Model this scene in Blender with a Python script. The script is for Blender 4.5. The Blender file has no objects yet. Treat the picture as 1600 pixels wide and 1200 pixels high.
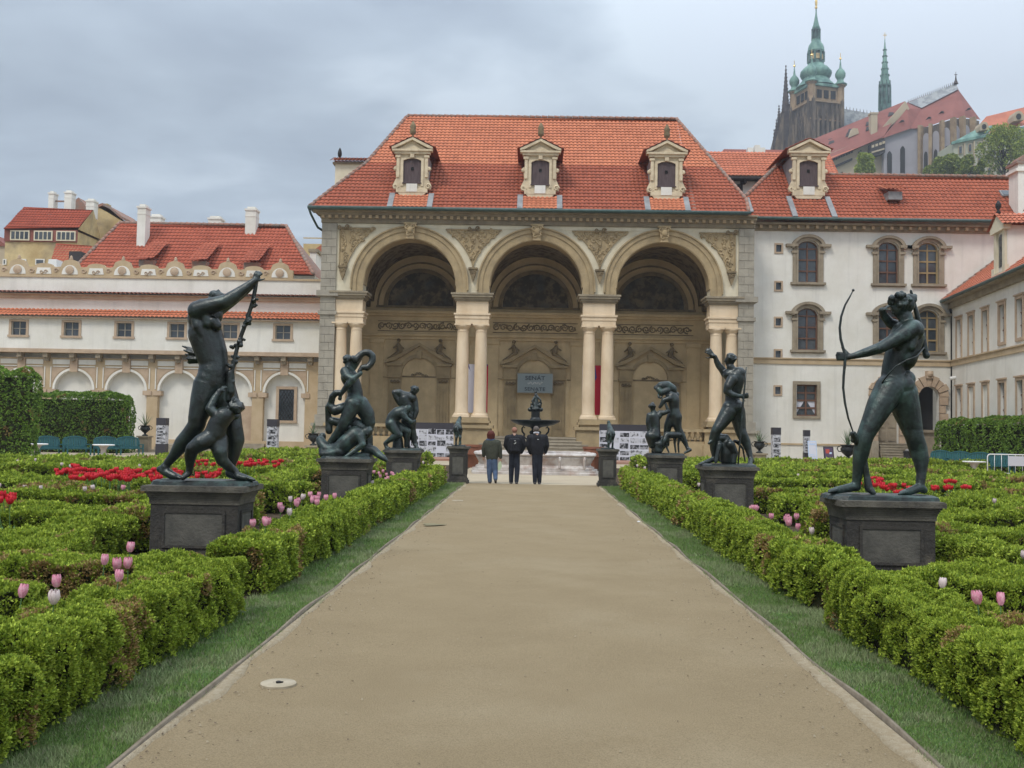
import bpy, math, random
import numpy as np
from mathutils import Vector, Matrix
sc = bpy.context.scene
COL = sc.collection
PI = math.pi
rnd = random.Random(7)

# ------------------------------------------------------------------ camera
F = 1600.0
HC = 1.65
YAW, PITCH, ROLL = 0.0202, 0.0440, 0.0180
RC = (Matrix.Rotation(YAW, 3, 'Z') @ Matrix.Rotation(PI/2 + PITCH, 3, 'X') @ Matrix.Rotation(ROLL, 3, 'Z'))
CAM = Vector((0, 0, HC))
cd = bpy.data.cameras.new('camera'); cam = bpy.data.objects.new('camera', cd); COL.objects.link(cam)
cam.matrix_world = Matrix.Translation(CAM) @ RC.to_4x4()
cd.sensor_width = 36; cd.lens = 36.0; cd.clip_end = 3000; cd.clip_start = 0.05
sc.camera = cam

def ray(px, py):
    return RC @ Vector(((px-800)/F, (600-py)/F, -1))
def P(px, py, Y):
    d = ray(px, py); return CAM + d*(Y/d.y)
def G(px, py, z=0.0):
    d = ray(px, py); return CAM + d*((z-HC)/d.z)
def PP(px, py, pl):               # pixel onto a plane (point, normal)
    d = ray(px, py); p0, n = pl
    return CAM + d*((p0-CAM).dot(n)/d.dot(n))
def X(px, py, Y): return P(px, py, Y).x
def Z(px, py, Y): return P(px, py, Y).z

# ------------------------------------------------------------------ materials
MATS = {}
def mat(name, c, r=0.8, metal=0.0, c2=None, sc1=3.0, mix=0.5, bump=0.0, bsc=20.0, attr=False, c3=None, sc3=0.6,
        spec=0.3, trans=0.0, stretch=None, det=6.0, lo=0.4, hi=0.62, streak=0.0, grain=0.0, gsc=160):
    """noise-varied principled material; attr multiplies by the mesh's own colour attribute"""
    m = bpy.data.materials.new(name); m.use_nodes = True
    nt = m.node_tree; N = nt.nodes; L = nt.links
    b = N['Principled BSDF']; out = N['Material Output']
    b.inputs['Roughness'].default_value = r; b.inputs['Metallic'].default_value = metal
    b.inputs['Specular IOR Level'].default_value = spec
    tc = N.new('ShaderNodeTexCoord'); src = tc.outputs['Object']
    if stretch:
        mp = N.new('ShaderNodeMapping'); mp.inputs['Scale'].default_value = stretch
        L.new(src, mp.inputs[0]); srcs = mp.outputs[0]
    else: srcs = src
    def noise(s, sco, d=det):
        n = N.new('ShaderNodeTexNoise'); n.inputs['Scale'].default_value = s; n.inputs['Detail'].default_value = d
        n.inputs['Roughness'].default_value = 0.62
        L.new(sco, n.inputs['Vector']); return n.outputs['Fac']
    def ramp(f, a, z):
        q = N.new('ShaderNodeMapRange'); q.inputs[1].default_value = a; q.inputs[2].default_value = z
        L.new(f, q.inputs[0]); return q.outputs[0]
    def mixc(fac, A, B, bt='MIX'):
        q = N.new('ShaderNodeMix'); q.data_type = 'RGBA'; q.blend_type = bt
        if isinstance(fac, float): q.inputs[0].default_value = fac
        else: L.new(fac, q.inputs[0])
        for v, s in ((A, q.inputs[6]), (B, q.inputs[7])):
            if isinstance(v, tuple): s.default_value = (*v, 1)
            else: L.new(v, s)
        return q.outputs[2]
    col = c
    if c2 is not None:
        f = ramp(noise(sc1, srcs), lo, hi)
        mm = N.new('ShaderNodeMath'); mm.operation = 'MULTIPLY'; mm.inputs[1].default_value = mix*2 if mix < .5 else 1.0
        L.new(f, mm.inputs[0]); col = mixc(mm.outputs[0], c, c2)
    if c3 is not None:
        f = ramp(noise(sc3, src), 0.5, 0.68); col = mixc(f, col, c3)
    if streak:
        mp = N.new('ShaderNodeMapping'); mp.inputs['Scale'].default_value = (2.5, 2.5, 0.16); L.new(src, mp.inputs[0])
        f = ramp(noise(1.0, mp.outputs[0]), 0.52, 0.75)
        mm = N.new('ShaderNodeMath'); mm.operation = 'MULTIPLY'; mm.inputs[1].default_value = streak; L.new(f, mm.inputs[0])
        col = mixc(mm.outputs[0], col, tuple(v*0.45 for v in c))
    if grain:
        f = ramp(noise(gsc, src, 3.0), .42, .66); mm = N.new('ShaderNodeMath'); mm.operation = 'MULTIPLY'; mm.inputs[1].default_value = grain; L.new(f, mm.inputs[0])
        col = mixc(mm.outputs[0], col, tuple(v*.5 for v in c))
    if attr:
        a = N.new('ShaderNodeAttribute'); a.attribute_name = 'tint'
        col = mixc(1.0, col, a.outputs['Color'], 'MULTIPLY')
    if isinstance(col, tuple): b.inputs['Base Color'].default_value = (*col, 1)
    else: L.new(col, b.inputs['Base Color'])
    if bump:
        bn = N.new('ShaderNodeBump'); bn.inputs['Strength'].default_value = min(1.0, bump); bn.inputs['Distance'].default_value = 0.02 if bump <= 1 else 0.02*bump
        L.new(noise(bsc, src, 8.0), bn.inputs['Height']); L.new(bn.outputs[0], b.inputs['Normal'])
    if trans:
        t = N.new('ShaderNodeBsdfTranslucent'); ms = N.new('ShaderNodeMixShader'); ms.inputs[0].default_value = trans
        if isinstance(col, tuple): t.inputs[0].default_value = (*col, 1)
        else: L.new(col, t.inputs[0])
        L.new(b.outputs[0], ms.inputs[1]); L.new(t.outputs[0], ms.inputs[2]); L.new(ms.outputs[0], out.inputs[0])
    MATS[name] = m; return m

mat('sand', (.335,.258,.155), .95, c2=(.285,.217,.128), sc1=1.3, lo=.3, hi=.75, bump=.9, bsc=90, c3=(.355,.28,.175), sc3=.45, spec=.1, grain=.55, gsc=120)
mat('plaza', (.44,.365,.26), .95, grain=.3, gsc=60, c2=(.38,.31,.22), sc1=.5, bump=.3, bsc=30, spec=.1)
mat('soil', (.055,.038,.026), 1, c2=(.10,.075,.05), sc1=5, bump=1, bsc=25, spec=.1)
mat('lawn', (.08,.14,.045), 1, c2=(.06,.10,.035), sc1=2.5, bump=.6, bsc=60, spec=.1)
mat('gravel_pale', (.38,.315,.22), 1, c2=(.32,.255,.165), sc1=25, lo=.4, hi=.6, bump=.8, bsc=80, spec=.1)
mat('edge_wood', (.17,.135,.095), .9, c2=(.23,.19,.14), sc1=8, bump=.5)
mat('plaster_white', (.77,.745,.68), .9, c2=(.68,.65,.575), sc1=.45, bump=.3, bsc=8, streak=.26, c3=(.72,.69,.63), sc3=1.6, spec=.15)
mat('plaster_cream', (.70,.63,.48), .9, c2=(.62,.55,.40), sc1=1.2, bump=.2, streak=.15, spec=.15)
mat('plaster_tan', (.52,.40,.26), .9, c2=(.45,.34,.21), sc1=1.2, bump=.2, streak=.2, spec=.15)
mat('ochre', (.42,.32,.185), .9, c2=(.32,.245,.145), sc1=1.4, bump=.4, bsc=15, streak=.25, spec=.15)
mat('ochre_dark', (.27,.205,.12), .9, c2=(.17,.13,.08), sc1=2, bump=.8, bsc=14, spec=.15)
mat('column', (.72,.58,.41), .8, c2=(.62,.48,.32), sc1=1.0, bump=.3, bsc=14, stretch=(1,1,.5), streak=.15, spec=.2)
mat('grey_stone', (.37,.335,.27), .9, c2=(.30,.27,.22), sc1=1.5, bump=.5, bsc=12, streak=.3, spec=.15)
mat('cornice', (.34,.285,.20), .9, c2=(.25,.21,.15), sc1=1.4, bump=.3, streak=.3, spec=.15)
mat('back_wall', (.66,.51,.30), .9, c2=(.54,.41,.24), sc1=.9, bump=.4, bsc=10, streak=.2, spec=.15)
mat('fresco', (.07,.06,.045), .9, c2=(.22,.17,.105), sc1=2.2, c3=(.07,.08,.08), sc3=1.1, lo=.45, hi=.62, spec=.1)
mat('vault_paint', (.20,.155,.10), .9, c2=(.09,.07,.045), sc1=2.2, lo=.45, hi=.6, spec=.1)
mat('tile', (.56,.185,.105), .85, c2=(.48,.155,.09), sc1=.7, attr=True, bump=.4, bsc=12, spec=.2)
mat('tile_ridge', (.34,.17,.12), .9, c2=(.25,.2,.17), sc1=2, spec=.2)
mat('metal_sheet', (.20,.20,.20), .6, c2=(.28,.28,.28), sc1=2, spec=.4)
mat('gutter', (.045,.085,.075), .55, c2=(.07,.11,.10), sc1=2, spec=.4)
mat('shutter', (.085,.06,.062), .8, c2=(.11,.08,.08), sc1=2, stretch=(6,6,1))
mat('dark', (.012,.012,.012), .9)
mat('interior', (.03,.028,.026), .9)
mat('glass', (.035,.045,.055), .08, c2=(.09,.10,.11), sc1=.6, spec=.6)
mat('win_wood', (.16,.085,.055), .6, c2=(.12,.06,.04), sc1=3)
mat('win_wood_pale', (.34,.25,.13), .6, c2=(.28,.2,.1), sc1=3)
mat('win_stone', (.33,.275,.20), .9, c2=(.25,.205,.15), sc1=2, bump=.3, streak=.25, spec=.15)
mat('win_trim', (.50,.38,.27), .9, c2=(.42,.31,.22), sc1=2, spec=.15)
mat('iron', (.03,.028,.028), .6, metal=.4)
mat('white_paint', (.75,.75,.73), .4)
mat('pedestal_cap', (.13,.118,.095), .85, c2=(.07,.064,.055), sc1=3.5, bump=.8, bsc=30, spec=.2)
mat('pedestal', (.055,.050,.043), .8, c2=(.035,.033,.031), sc1=2.0, bump=.8, bsc=30, c3=(.12,.105,.082), sc3=2.2, streak=.4, spec=.25)
mat('dormer_stone', (.68,.57,.40), .9, c2=(.55,.45,.31), sc1=2.5, bump=.4, streak=.3, spec=.15)
mat('pedestal_panel', (.12,.112,.095), .9, c2=(.08,.076,.066), sc1=5, bump=.6, bsc=30, spec=.2)
mat('bronze', (.012,.0145,.013), .30, metal=.3, c2=(.020,.029,.027), sc1=7, bump=.35, bsc=30, c3=(.034,.052,.046), sc3=5.5, spec=.7)
mat('bronze_green', (.012,.016,.015), .38, metal=.3, c2=(.026,.042,.038), sc1=6, bump=.35, bsc=30, c3=(.058,.10,.088), sc3=5, spec=.6)
mat('bronze_black', (.012,.013,.013), .45, metal=.4, c2=(.03,.035,.033), sc1=5, spec=.5)
mat('marble', (.60,.56,.52), .6, c2=(.42,.36,.32), sc1=3, c3=(.36,.25,.20), sc3=1.8, bump=.3, spec=.3, streak=.4)
mat('stone_step', (.36,.31,.235), .9, c2=(.27,.23,.17), sc1=2, bump=.4, spec=.15)
mat('red_paving', (.30,.15,.105), .9, c2=(.36,.22,.16), sc1=2, bump=.3)
mat('terracotta', (.27,.11,.065), .8, c2=(.21,.085,.05), sc1=4)
mat('leaf', (1,1,1), .7, attr=True, trans=.12, spec=.2)
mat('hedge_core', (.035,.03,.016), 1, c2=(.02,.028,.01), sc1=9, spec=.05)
mat('twig', (.13,.09,.06), .9, c2=(.09,.065,.045), sc1=6)
mat('petal_pink', (.70,.26,.36), .5, c2=(.80,.46,.52), sc1=40, trans=.2)
mat('petal_red', (.60,.02,.045), .5, c2=(.70,.04,.03), sc1=40, trans=.2)
mat('petal_white', (.75,.62,.60), .5, trans=.2)
mat('petal_yellow', (.7,.42,.08), .5)
mat('stem', (.10,.20,.06), .6, c2=(.08,.16,.06), sc1=10)
mat('teal_paint', (.028,.115,.125), .5, c2=(.035,.14,.15), sc1=4, spec=.4)
mat('agave', (.10,.16,.09), .6, c2=(.16,.20,.10), sc1=6)
mat('sign_grey', (.27,.32,.33), .5)
mat('sign_text', (.05,.07,.09), .5)
mat('flag_blue', (.03,.035,.20), .8); mat('flag_white', (.62,.60,.66), .8); mat('flag_red', (.45,.015,.035), .8)
mat('photo_dark', (.02,.02,.022), .5, c2=(.30,.30,.32), sc1=5, lo=.47, hi=.56, det=4)
mat('photo_light', (.50,.50,.53), .5, c2=(.10,.10,.105), sc1=5, lo=.52, hi=.60, det=4)
mat('board_white', (.58,.58,.64), .5)
mat('board_dark', (.045,.042,.05), .5)
mat('poster_blue', (.45,.55,.72), .5); mat('poster_dark', (.08,.05,.09), .4); mat('poster_red', (.42,.07,.05), .4)
mat('skin', (.52,.32,.24), .6)
mat('hair_red', (.10,.022,.015), .7, bump=.8, bsc=80); mat('hair_brown', (.06,.04,.028), .8, bump=.8, bsc=80); mat('hair_grey', (.12,.10,.085), .8, bump=.8, bsc=80)
mat('coat_olive', (.045,.048,.034), .9, c2=(.06,.062,.045), sc1=8, bump=.6, bsc=18)
mat('coat_black', (.010,.010,.013), .85, c2=(.018,.018,.022), sc1=8, bump=.6, bsc=16)
mat('jeans', (.055,.085,.15), .9, c2=(.09,.13,.21), sc1=5, bump=.4, bsc=20)
mat('jeans_dark', (.012,.014,.021), .9, c2=(.022,.026,.038), sc1=5, bump=.4, bsc=20)
mat('shoe', (.06,.055,.055), .7); mat('bag', (.45,.52,.35), .6); mat('scarf', (.06,.09,.17), .9)
mat('cath_stone', (.20,.155,.11), .95, c2=(.075,.06,.05), sc1=.35, lo=.42, hi=.58, bump=1, bsc=1.5, stretch=(1,1,.35), spec=.1)
mat('cath_tan', (.36,.26,.16), .95, c2=(.24,.17,.11), sc1=.3, spec=.1)
mat('cath_dark', (.055,.045,.045), .95, c2=(.10,.08,.07), sc1=.4, spec=.1)
mat('copper', (.19,.33,.27), .6, c2=(.07,.15,.13), sc1=.35, lo=.40, hi=.62, stretch=(1,1,.5), spec=.3)
mat('copper_dark', (.05,.085,.08), .6, c2=(.10,.19,.165), sc1=.5, spec=.3)
mat('gold', (.8,.55,.2), .35, metal=.9)
mat('slate', (.22,.23,.24), .8, c2=(.34,.35,.35), sc1=.6, lo=.45, hi=.55, bump=.5, bsc=1.5)
mat('far_tile', (.27,.105,.085), .9, c2=(.21,.08,.065), sc1=.15, bump=.5, bsc=2, attr=False, spec=.15)
mat('far_orange', (.48,.17,.10), .9, c2=(.38,.13,.08), sc1=.3, spec=.15)
mat('far_grey_wall', (.36,.34,.36), .95, c2=(.31,.29,.31), sc1=.1, spec=.1)
mat('far_beige', (.46,.38,.27), .95, c2=(.38,.31,.22), sc1=.1, spec=.1)
mat('far_palace', (.40,.40,.31), .95, c2=(.46,.46,.38), sc1=.1, spec=.1)
mat('timber', (.05,.045,.045), .9)
mat('house_yellow', (.58,.46,.25), .95, c2=(.44,.32,.16), sc1=.5, c3=(.28,.22,.15), sc3=.3, spec=.1)
mat('hill_grass', (.06,.09,.03), 1, c2=(.09,.10,.045), sc1=.05, spec=.1)
mat('bark', (.09,.07,.05), 1, c2=(.05,.04,.03), sc1=5, bump=1)
mat('cap_concrete', (.40,.34,.25), .9, c2=(.32,.27,.19), sc1=8)

# ------------------------------------------------------------------ objects
def wloc(o):
    v = Vector((0,0,0))
    while o is not None: v += o.location; o = o.parent
    return v
def tag(o, label=None, cat=None, group=None, kind=None):
    if label: o['label'] = label
    if cat: o['category'] = cat
    if group: o['group'] = group
    if kind: o['kind'] = kind
    return o
def thing(name, label, cat, loc, group=None):
    o = bpy.data.objects.new(name, None); COL.objects.link(o); o.location = loc
    o.empty_display_size = .2
    return tag(o, label, cat, group)

def mk_mesh(name, V, faces, smooth=False, tint=None):
    me = bpy.data.meshes.new(name)
    V = np.asarray(V, dtype=np.float32)
    if isinstance(faces, np.ndarray):
        n, k = faces.shape
        me.vertices.add(len(V)); me.vertices.foreach_set('co', V.ravel())
        me.loops.add(n*k); me.loops.foreach_set('vertex_index', faces.astype(np.int32).ravel())
        me.polygons.add(n); me.polygons.foreach_set('loop_start', np.arange(0, n*k, k, dtype=np.int32))
        me.polygons.foreach_set('loop_total', np.full(n, k, dtype=np.int32))
        me.update(calc_edges=True)
    else:
        me.from_pydata([tuple(map(float, v)) for v in V], [], faces)
    if tint is not None:
        a = me.color_attributes.new('tint', 'FLOAT_COLOR', 'POINT')
        t = np.ones((len(V), 4), dtype=np.float32); t[:, :3] = tint
        a.data.foreach_set('color', t.ravel())
    if smooth: me.polygons.foreach_set('use_smooth', np.ones(len(me.polygons), dtype=bool))
    me.update(); return me

def link_mesh(name, V, faces, material, parent=None, smooth=False, tint=None, auto=False):
    V = np.asarray(V, dtype=np.float64)
    if parent is None:
        off = np.array([(V[:,0].min()+V[:,0].max())/2, (V[:,1].min()+V[:,1].max())/2, V[:,2].min()])
    else: off = np.array(wloc(parent))
    me = mk_mesh(name, V-off, faces, smooth, tint)
    mats = material if isinstance(material, (list, tuple)) else [material]
    for m in mats: me.materials.append(MATS[m])
    o = bpy.data.objects.new(name, me); COL.objects.link(o)
    if parent is None: o.location = off
    else: o.parent = parent
    if auto: auto_smooth(me)
    return o
def auto_smooth(me, ang=0.7):
    me.polygons.foreach_set('use_smooth', np.ones(len(me.polygons), dtype=bool))
    me.set_sharp_from_angle(angle=ang)

class MB:
    def __init__(s): s.V = []; s.Fc = []
    def add(s, vs, fs):
        n = len(s.V); s.V.extend([tuple(v) for v in vs]); s.Fc.extend([tuple(i+n for i in f) for f in fs]); return s
    def box(s, x0, x1, y0, y1, z0, z1):
        if x0 > x1: x0, x1 = x1, x0
        if y0 > y1: y0, y1 = y1, y0
        if z0 > z1: z0, z1 = z1, z0
        v = [(x,y,z) for z in (z0,z1) for y in (y0,y1) for x in (x0,x1)]
        return s.add(v, [(0,2,3,1),(4,5,7,6),(0,1,5,4),(2,6,7,3),(0,4,6,2),(1,3,7,5)])
    def obox(s, c, ax, ay, az, hx, hy, hz):      # oriented box
        c, ax, ay, az = Vector(c), Vector(ax), Vector(ay), Vector(az)
        v = [c+ax*(hx*i)+ay*(hy*j)+az*(hz*k) for k in (-1,1) for j in (-1,1) for i in (-1,1)]
        return s.add(v, [(0,2,3,1),(4,5,7,6),(0,1,5,4),(2,6,7,3),(0,4,6,2),(1,3,7,5)])
    def ext(s, pts, d):                          # extrude a 3d polygon by vector d
        n = len(pts); d = Vector(d); a = [Vector(p) for p in pts]
        return s.add(a+[p+d for p in a], [tuple(range(n-1,-1,-1)), tuple(range(n,2*n))]+[(i,(i+1)%n,n+(i+1)%n,n+i) for i in range(n)])
    def exz(s, pts, y0, y1):
        return s.ext([(p[0], y0, p[1]) for p in pts], (0, y1-y0, 0))
    def arc(s, cx, cz, r0, r1, a0, a1, y0, y1, n=24, sx=1.0):
        v = []
        for i in range(n+1):
            a = a0+(a1-a0)*i/n; c, q = math.cos(a)*sx, math.sin(a)
            v += [(cx+c*r0,y0,cz+q*r0),(cx+c*r1,y0,cz+q*r1),(cx+c*r1,y1,cz+q*r1),(cx+c*r0,y1,cz+q*r0)]
        f = [(0,1,2,3), (4*n+3,4*n+2,4*n+1,4*n)]
        for i in range(n):
            b = 4*i
            for k in range(4): f.append((b+k, b+4+k, b+4+(k+1)%4, b+(k+1)%4))
        return s.add(v, f)
    def lathe(s, prof, c=(0,0,0), seg=24, rot=0.0, sx=1, sy=1):
        v = []; f = []
        for r, z in prof:
            for i in range(seg):
                a = rot+2*PI*i/seg; v.append((c[0]+math.cos(a)*r*sx, c[1]+math.sin(a)*r*sy, c[2]+z))
        for j in range(len(prof)-1):
            for i in range(seg):
                k = (i+1) % seg; f.append((j*seg+i, j*seg+k, (j+1)*seg+k, (j+1)*seg+i))
        f.append(tuple(range(seg-1,-1,-1))); f.append(tuple((len(prof)-1)*seg+i for i in range(seg)))
        return s.add(v, f)
    def tube(s, pts, rad, seg=8, cap=True):
        pts = [Vector(p) for p in pts]; n = len(pts)
        if not isinstance(rad, (list, tuple)): rad = [rad]*n
        v = []; f = []; up = None
        for i, p in enumerate(pts):
            t = (pts[min(i+1,n-1)]-pts[max(i-1,0)]).normalized()
            if up is None:
                up = t.orthogonal().normalized()
            else:
                up = (up - t*up.dot(t)); up = up.normalized() if up.length > 1e-6 else t.orthogonal().normalized()
            w = t.cross(up)
            for k in range(seg):
                a = 2*PI*k/seg; v.append(p+(up*math.cos(a)+w*math.sin(a))*rad[i])
        for i in range(n-1):
            for k in range(seg):
                q = (k+1) % seg; f.append((i*seg+k, i*seg+q, (i+1)*seg+q, (i+1)*seg+k))
        if cap: f.append(tuple(range(seg-1,-1,-1))); f.append(tuple((n-1)*seg+k for k in range(seg)))
        return s.add(v, f)
    def cap(s, p1, r1, p2, r2, seg=12):           # tapered capsule
        p1, p2 = Vector(p1), Vector(p2); t = p2-p1; L = t.length
        if L < 1e-6: return s.ball(p1, r1)
        t /= L; pts = []; rr = []
        for i in range(5): a = PI/2*(1-i/4.0); pts.append(p1-t*r1*math.sin(a)); rr.append(max(r1*math.cos(a), r1*.02))
        for i in range(5): a = PI/2*(i/4.0); pts.append(p2+t*r2*math.sin(a)); rr.append(max(r2*math.cos(a), r2*.02))
        return s.tube(pts, rr, seg)
    def ball(s, c, r, seg=12, sq=(1,1,1)):
        v = []; f = []; n = max(6, seg//2+2)
        for j in range(n+1):
            a = -PI/2+PI*j/n
            for i in range(seg):
                b = 2*PI*i/seg; v.append((c[0]+r*sq[0]*math.cos(a)*math.cos(b), c[1]+r*sq[1]*math.cos(a)*math.sin(b), c[2]+r*sq[2]*math.sin(a)))
        for j in range(n):
            for i in range(seg):
                k = (i+1) % seg; f.append((j*seg+i, j*seg+k, (j+1)*seg+k, (j+1)*seg+i))
        return s.add(v, f)
    def archwall(s, x0, x1, z0, z1, ops, y0, y1, n=24):
        """wall x0..x1, z0..z1, between y0 (front) and y1; ops = (cx, halfwidth, spring z, bottom z) arched openings"""
        ops = sorted(ops); cur = x0
        for cx, r, zs, zb in ops:
            s.box(cur, cx-r, y0, y1, z0, z1)
            if zb > z0+1e-4: s.box(cx-r, cx+r, y0, y1, z0, zb)
            v = []; f = []
            for i in range(n+1):
                a = PI-PI*i/n; ax, az = cx+r*math.cos(a), zs+r*math.sin(a)
                v += [(ax,y0,az),(ax,y0,z1),(ax,y1,z1),(ax,y1,az)]
            for i in range(n):
                b = 4*i
                for k in range(4): f.append((b+k, b+4+k, b+4+(k+1)%4, b+(k+1)%4))
            s.add(v, f); cur = cx+r
        s.box(cur, x1, y0, y1, z0, z1); return s
    def rectwall(s, x0, x1, z0, z1, ops, y0, y1):
        """wall with rectangular openings (xa, xb, za, zb) laid in columns of equal x-range"""
        cols = {}
        for o in ops: cols.setdefault((round(o[0],3), round(o[1],3)), []).append(o)
        cur = x0
        for (a, b), os_ in sorted(cols.items()):
            s.box(cur, a, y0, y1, z0, z1); zc = z0
            for o in sorted(os_, key=lambda t: t[2]):
                s.box(a, b, y0, y1, zc, o[2]); zc = o[3]
            s.box(a, b, y0, y1, zc, z1); cur = b
        s.box(cur, x1, y0, y1, z0, z1); return s
    def scroll(s, c, R, rad, turns=1.4, flip=1, n=14, ax=(1,0,0), az=(0,0,1), ph=0.0):
        c, ax, az = Vector(c), Vector(ax), Vector(az); pts = []; rr = []
        for i in range(n):
            t = i/(n-1); a = ph+flip*turns*2*PI*t; r = R*(1-.8*t)
            pts.append(c+ax*(r*math.cos(a))+az*(r*math.sin(a))); rr.append(rad*(1-.4*t))
        return s.tube(pts, rr, 5)
    def xf(s, fn):
        s.V = [tuple(fn(Vector(v))) for v in s.V]; return s
    def build(s, name, material, parent=None, smooth=False, auto=False, label=None):
        o = link_mesh(name, s.V, s.Fc, material, parent, smooth, None, auto)
        if label: o['label'] = label
        return o

def dup(o, loc, label=None, rz=None, group=None):
    r = o.copy(); COL.objects.link(r); r.location = loc
    if rz is not None: r.rotation_euler = (0,0,rz)
    if label: r['label'] = label
    if group: r['group'] = group
    for ch in list(o.children):
        c = ch.copy(); COL.objects.link(c); c.parent = r
        for g in list(ch.children):
            d = g.copy(); COL.objects.link(d); d.parent = c
    return r

# ------------------------------------------------------------------ numpy noise
def _h(ix, iy, iz, seed):
    n = (ix*374761393 + iy*668265263 + iz*2147483647 + seed*974711) & 0xffffffff
    n = ((n ^ (n >> 13))*1274126177) & 0xffffffff
    return ((n ^ (n >> 16)) & 0xffff)/65535.0
def vnoise(p, seed=0):
    p = np.asarray(p, dtype=np.float64); i = np.floor(p).astype(np.int64); f = p-i; f = f*f*(3-2*f)
    r = 0
    for dx in (0,1):
        for dy in (0,1):
            for dz in (0,1):
                w = (f[:,0] if dx else 1-f[:,0])*(f[:,1] if dy else 1-f[:,1])*(f[:,2] if dz else 1-f[:,2])
                r = r+w*_h(i[:,0]+dx, i[:,1]+dy, i[:,2]+dz, seed)
    return r
def nrm(v): return v/np.maximum(np.linalg.norm(v, axis=1, keepdims=True), 1e-9)

# ------------------------------------------------------------------ tiled roofs (real ribs and courses)
def tiled_roof(name, poly, plane, parent, tw=.25, rh=.36, amp=.058, tint=None, seed=1, label=None, mt='tile'):
    """poly: 3d points on the plane; u runs level along the eave, v up the slope"""
    p0, n = plane; n = n.normalized()
    if n.z < 0: n = -n
    u = Vector((0,0,1)).cross(n)
    u = u.normalized(); v = n.cross(u).normalized()
    if v.z < 0: v = -v
    uv = [((p-p0).dot(u), (p-p0).dot(v)) for p in poly]
    v0 = min(q[1] for q in uv); v1 = max(q[1] for q in uv)
    def span(vv):
        xs = []
        for i in range(len(uv)):
            a, b = uv[i], uv[(i+1) % len(uv)]
            if (a[1] <= vv) != (b[1] <= vv): xs.append(a[0]+(b[0]-a[0])*(vv-a[1])/(b[1]-a[1]))
        return (min(xs), max(xs)) if len(xs) >= 2 else None
    rg = np.random.default_rng(seed)
    V = []; Fq = []; T = []
    prof = (0.0, .72, 1.0, .72)
    nr = max(1, int(round((v1-v0)/rh))); dv = (v1-v0)/nr
    base = len(V)
    for j in range(nr):
        va, vb = v0+dv*j, v0+dv*(j+1)
        A = span(va+1e-3*dv); B = span(vb-1e-3*dv)
        if A is None or B is None: continue
        lo, hi = min(A[0],B[0]), max(A[1],B[1])
        k0 = int(math.floor(lo/(tw/4))); k1 = int(math.ceil(hi/(tw/4)))
        ks = np.arange(k0, k1+1); us = ks*(tw/4)
        hts = np.array([prof[k % 4] for k in ks])*amp
        ua = np.clip(us, A[0], A[1]); ub = np.clip(us, B[0], B[1])
        sag = .02*math.sin(j*1.7)
        ra = hts+.045+0*sag; rb = hts
        N0 = np.array(n); U = np.array(u); W = np.array(v); O = np.array(p0)
        Pa = O+ua[:,None]*U+(va-.03)*W+ra[:,None]*N0; Pb = O+ub[:,None]*U+vb*W+rb[:,None]*N0
        m = len(ks); s0 = sum(len(x) for x in V)
        V.append(Pa); V.append(Pb)
        tk = (ks//4); rt = {}
        tv = 1+.13*(np.array([_h(int(t), j, 3, seed) for t in tk])-.5)
        old = np.array([_h(int(t), j, 9, seed) for t in tk]) > .95
        tv = np.where(old, tv*.86, tv)
        tn = np.stack([tv, tv, tv], 1)
        if tint is not None:
            tn = tn*np.array(tint((va-v0)/(v1-v0)))[None,:]
        gr = np.array([.80,.94,1.04,.94])[ks % 4][:,None]  # darker valleys and lighter crests: rib shading painted into the tile tint
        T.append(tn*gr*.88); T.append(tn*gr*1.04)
        i = np.arange(m-1)
        ok = (np.abs(ua[1:]-ua[:-1])+np.abs(ub[1:]-ub[:-1])) > 1e-5
        i = i[ok]
        Fq.append(np.stack([s0+i, s0+i+1, s0+m+i+1, s0+m+i], 1))
    V = np.concatenate(V); T = np.clip(np.concatenate(T), 0, 1.6); Fq = np.concatenate(Fq)
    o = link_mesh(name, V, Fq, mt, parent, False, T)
    if label: o['label'] = label
    return o
def plane3(a, b, c):
    return (a, (b-a).cross(c-a).normalized())

# ------------------------------------------------------------------ foliage
GREENS = np.array([(.26,.335,.035),(.32,.40,.045),(.20,.275,.03),(.36,.44,.06),(.16,.235,.028)])
BROWNS = np.array([(.32,.21,.075),(.24,.16,.06),(.40,.29,.13)])
def leaf_quads(Pt, N, L, W, rg, K=3, spread=.8, up=.35, palette=GREENS, brown=None, fold=.0):
    n = len(Pt)
    Pt = np.repeat(Pt, K, 0); N = np.repeat(N, K, 0)
    ci = rg.integers(0, len(palette), n); col = palette[ci]*(.78+.44*rg.random((n,1)))
    if brown is not None:
        bi = BROWNS[rg.integers(0, len(BROWNS), n)]; col = np.where(brown[:,None], bi, col)
    col = np.repeat(col, K, 0)*(.85+.3*rg.random((n*K,1)))
    d = nrm(N*.75+rg.normal(0, spread*.55, (n*K,3))+np.array([0,0,up]))
    s = nrm(np.cross(d, rg.normal(0,1,(n*K,3))))
    l = (L*(.6+.7*rg.random((n*K,1)))); w = W*(.7+.6*rg.random((n*K,1)))
    Pt = Pt+rg.normal(0, L*.25, (n*K,3))
    a = Pt; b = Pt+d*l*.5+s*w; c = Pt+d*l; e = Pt+d*l*.5-s*w
    V = np.stack([a,b,c,e], 1).reshape(-1,3)
    Fq = np.arange(n*K*4).reshape(-1,4)
    return V, Fq, np.repeat(col, 4, 0)
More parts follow.
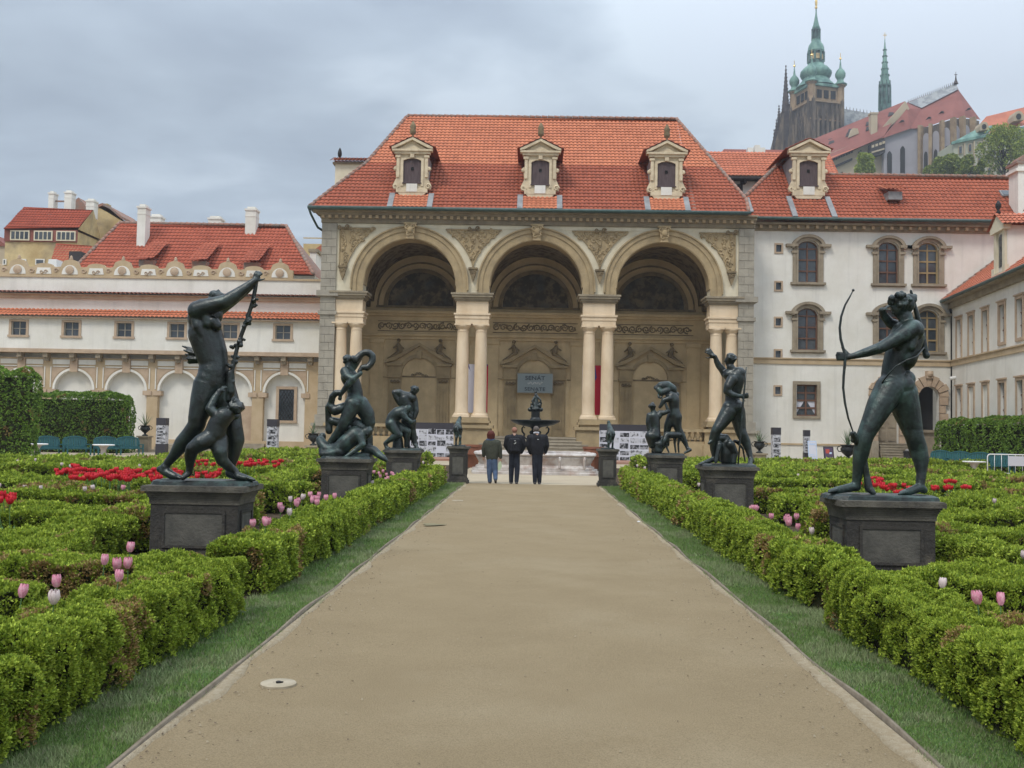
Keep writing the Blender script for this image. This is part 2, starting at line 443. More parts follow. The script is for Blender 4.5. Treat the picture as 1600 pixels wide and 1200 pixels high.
def hedge_surface(x0, x1, y0, y1, z0, z1, dens, rg, round_=.08, faces='TFBLR'):
    Ps = []; Ns = []
    dx, dy, dz = x1-x0, y1-y0, z1-z0
    def add(area, fn, nr):
        k = max(4, int(area*dens)); a, b = rg.random(k), rg.random(k)
        Ps.append(fn(a,b)); Ns.append(np.repeat(np.array([nr],dtype=float), k, 0))
    add(dx*dy, lambda a,b: np.stack([x0+dx*a, y0+dy*b, np.full_like(a,z1)],1), (0,0,1))
    if 'F' in faces: add(dx*dz, lambda a,b: np.stack([x0+dx*a, np.full_like(a,y0), z0+dz*b],1), (0,-1,0))
    if 'B' in faces: add(dx*dz, lambda a,b: np.stack([x0+dx*a, np.full_like(a,y1), z0+dz*b],1), (0,1,0))
    if 'L' in faces: add(dy*dz, lambda a,b: np.stack([np.full_like(a,x0), y0+dy*a, z0+dz*b],1), (-1,0,0))
    if 'R' in faces: add(dy*dz, lambda a,b: np.stack([np.full_like(a,x1), y0+dy*a, z0+dz*b],1), (1,0,0))
    Pt = np.concatenate(Ps); N = np.concatenate(Ns)
    # round the upper and side edges
    c = np.array([(x0+x1)/2,(y0+y1)/2,0]); h = np.array([dx/2-round_, dy/2-round_, 0])
    q = Pt.copy(); q[:,0] = np.clip(Pt[:,0], c[0]-h[0], c[0]+h[0]); q[:,1] = np.clip(Pt[:,1], c[1]-h[1], c[1]+h[1]); q[:,2] = np.minimum(Pt[:,2], z1-round_)
    d = Pt-q; Ln = np.linalg.norm(d, axis=1, keepdims=True); m = Ln[:,0] > 1e-5
    Nn = N.copy(); Nn[m] = d[m]/Ln[m]
    Pt[m] = q[m]+Nn[m]*np.minimum(Ln[m], round_)
    return Pt, nrm(Nn)
def hedge(name, x0, x1, y0, y1, h, label, group, seed=0, dist=None, brownish=.5, cat='hedge', z0=.03, leafL=.021, leafW=.0058,
          amp=.085, freq=8.5, palette=GREENS, K=5, dens0=9500, base_taper=True, parent=None, round_=None):
    rg = np.random.default_rng(seed+11)
    if dist is None: dist = max(3.0, math.hypot(y0, min(abs(x0),abs(x1)) if x0*x1 > 0 else 0))
    s = max(1.0, dist/6.3)
    Pt, N = hedge_surface(x0, x1, y0, y1, z0, h, dens0/(s**2)*1.15, rg, round_=min(.07, (x1-x0)*.25) if round_ is None else round_)
    # lumps: displace along normal with two octaves, tilt by the gradient
    def disp(p): return (vnoise(p*1.5, seed+21)-.5)*amp*1.5+(vnoise(p*freq*.35, seed)-.5)*amp*1.3+(vnoise(p*freq, seed+5)-.5)*amp*1.5+(vnoise(p*freq*2.3, seed+9)-.5)*amp*.7
    e = .02; d0 = disp(Pt)
    g = np.stack([(disp(Pt+np.eye(3)[i]*e)-d0)/e for i in range(3)], 1)
    g = g-N*np.sum(g*N, 1, keepdims=True)
    N2 = nrm(N-.9*g)
    Q = Pt+N*(d0[:,None]-.02)
    # flanks thinned so the dark core shows, side shade put into the foliage
    fk = (np.abs(N[:,2]) < .4) & (rg.random(len(Pt)) < .38)
    Q, N2, Pt, N = Q[~fk], N2[~fk], Pt[~fk], N[~fk]
    # lower part thins out
    if base_taper:
        low = (Pt[:,2] < z0+.16) & (np.abs(N[:,2]) < .5)
        keep = ~low | (rg.random(len(Pt)) < (Pt[:,2]-z0)/.16+.15)
        Q, N2, Pt = Q[keep], N2[keep], Pt[keep]
    bn = vnoise(Pt*1.7+31, seed+2)*.6+vnoise(Pt*5, seed+3)*.4
    side = np.clip(1-N2[:,2], 0, 1)
    th = .70-.10*brownish*side-.05*brownish
    brown = (bn > th+.045) & (rg.random(len(Pt)) < .7)
    V, Fq, C = leaf_quads(Q, N2, leafL*s**.9, leafW*s**.95, rg, K=K, palette=palette, brown=brown)
    # solid twiggy core as closed box inside
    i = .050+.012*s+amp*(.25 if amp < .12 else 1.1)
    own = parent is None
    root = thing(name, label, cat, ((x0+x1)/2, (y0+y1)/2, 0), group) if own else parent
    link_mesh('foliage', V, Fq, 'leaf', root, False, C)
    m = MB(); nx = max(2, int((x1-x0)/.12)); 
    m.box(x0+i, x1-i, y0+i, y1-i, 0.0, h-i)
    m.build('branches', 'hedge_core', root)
    return root
def blob_foliage(centers, radii, n, L, W, rg, palette, K=3, shell=.75):
    Ps = []; Ns = []
    tot = sum(r**2 for r in radii)
    for c, r in zip(centers, radii):
        k = int(n*r*r/tot)+4; d = nrm(rg.normal(0,1,(k,3))); rr = r*(shell+(1-shell)*rg.random((k,1)))*(.8+.4*vnoise(d*2.2+np.array(c), 4)[:,None])
        Ps.append(np.array(c)+d*rr); Ns.append(d)
    return leaf_quads(np.concatenate(Ps), np.concatenate(Ns), L, W, rg, K=K, palette=palette, up=.2)
def tree(name, base, top, spread, label, nblob=26, n=5000, leaf=.5, seed=1, group=None, palette=GREENS, gap=.0, trunk=.3, low=.35):
    rg = np.random.default_rng(seed); base = Vector(base); H = top
    root = thing(name, label, 'tree', base, group)
    tm = MB(); tm.tube([base+Vector((0,0,-.5)), base+Vector((.02*H,0,H*.3)), base+Vector((0,0,H*.75))], [trunk, trunk*.7, trunk*.2], 8)
    cs = []; rs = []
    for i in range(nblob):
        a = rg.random()*2*PI; t = rg.random()**.8; z = H*(low+(1-low)*t)
        R = spread*math.sqrt(max(.05, 1-((t-.4)/.62)**2))*(.35+.6*rg.random())
        c = base+Vector((math.cos(a)*R, math.sin(a)*R, z)); cs.append(tuple(c)); rs.append(spread*(.22+.18*rg.random()))
        st = base+Vector((0,0,H*(.2+.4*t)))
        tm.tube([st, st.lerp(c,.5)+Vector((0,0,.03*H)), c], [trunk*.35, trunk*.2, trunk*.06], 5)
    tm.build('trunk', 'bark', root, smooth=True)
    V, Fq, C = blob_foliage(cs, rs, n, leaf, leaf*.42, rg, palette)
    link_mesh('crown', V, Fq, 'leaf', root, False, C)
    return root
# ================================================================== the arcaded garden pavilion
CX = 0.10
LG = thing('arcade_pavilion', 'tall pale pavilion with three great arches on twin columns under a steep orange tiled roof', 'building', (CX, 60, 0))
YF = 60.0; PIT = 7.46; AR = 2.75; ZS = 10.05; FL = 1.2
arches = [CX-PIT, CX, CX+PIT]
piers = [CX-PIT*1.5, CX-PIT*.5, CX+PIT*.5, CX+PIT*1.5]
XL, XR = -12.62, 12.86
# upper arcade wall, cream, with real thickness
m = MB(); m.archwall(XL, XR, 9.61, 13.66, [(a, AR, ZS, 9.61) for a in arches], YF, YF+1.1, 28)
m.build('wall', 'plaster_cream', LG)
# archivolts: stepped mouldings proud of the wall
for a in arches:
    m = MB()
    m.arc(a, ZS, AR+.001, AR+.40, 0, PI, YF-.10, YF+.02, 32)
    m.arc(a, ZS, AR+.40, AR+.66, 0, PI, YF-.16, YF+.02, 32)
    m.arc(a, ZS, AR+.66, AR+.74, 0, PI, YF-.24, YF+.02, 32)
    for s in (-1, 1):
        m.box(a+s*(AR+.001), a+s*(AR+.40), YF-.10, YF+.02, 9.61, ZS)
        m.box(a+s*(AR+.40), a+s*(AR+.66), YF-.16, YF+.02, 9.61, ZS)
        m.box(a+s*(AR+.66), a+s*(AR+.74), YF-.24, YF+.02, 9.75, ZS)
    o = m.build('archivolt', 'ochre', LG)
    # lining of the arch
    m = MB(); m.arc(a, ZS, AR-.05, AR+.0, 0, PI, YF-.06, YF+1.12, 32); m.build('soffit', 'ochre', o)
    # keystone
    k = MB(); k.exz([(a-.20,12.78),(a+.20,12.78),(a+.32,13.66),(a-.32,13.66)], YF-.38, YF)
    for s in (-1,1): k.scroll((a+s*.18, YF-.4, 13.45), .17, .06, 1.3, s); k.scroll((a+s*.12, YF-.4, 13.02), .12, .05, 1.2, s)
    k.ball((a, YF-.42, 13.25), .17, 10, (1,.7,1.2)); k.box(a-.38, a+.38, YF-.42, YF, 13.60, 13.70); k.box(a-.25, a+.25, YF-.42, YF, 12.72, 12.80)
    k.build('keystone', 'ochre', LG, auto=True)
# spandrel relief panels
def spandrel(xs, half):
    """xs = apex x ; half: 0 both, -1 only right side of the left end, +1 mirrored"""
    m = MB(); r = AR+.74+.42; pts = []
    zt, zb = 13.36, 10.75
    def xo(z, ac, s):   # x where the ring of arch ac is at height z
        q = r*r-(z-ZS)**2
        return ac+s*math.sqrt(max(0, q))
    n = 10
    if half == 0:
        aL, aR = xs-PIT/2, xs+PIT/2
        zz = [zb+.35+(zt-zb-.35)*i/n for i in range(n+1)]
        Lp = [(max(aL, xo(z, aL, 1)), z) for z in zz]; Rp = [(min(aR, xo(z, aR, -1)), z) for z in zz]
        c = xs
    elif half == -1:
        a = CX-PIT; x0 = xs; zz = [zb+.35+(zt-zb-.35)*i/n for i in range(n+1)]
        Rp = [(xo(z, a, -1), z) for z in zz]; Lp = [(x0, z) for z in zz]; c = (x0+Rp[0][0])/2
    else:
        a = CX+PIT; x0 = xs; zz = [zb+.35+(zt-zb-.35)*i/n for i in range(n+1)]
        Lp = [(xo(z, a, 1), z) for z in zz]; Rp = [(x0, z) for z in zz]; c = (x0+Lp[0][0])/2
    for i in range(n):
        m.exz([Lp[i], Rp[i], Rp[i+1], Lp[i+1]], YF-.05, YF+.01)
    p = m.build('spandrel_panel', 'ochre', LG)
    f = MB()
    f.tube([(x, YF-.07, z) for x, z in Lp], .035, 5); f.tube([(x, YF-.07, z) for x, z in Rp], .035, 5)
    f.tube([(Lp[-1][0], YF-.07, zt), (Rp[-1][0], YF-.07, zt)], .045, 5)
    R = random.Random(int(xs*10)+50)
    for i in range(1, n+1):
        x0, x1 = Lp[i][0], Rp[i][0]; w = x1-x0; k = max(1, int(w/.42))
        for j in range(k):
            xx = x0+w*(j+.5)/k; s = 1 if xx < c else -1
            if x1-xx < .14 or xx-x0 < .14: continue
            f.scroll((xx+R.uniform(-.06,.06), YF-.07, Lp[i][1]-.12+R.uniform(-.05,.05)), R.uniform(.12,.19), .045, R.uniform(.9,1.5), s*R.choice((1,1,-1)), 9, ph=R.uniform(0,6))
            if R.random() < .35: f.ball((xx, YF-.08, Lp[i][1]-.1), R.uniform(.06,.11), 6, (1,.6,1))
    f.build('relief', 'ochre', p, smooth=True)
    d = MB(); d.box(c-.27, c+.27, YF-.24, YF, zb+.26, zb+.36); d.exz([(c-.22, zb+.26), (c+.22, zb+.26), (c+.14, zb-.12), (c, zb-.48), (c-.14, zb-.12)], YF-.18, YF)
    for s in (-1,1): d.scroll((c+s*.1, YF-.19, zb+.08), .1, .035, 1.2, s)
    d.build('corbel', 'ochre_dark', p)
    t = MB(); t.box(c-.32, c+.32, YF-.16, YF, 13.30, 13.42)
    for s in (-1,1): t.scroll((c+s*.22, YF-.17, 13.42), .13, .05, 1.3, s)
    t.build('crest', 'ochre_dark', p)
for xs in piers[1:3]: spandrel(xs, 0)
spandrel(-11.55, -1); spandrel(11.75, 1)
# entablature blocks over the twin columns
def pier(px0, px1, cols, back=1.5, name='pier'):
    m = MB(); e = .0
    m.box(px0, px1, YF, YF+1.1, 8.42, 9.20)
    m.box(px0-.04, px1+.04, YF-.04, YF+1.14, 7.80, 8.10); m.box(px0-.08, px1+.08, YF-.08, YF+1.18, 8.10, 8.32); m.box(px0-.14, px1+.14, YF-.14, YF+1.24, 8.32, 8.42)
    o = m.build('entablature', 'column', LG)
    m = MB(); m.box(px0-.06, px1+.06, YF-.06, YF+1.16, 9.12, 9.22); m.box(px0-.14, px1+.14, YF-.16, YF+1.24, 9.22, 9.36)
    m.box(px0-.26, px1+.26, YF-.28, YF+1.36, 9.36, 9.50); m.box(px0-.32, px1+.32, YF-.34, YF+1.42, 9.50, 9.606)
    m.build('impost', 'cornice', o)
    for c in cols:
        for yy in (YF+.30, ):
            s = MB(); prof = [(.40,2.58),(.40,2.62),(.385,2.66),(.375,3.2),(.37,4.6),(.355,6.2),(.325,7.32),(.345,7.34),(.345,7.38),(.325,7.40),(.325,7.50)]
            s.lathe(prof, (c, yy, 0), 28)
            sh = s.build('column', 'column', LG, auto=True)
            b = MB(); b.lathe([(.50,2.40),(.50,2.46),(.47,2.50),(.44,2.53),(.44,2.58)], (c, yy, 0), 28); b.box(c-.5, c+.5, yy-.5, yy+.5, 2.30, 2.40)
            b.build('base', 'column', sh, auto=True)
            t = MB(); t.lathe([(.34,7.50),(.42,7.60),(.46,7.66),(.46,7.70)], (c, yy, 0), 28); t.box(c-.48, c+.48, yy-.44, yy+.5, 7.70, 7.79)
            t.build('capital', 'column', sh, auto=True)
    p = MB(); p.box(px0-.14, px1+.14, YF-.35, YF+1.25, 2.12, 2.29); p.box(px0-.22, px1+.22, YF-.43, YF+1.32, 1.98, 2.12)
    p.box(px0-.10, px1+.10, YF-.30, YF+1.2, 0.0, 1.98); p.box(px0-.42, px1+.42, YF-.62, YF+1.3, 1.66, 1.84)
    p.box(px0-.30, px1+.30, YF-.50, YF+1.25, 0.0, 1.66); p.box(px0-.40, px1+.40, YF-.60, YF+1.27, 0.0, .95)
    p.build('plinth', 'ochre', LG)
for c in piers[1:3]: pier(c-.94, c+.94, (c-.54, c+.54))
pier(-11.72, -10.11, (-10.50, -11.42)); pier(10.31, 11.95, (10.74, 11.66))
# grey corner pilasters of dressed blocks
def blocks(x0, x1, z0, z1, y0, y1, name, n):
    m = MB(); h = (z1-z0)/n; R = random.Random(3)
    for i in range(n):
        sp = x0+(x1-x0)*(.35 if i % 2 else .65)
        for a, b in ((x0, sp-.008), (sp+.008, x1)): m.box(a, b, y0-R.uniform(0,.012), y1, z0+h*i+.012, z0+h*(i+1)-.012)
    m.box(x0+.02, x1-.02, y0+.03, y1-.01, z0, z1)
    return m.build(name, 'grey_stone', LG)
for x0, x1 in ((XL, -11.73), (11.96, XR)):
    blocks(x0, x1, 2.3, 13.64, YF-.10, YF+1.2, 'corner_pilaster', 24)
    m = MB(); m.box(x0-.12, x1+.12, YF-.25, YF+1.28, 1.81, 2.3); m.box(x0-.2, x1+.2, YF-.47, YF+1.31, 0, 1.64)
    m.box(x0-.27, x1+.27, YF-.585, YF+1.22, 1.64, 1.81)
    m.build('pilaster_base', 'grey_stone', LG)
    m = MB(); m.box(x0-.1, x1+.1, YF-.2, YF+1.1, 8.20, 8.42); m.build('pilaster_band', 'grey_stone', LG)
    m = MB(); m.box(x0-.2, x1+.2, YF-.3, YF+1.2, 9.30, 9.62); m.build('pilaster_impost', 'grey_stone', LG)
# balustrades in the outer arches
for a in (arches[0], arches[2]):
    m = MB(); m.box(a-2.75, a+2.75, YF-.40, YF+.2, 1.66, 1.84); m.box(a-2.75, a+2.75, YF-.3, YF+.15, 1.0, 1.12); m.box(a-2.75, a+2.75, YF-.45, YF+.2, 0.0, 1.0)
    o = m.build('balustrade', 'ochre', LG)
    b = MB()
    for i in range(17):
        x = a-2.6+5.2*i/16; b.lathe([(.05,1.12),(.10,1.2),(.12,1.3),(.06,1.45),(.05,1.52),(.09,1.58),(.09,1.66)], (x, YF-.1, 0), 8)
    b.build('balusters', 'ochre', o, smooth=True)
    # the two sides of the flight
# cornice with dentils, frieze
m = MB(); m.box(XL-.05, XR+.05, YF-.12, YF+1, 13.67, 13.92); m.box(XL-.2, XR+.1, YF-.35, YF+1, 14.10, 14.26); m.box(XL-.1, XR+.05, YF-.20, YF+1, 13.92, 14.10)
m.box(XL-.45, XR+.1, YF-.62, YF+1, 14.26, 14.34)
c_ = m.build('cornice', 'cornice', LG)
m = MB(); x = XL
while x < XR-.2: m.box(x, x+.17, YF-.36, YF-.19, 13.93, 14.09); x += .40
m.build('dentils', 'plaster_tan', c_)
m = MB(); x = XL
while x < XR: m.box(x, x+.045, YF-.15, YF-.10, 13.70, 13.88); x += .11
m.build('frieze', 'cornice', c_)
# white framing bands
m = MB(); m.box(-11.70, 11.93, YF-.02, YF+.02, 13.42, 13.60); m.build('band', 'plaster_cream', LG)
# side, back walls and floor
m = MB(); m.box(XL+.05, XL+.75, YF+1.1, 75, 0, 14.3); m.box(XR-.75, XR-.05, YF+1.1, 75, 0, 14.3); m.box(XL+.75, XR-.75, 74.3, 75, 0, 14.3)
m.build('side_walls', 'plaster_cream', LG)
m = MB(); m.box(XL+.7, XR-.7, YF+.1, 66.2, .2, FL); m.build('floor', 'stone_step', LG)
YB = 66.2
def bx(px, py): return P(px, py, YB)
m = MB(); m.box(XL+.7, XR-.7, YB, YB+.4, FL, 14.2); bw = m.build('back_wall', 'back_wall', LG)
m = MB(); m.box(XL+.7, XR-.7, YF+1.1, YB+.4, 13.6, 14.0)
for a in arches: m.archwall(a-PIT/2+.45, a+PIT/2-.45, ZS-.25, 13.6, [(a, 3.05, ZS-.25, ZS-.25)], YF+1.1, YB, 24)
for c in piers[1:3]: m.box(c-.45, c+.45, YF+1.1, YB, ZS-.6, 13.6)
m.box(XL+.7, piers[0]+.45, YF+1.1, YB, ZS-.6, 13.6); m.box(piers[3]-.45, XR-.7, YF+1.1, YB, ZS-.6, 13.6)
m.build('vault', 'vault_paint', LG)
for a in arches:
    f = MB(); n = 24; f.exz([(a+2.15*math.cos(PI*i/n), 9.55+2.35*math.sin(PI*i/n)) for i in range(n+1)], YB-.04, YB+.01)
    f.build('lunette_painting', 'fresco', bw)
    f = MB(); f.arc(a, 9.55, 2.18, 2.42, 0, PI, YB-.10, YB, 28); f.arc(a, 9.55, 2.75, 2.85, 0, PI, YB-.08, YB, 28); f.box(a-2.9, a+2.9, YB-.12, YB, 9.42, 9.55)
    f.build('lunette_frame', 'ochre_dark', bw)
# entablature along the back wall
m = MB(); m.box(XL+.7, XR-.7, YB-.45, YB, 9.02, 9.18); m.box(XL+.7, XR-.7, YB-.3, YB, 8.86, 9.02); m.box(XL+.7, XR-.7, YB-.1, YB, 7.70, 8.86)
m.box(XL+.7, XR-.7, YB-.28, YB, 7.56, 7.70); m.box(XL+.7, XR-.7, YB-.12, YB, 7.36, 7.56)
for a in arches: pass
e_ = m.build('wall_entablature', 'back_wall', bw)
R = random.Random(5)
for a in arches:
    f = MB(); x = a-2.5
    while x < a+2.5:
        f.scroll((x, YB-.12, 8.22), .24, .055, 1.4, R.choice((1,-1)), 12, ph=R.uniform(0,6)); f.ball((x+.22, YB-.12, 8.22+R.uniform(-.15,.15)), .08, 6); x += .44
    f.box(a-2.75, a+2.75, YB-.13, YB-.09, 8.50, 8.55); f.box(a-2.75, a+2.75, YB-.13, YB-.09, 7.86, 7.91)
    f.build('frieze_relief', 'ochre_dark', e_, smooth=False)
for c in piers:
    m = MB()
    for d in (-.95, .95): m.box(c+d-.42, c+d+.42, YB-.10, YB, FL, 7.2); m.box(c+d-.48, c+d+.48, YB-.18, YB, 7.1, 7.35); m.box(c+d-.48, c+d+.48, YB-.16, YB, FL, 1.6)
    m.build('wall_pilaster', 'back_wall', bw)
# pedimented niches
for a in arches:
    r = 1.12; zs = 5.05; m = MB()
    m.arc(a, zs, r, r+.22, 0, PI, YB-.16, YB, 24)
    for s in (-1, 1):
        m.box(a+s*1.16, a+s*1.95, YB-.18, YB, FL, 4.85)
        for k in range(3): m.box(a+s*(1.30+k*.2), a+s*(1.38+k*.2), YB-.24, YB-.17, FL+.5, 4.3)
        m.box(a+s*1.12, a+s*2.05, YB-.30, YB, 4.85, 5.0); m.box(a+s*1.16, a+s*2.0, YB-.22, YB, 5.0, 5.62); m.box(a+s*1.10, a+s*2.12, YB-.36, YB, 5.62, 5.78)
        m.exz([(a+s*2.22,5.78),(a+s*2.22,5.92),(a,7.12),(a,6.92),(a+s*1.5,6.0)], YB-.36, YB)
        m.box(a+s*1.2, a+s*1.95, YB-.26, YB, FL, FL+.4)
    m.box(a-.16, a+.16, YB-.3, YB, 6.1, 6.6)
    nf = m.build('niche_frame', 'ochre', bw)
    d = MB()
    for s in (-1, 1):
        for k in (0,1,2): d.scroll((a+s*(1.35+.2*k), YB-.26, 4.62), .11, .045, 1.2, s)
        # reclining figures on the pediment slopes
        bx_, bz_ = a+s*1.25, 6.55
        d.cap((bx_, YB-.3, bz_), .17, (bx_+s*.12, YB-.3, bz_+.42), .13, 8); d.ball((bx_+s*.10, YB-.3, bz_+.72), .12, 8)
        d.cap((bx_, YB-.32, bz_), .14, (bx_+s*.42, YB-.32, bz_-.28), .09, 8); d.cap((bx_+s*.42, YB-.32, bz_-.28), .09, (bx_+s*.75, YB-.3, bz_-.48), .06, 8)
        d.cap((bx_+s*.12, YB-.3, bz_+.45), .07, (bx_-s*.22, YB-.32, bz_+.2), .05, 6); d.cap((bx_+s*.12, YB-.3, bz_+.45), .07, (bx_+s*.42, YB-.32, bz_+.22), .05, 6)
    for k in range(7): d.scroll((a-.45+.15*k, YB-.05, 5.02+(.10 if k in (2,3,4) else 0)), .09, .035, 1.1, 1 if k < 4 else -1)
    d.build('figure_relief', 'ochre_dark', nf, smooth=True)
    q = MB(); q.box(a-1.10, a+1.10, YB-.05, YB, 4.88, 4.98); q.build('niche_sill', 'ochre_dark', nf)
    # recessed look: darker field set within
    g = MB(); g.exz([(a+1.1*math.cos(PI*i/20), zs+1.1*math.sin(PI*i/20)) for i in range(21)]+[(a-1.1, FL+.1), (a+1.1, FL+.1)], YB-.02, YB+.01); g.build('niche_field', 'back_wall', nf)
# panels between niches
for a in arches:
    m = MB()
    for s in (-1,1):
        x0, x1 = a+s*2.25, a+s*2.30
        m.box(a+s*2.62, a+s*2.66, YB-.04, YB, 4.9, 7.2)
    m.box(a-2.66, a-2.1, YB-.04, YB, 4.86, 4.9); m.box(a+2.1, a+2.66, YB-.04, YB, 4.86, 4.9)
    m.build('panel_moulding', 'ochre_dark', bw)

# ---- main roof, front slope with two pitches, hips
EZ = 14.44; YE = 59.2
A0 = P(484,328,YE); A1 = P(1170,337,YE)
A0.z = A1.z = EZ
SL = .96
plM = (Vector((0,YE,EZ)), Vector((0,-SL,1)).normalized())
YR = 67.0; ZR = EZ+SL*(YR-YE)
kx = [PP(*q, plM) for q in ((527,290),(572,256),(637,182),(1057,187),(1104,241),(1166,313))]
ez2 = Vector((A1.x, YE, EZ))
poly = [A0, kx[0], kx[1], kx[2], kx[3], kx[4], kx[5], ez2]
for p in (kx[2], kx[3]): pass
def tint_main(f): return (.68,.58,.56) if f < .42 else (1.06,1.10,1.0)
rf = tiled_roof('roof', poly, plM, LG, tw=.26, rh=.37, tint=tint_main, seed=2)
zr = kx[2].z; yr = kx[2].y
# side slopes and rear slope
hl = [A0, kx[0], kx[1], kx[2]]
def hipface(front, sx, nm):
    """hip faces mirrored to the back about the ridge"""
    V = [Vector(p) for p in front]+[Vector((p.x, 2*yr-p.y, p.z)) for p in reversed(front[:-1])]
    c = Vector((sx, yr, EZ-.3))
    m = MB(); n = len(V); m.add([v+Vector((0,0,-.02)) for v in V]+[c], [(i, (i+1), n) for i in range(n-1)]); return m
m = MB()
for fr in (hl, [A1, kx[5], kx[4], kx[3]]):
    bk = [Vector((p.x, 2*yr-p.y, p.z)) for p in fr]
    n = len(fr); m.add([*fr, *bk], [(i, i+1, n+i+1, n+i) for i in range(n-1)])
a, b = kx[2], kx[3]; ba, bb = Vector((A0.x, 2*yr-A0.y, EZ)), Vector((A1.x, 2*yr-A1.y, EZ))
m.add([a, b, bb, ba], [(0,1,2,3)])
hs = m.build('hip_slopes', 'tile_ridge', LG)
m = MB()
def ridgecap(m, pts, r=.11):
    for p, q in zip(pts[:-1], pts[1:]):
        L = (q-p).length; n = max(1, int(L/.4))
        for i in range(n):
            m.tube([p.lerp(q, i/n)+Vector((0,0,.07)), p.lerp(q, (i+.97)/n)+Vector((0,0,.05))], [r*1.12, r*.92], 8)
ridgecap(m, hl); ridgecap(m, [kx[2], kx[3]]); ridgecap(m, [kx[3], kx[4], kx[5], ez2]); m.build('ridge_tiles', 'tile_ridge', LG, smooth=True)
m = MB(); m.tube([A0+Vector((-.1,-.12,-.04)), A1+Vector((.1,-.12,-.04))], .10, 10); m.box(A0.x-.05, A1.x, YE-.02, YF+.5, 14.345, 14.40); 
m.tube([A0+Vector((-.05,-.1,-.05)), A0+Vector((.0,.3,-.35)), Vector((A0.x+.1, YF+.2, 13.75)), Vector((A0.x+.2, YF+.6, 13.5)), Vector((XL-.05, YF+.8, 13.3))], .07, 8)
m.build('gutter', 'gutter', LG, smooth=True)

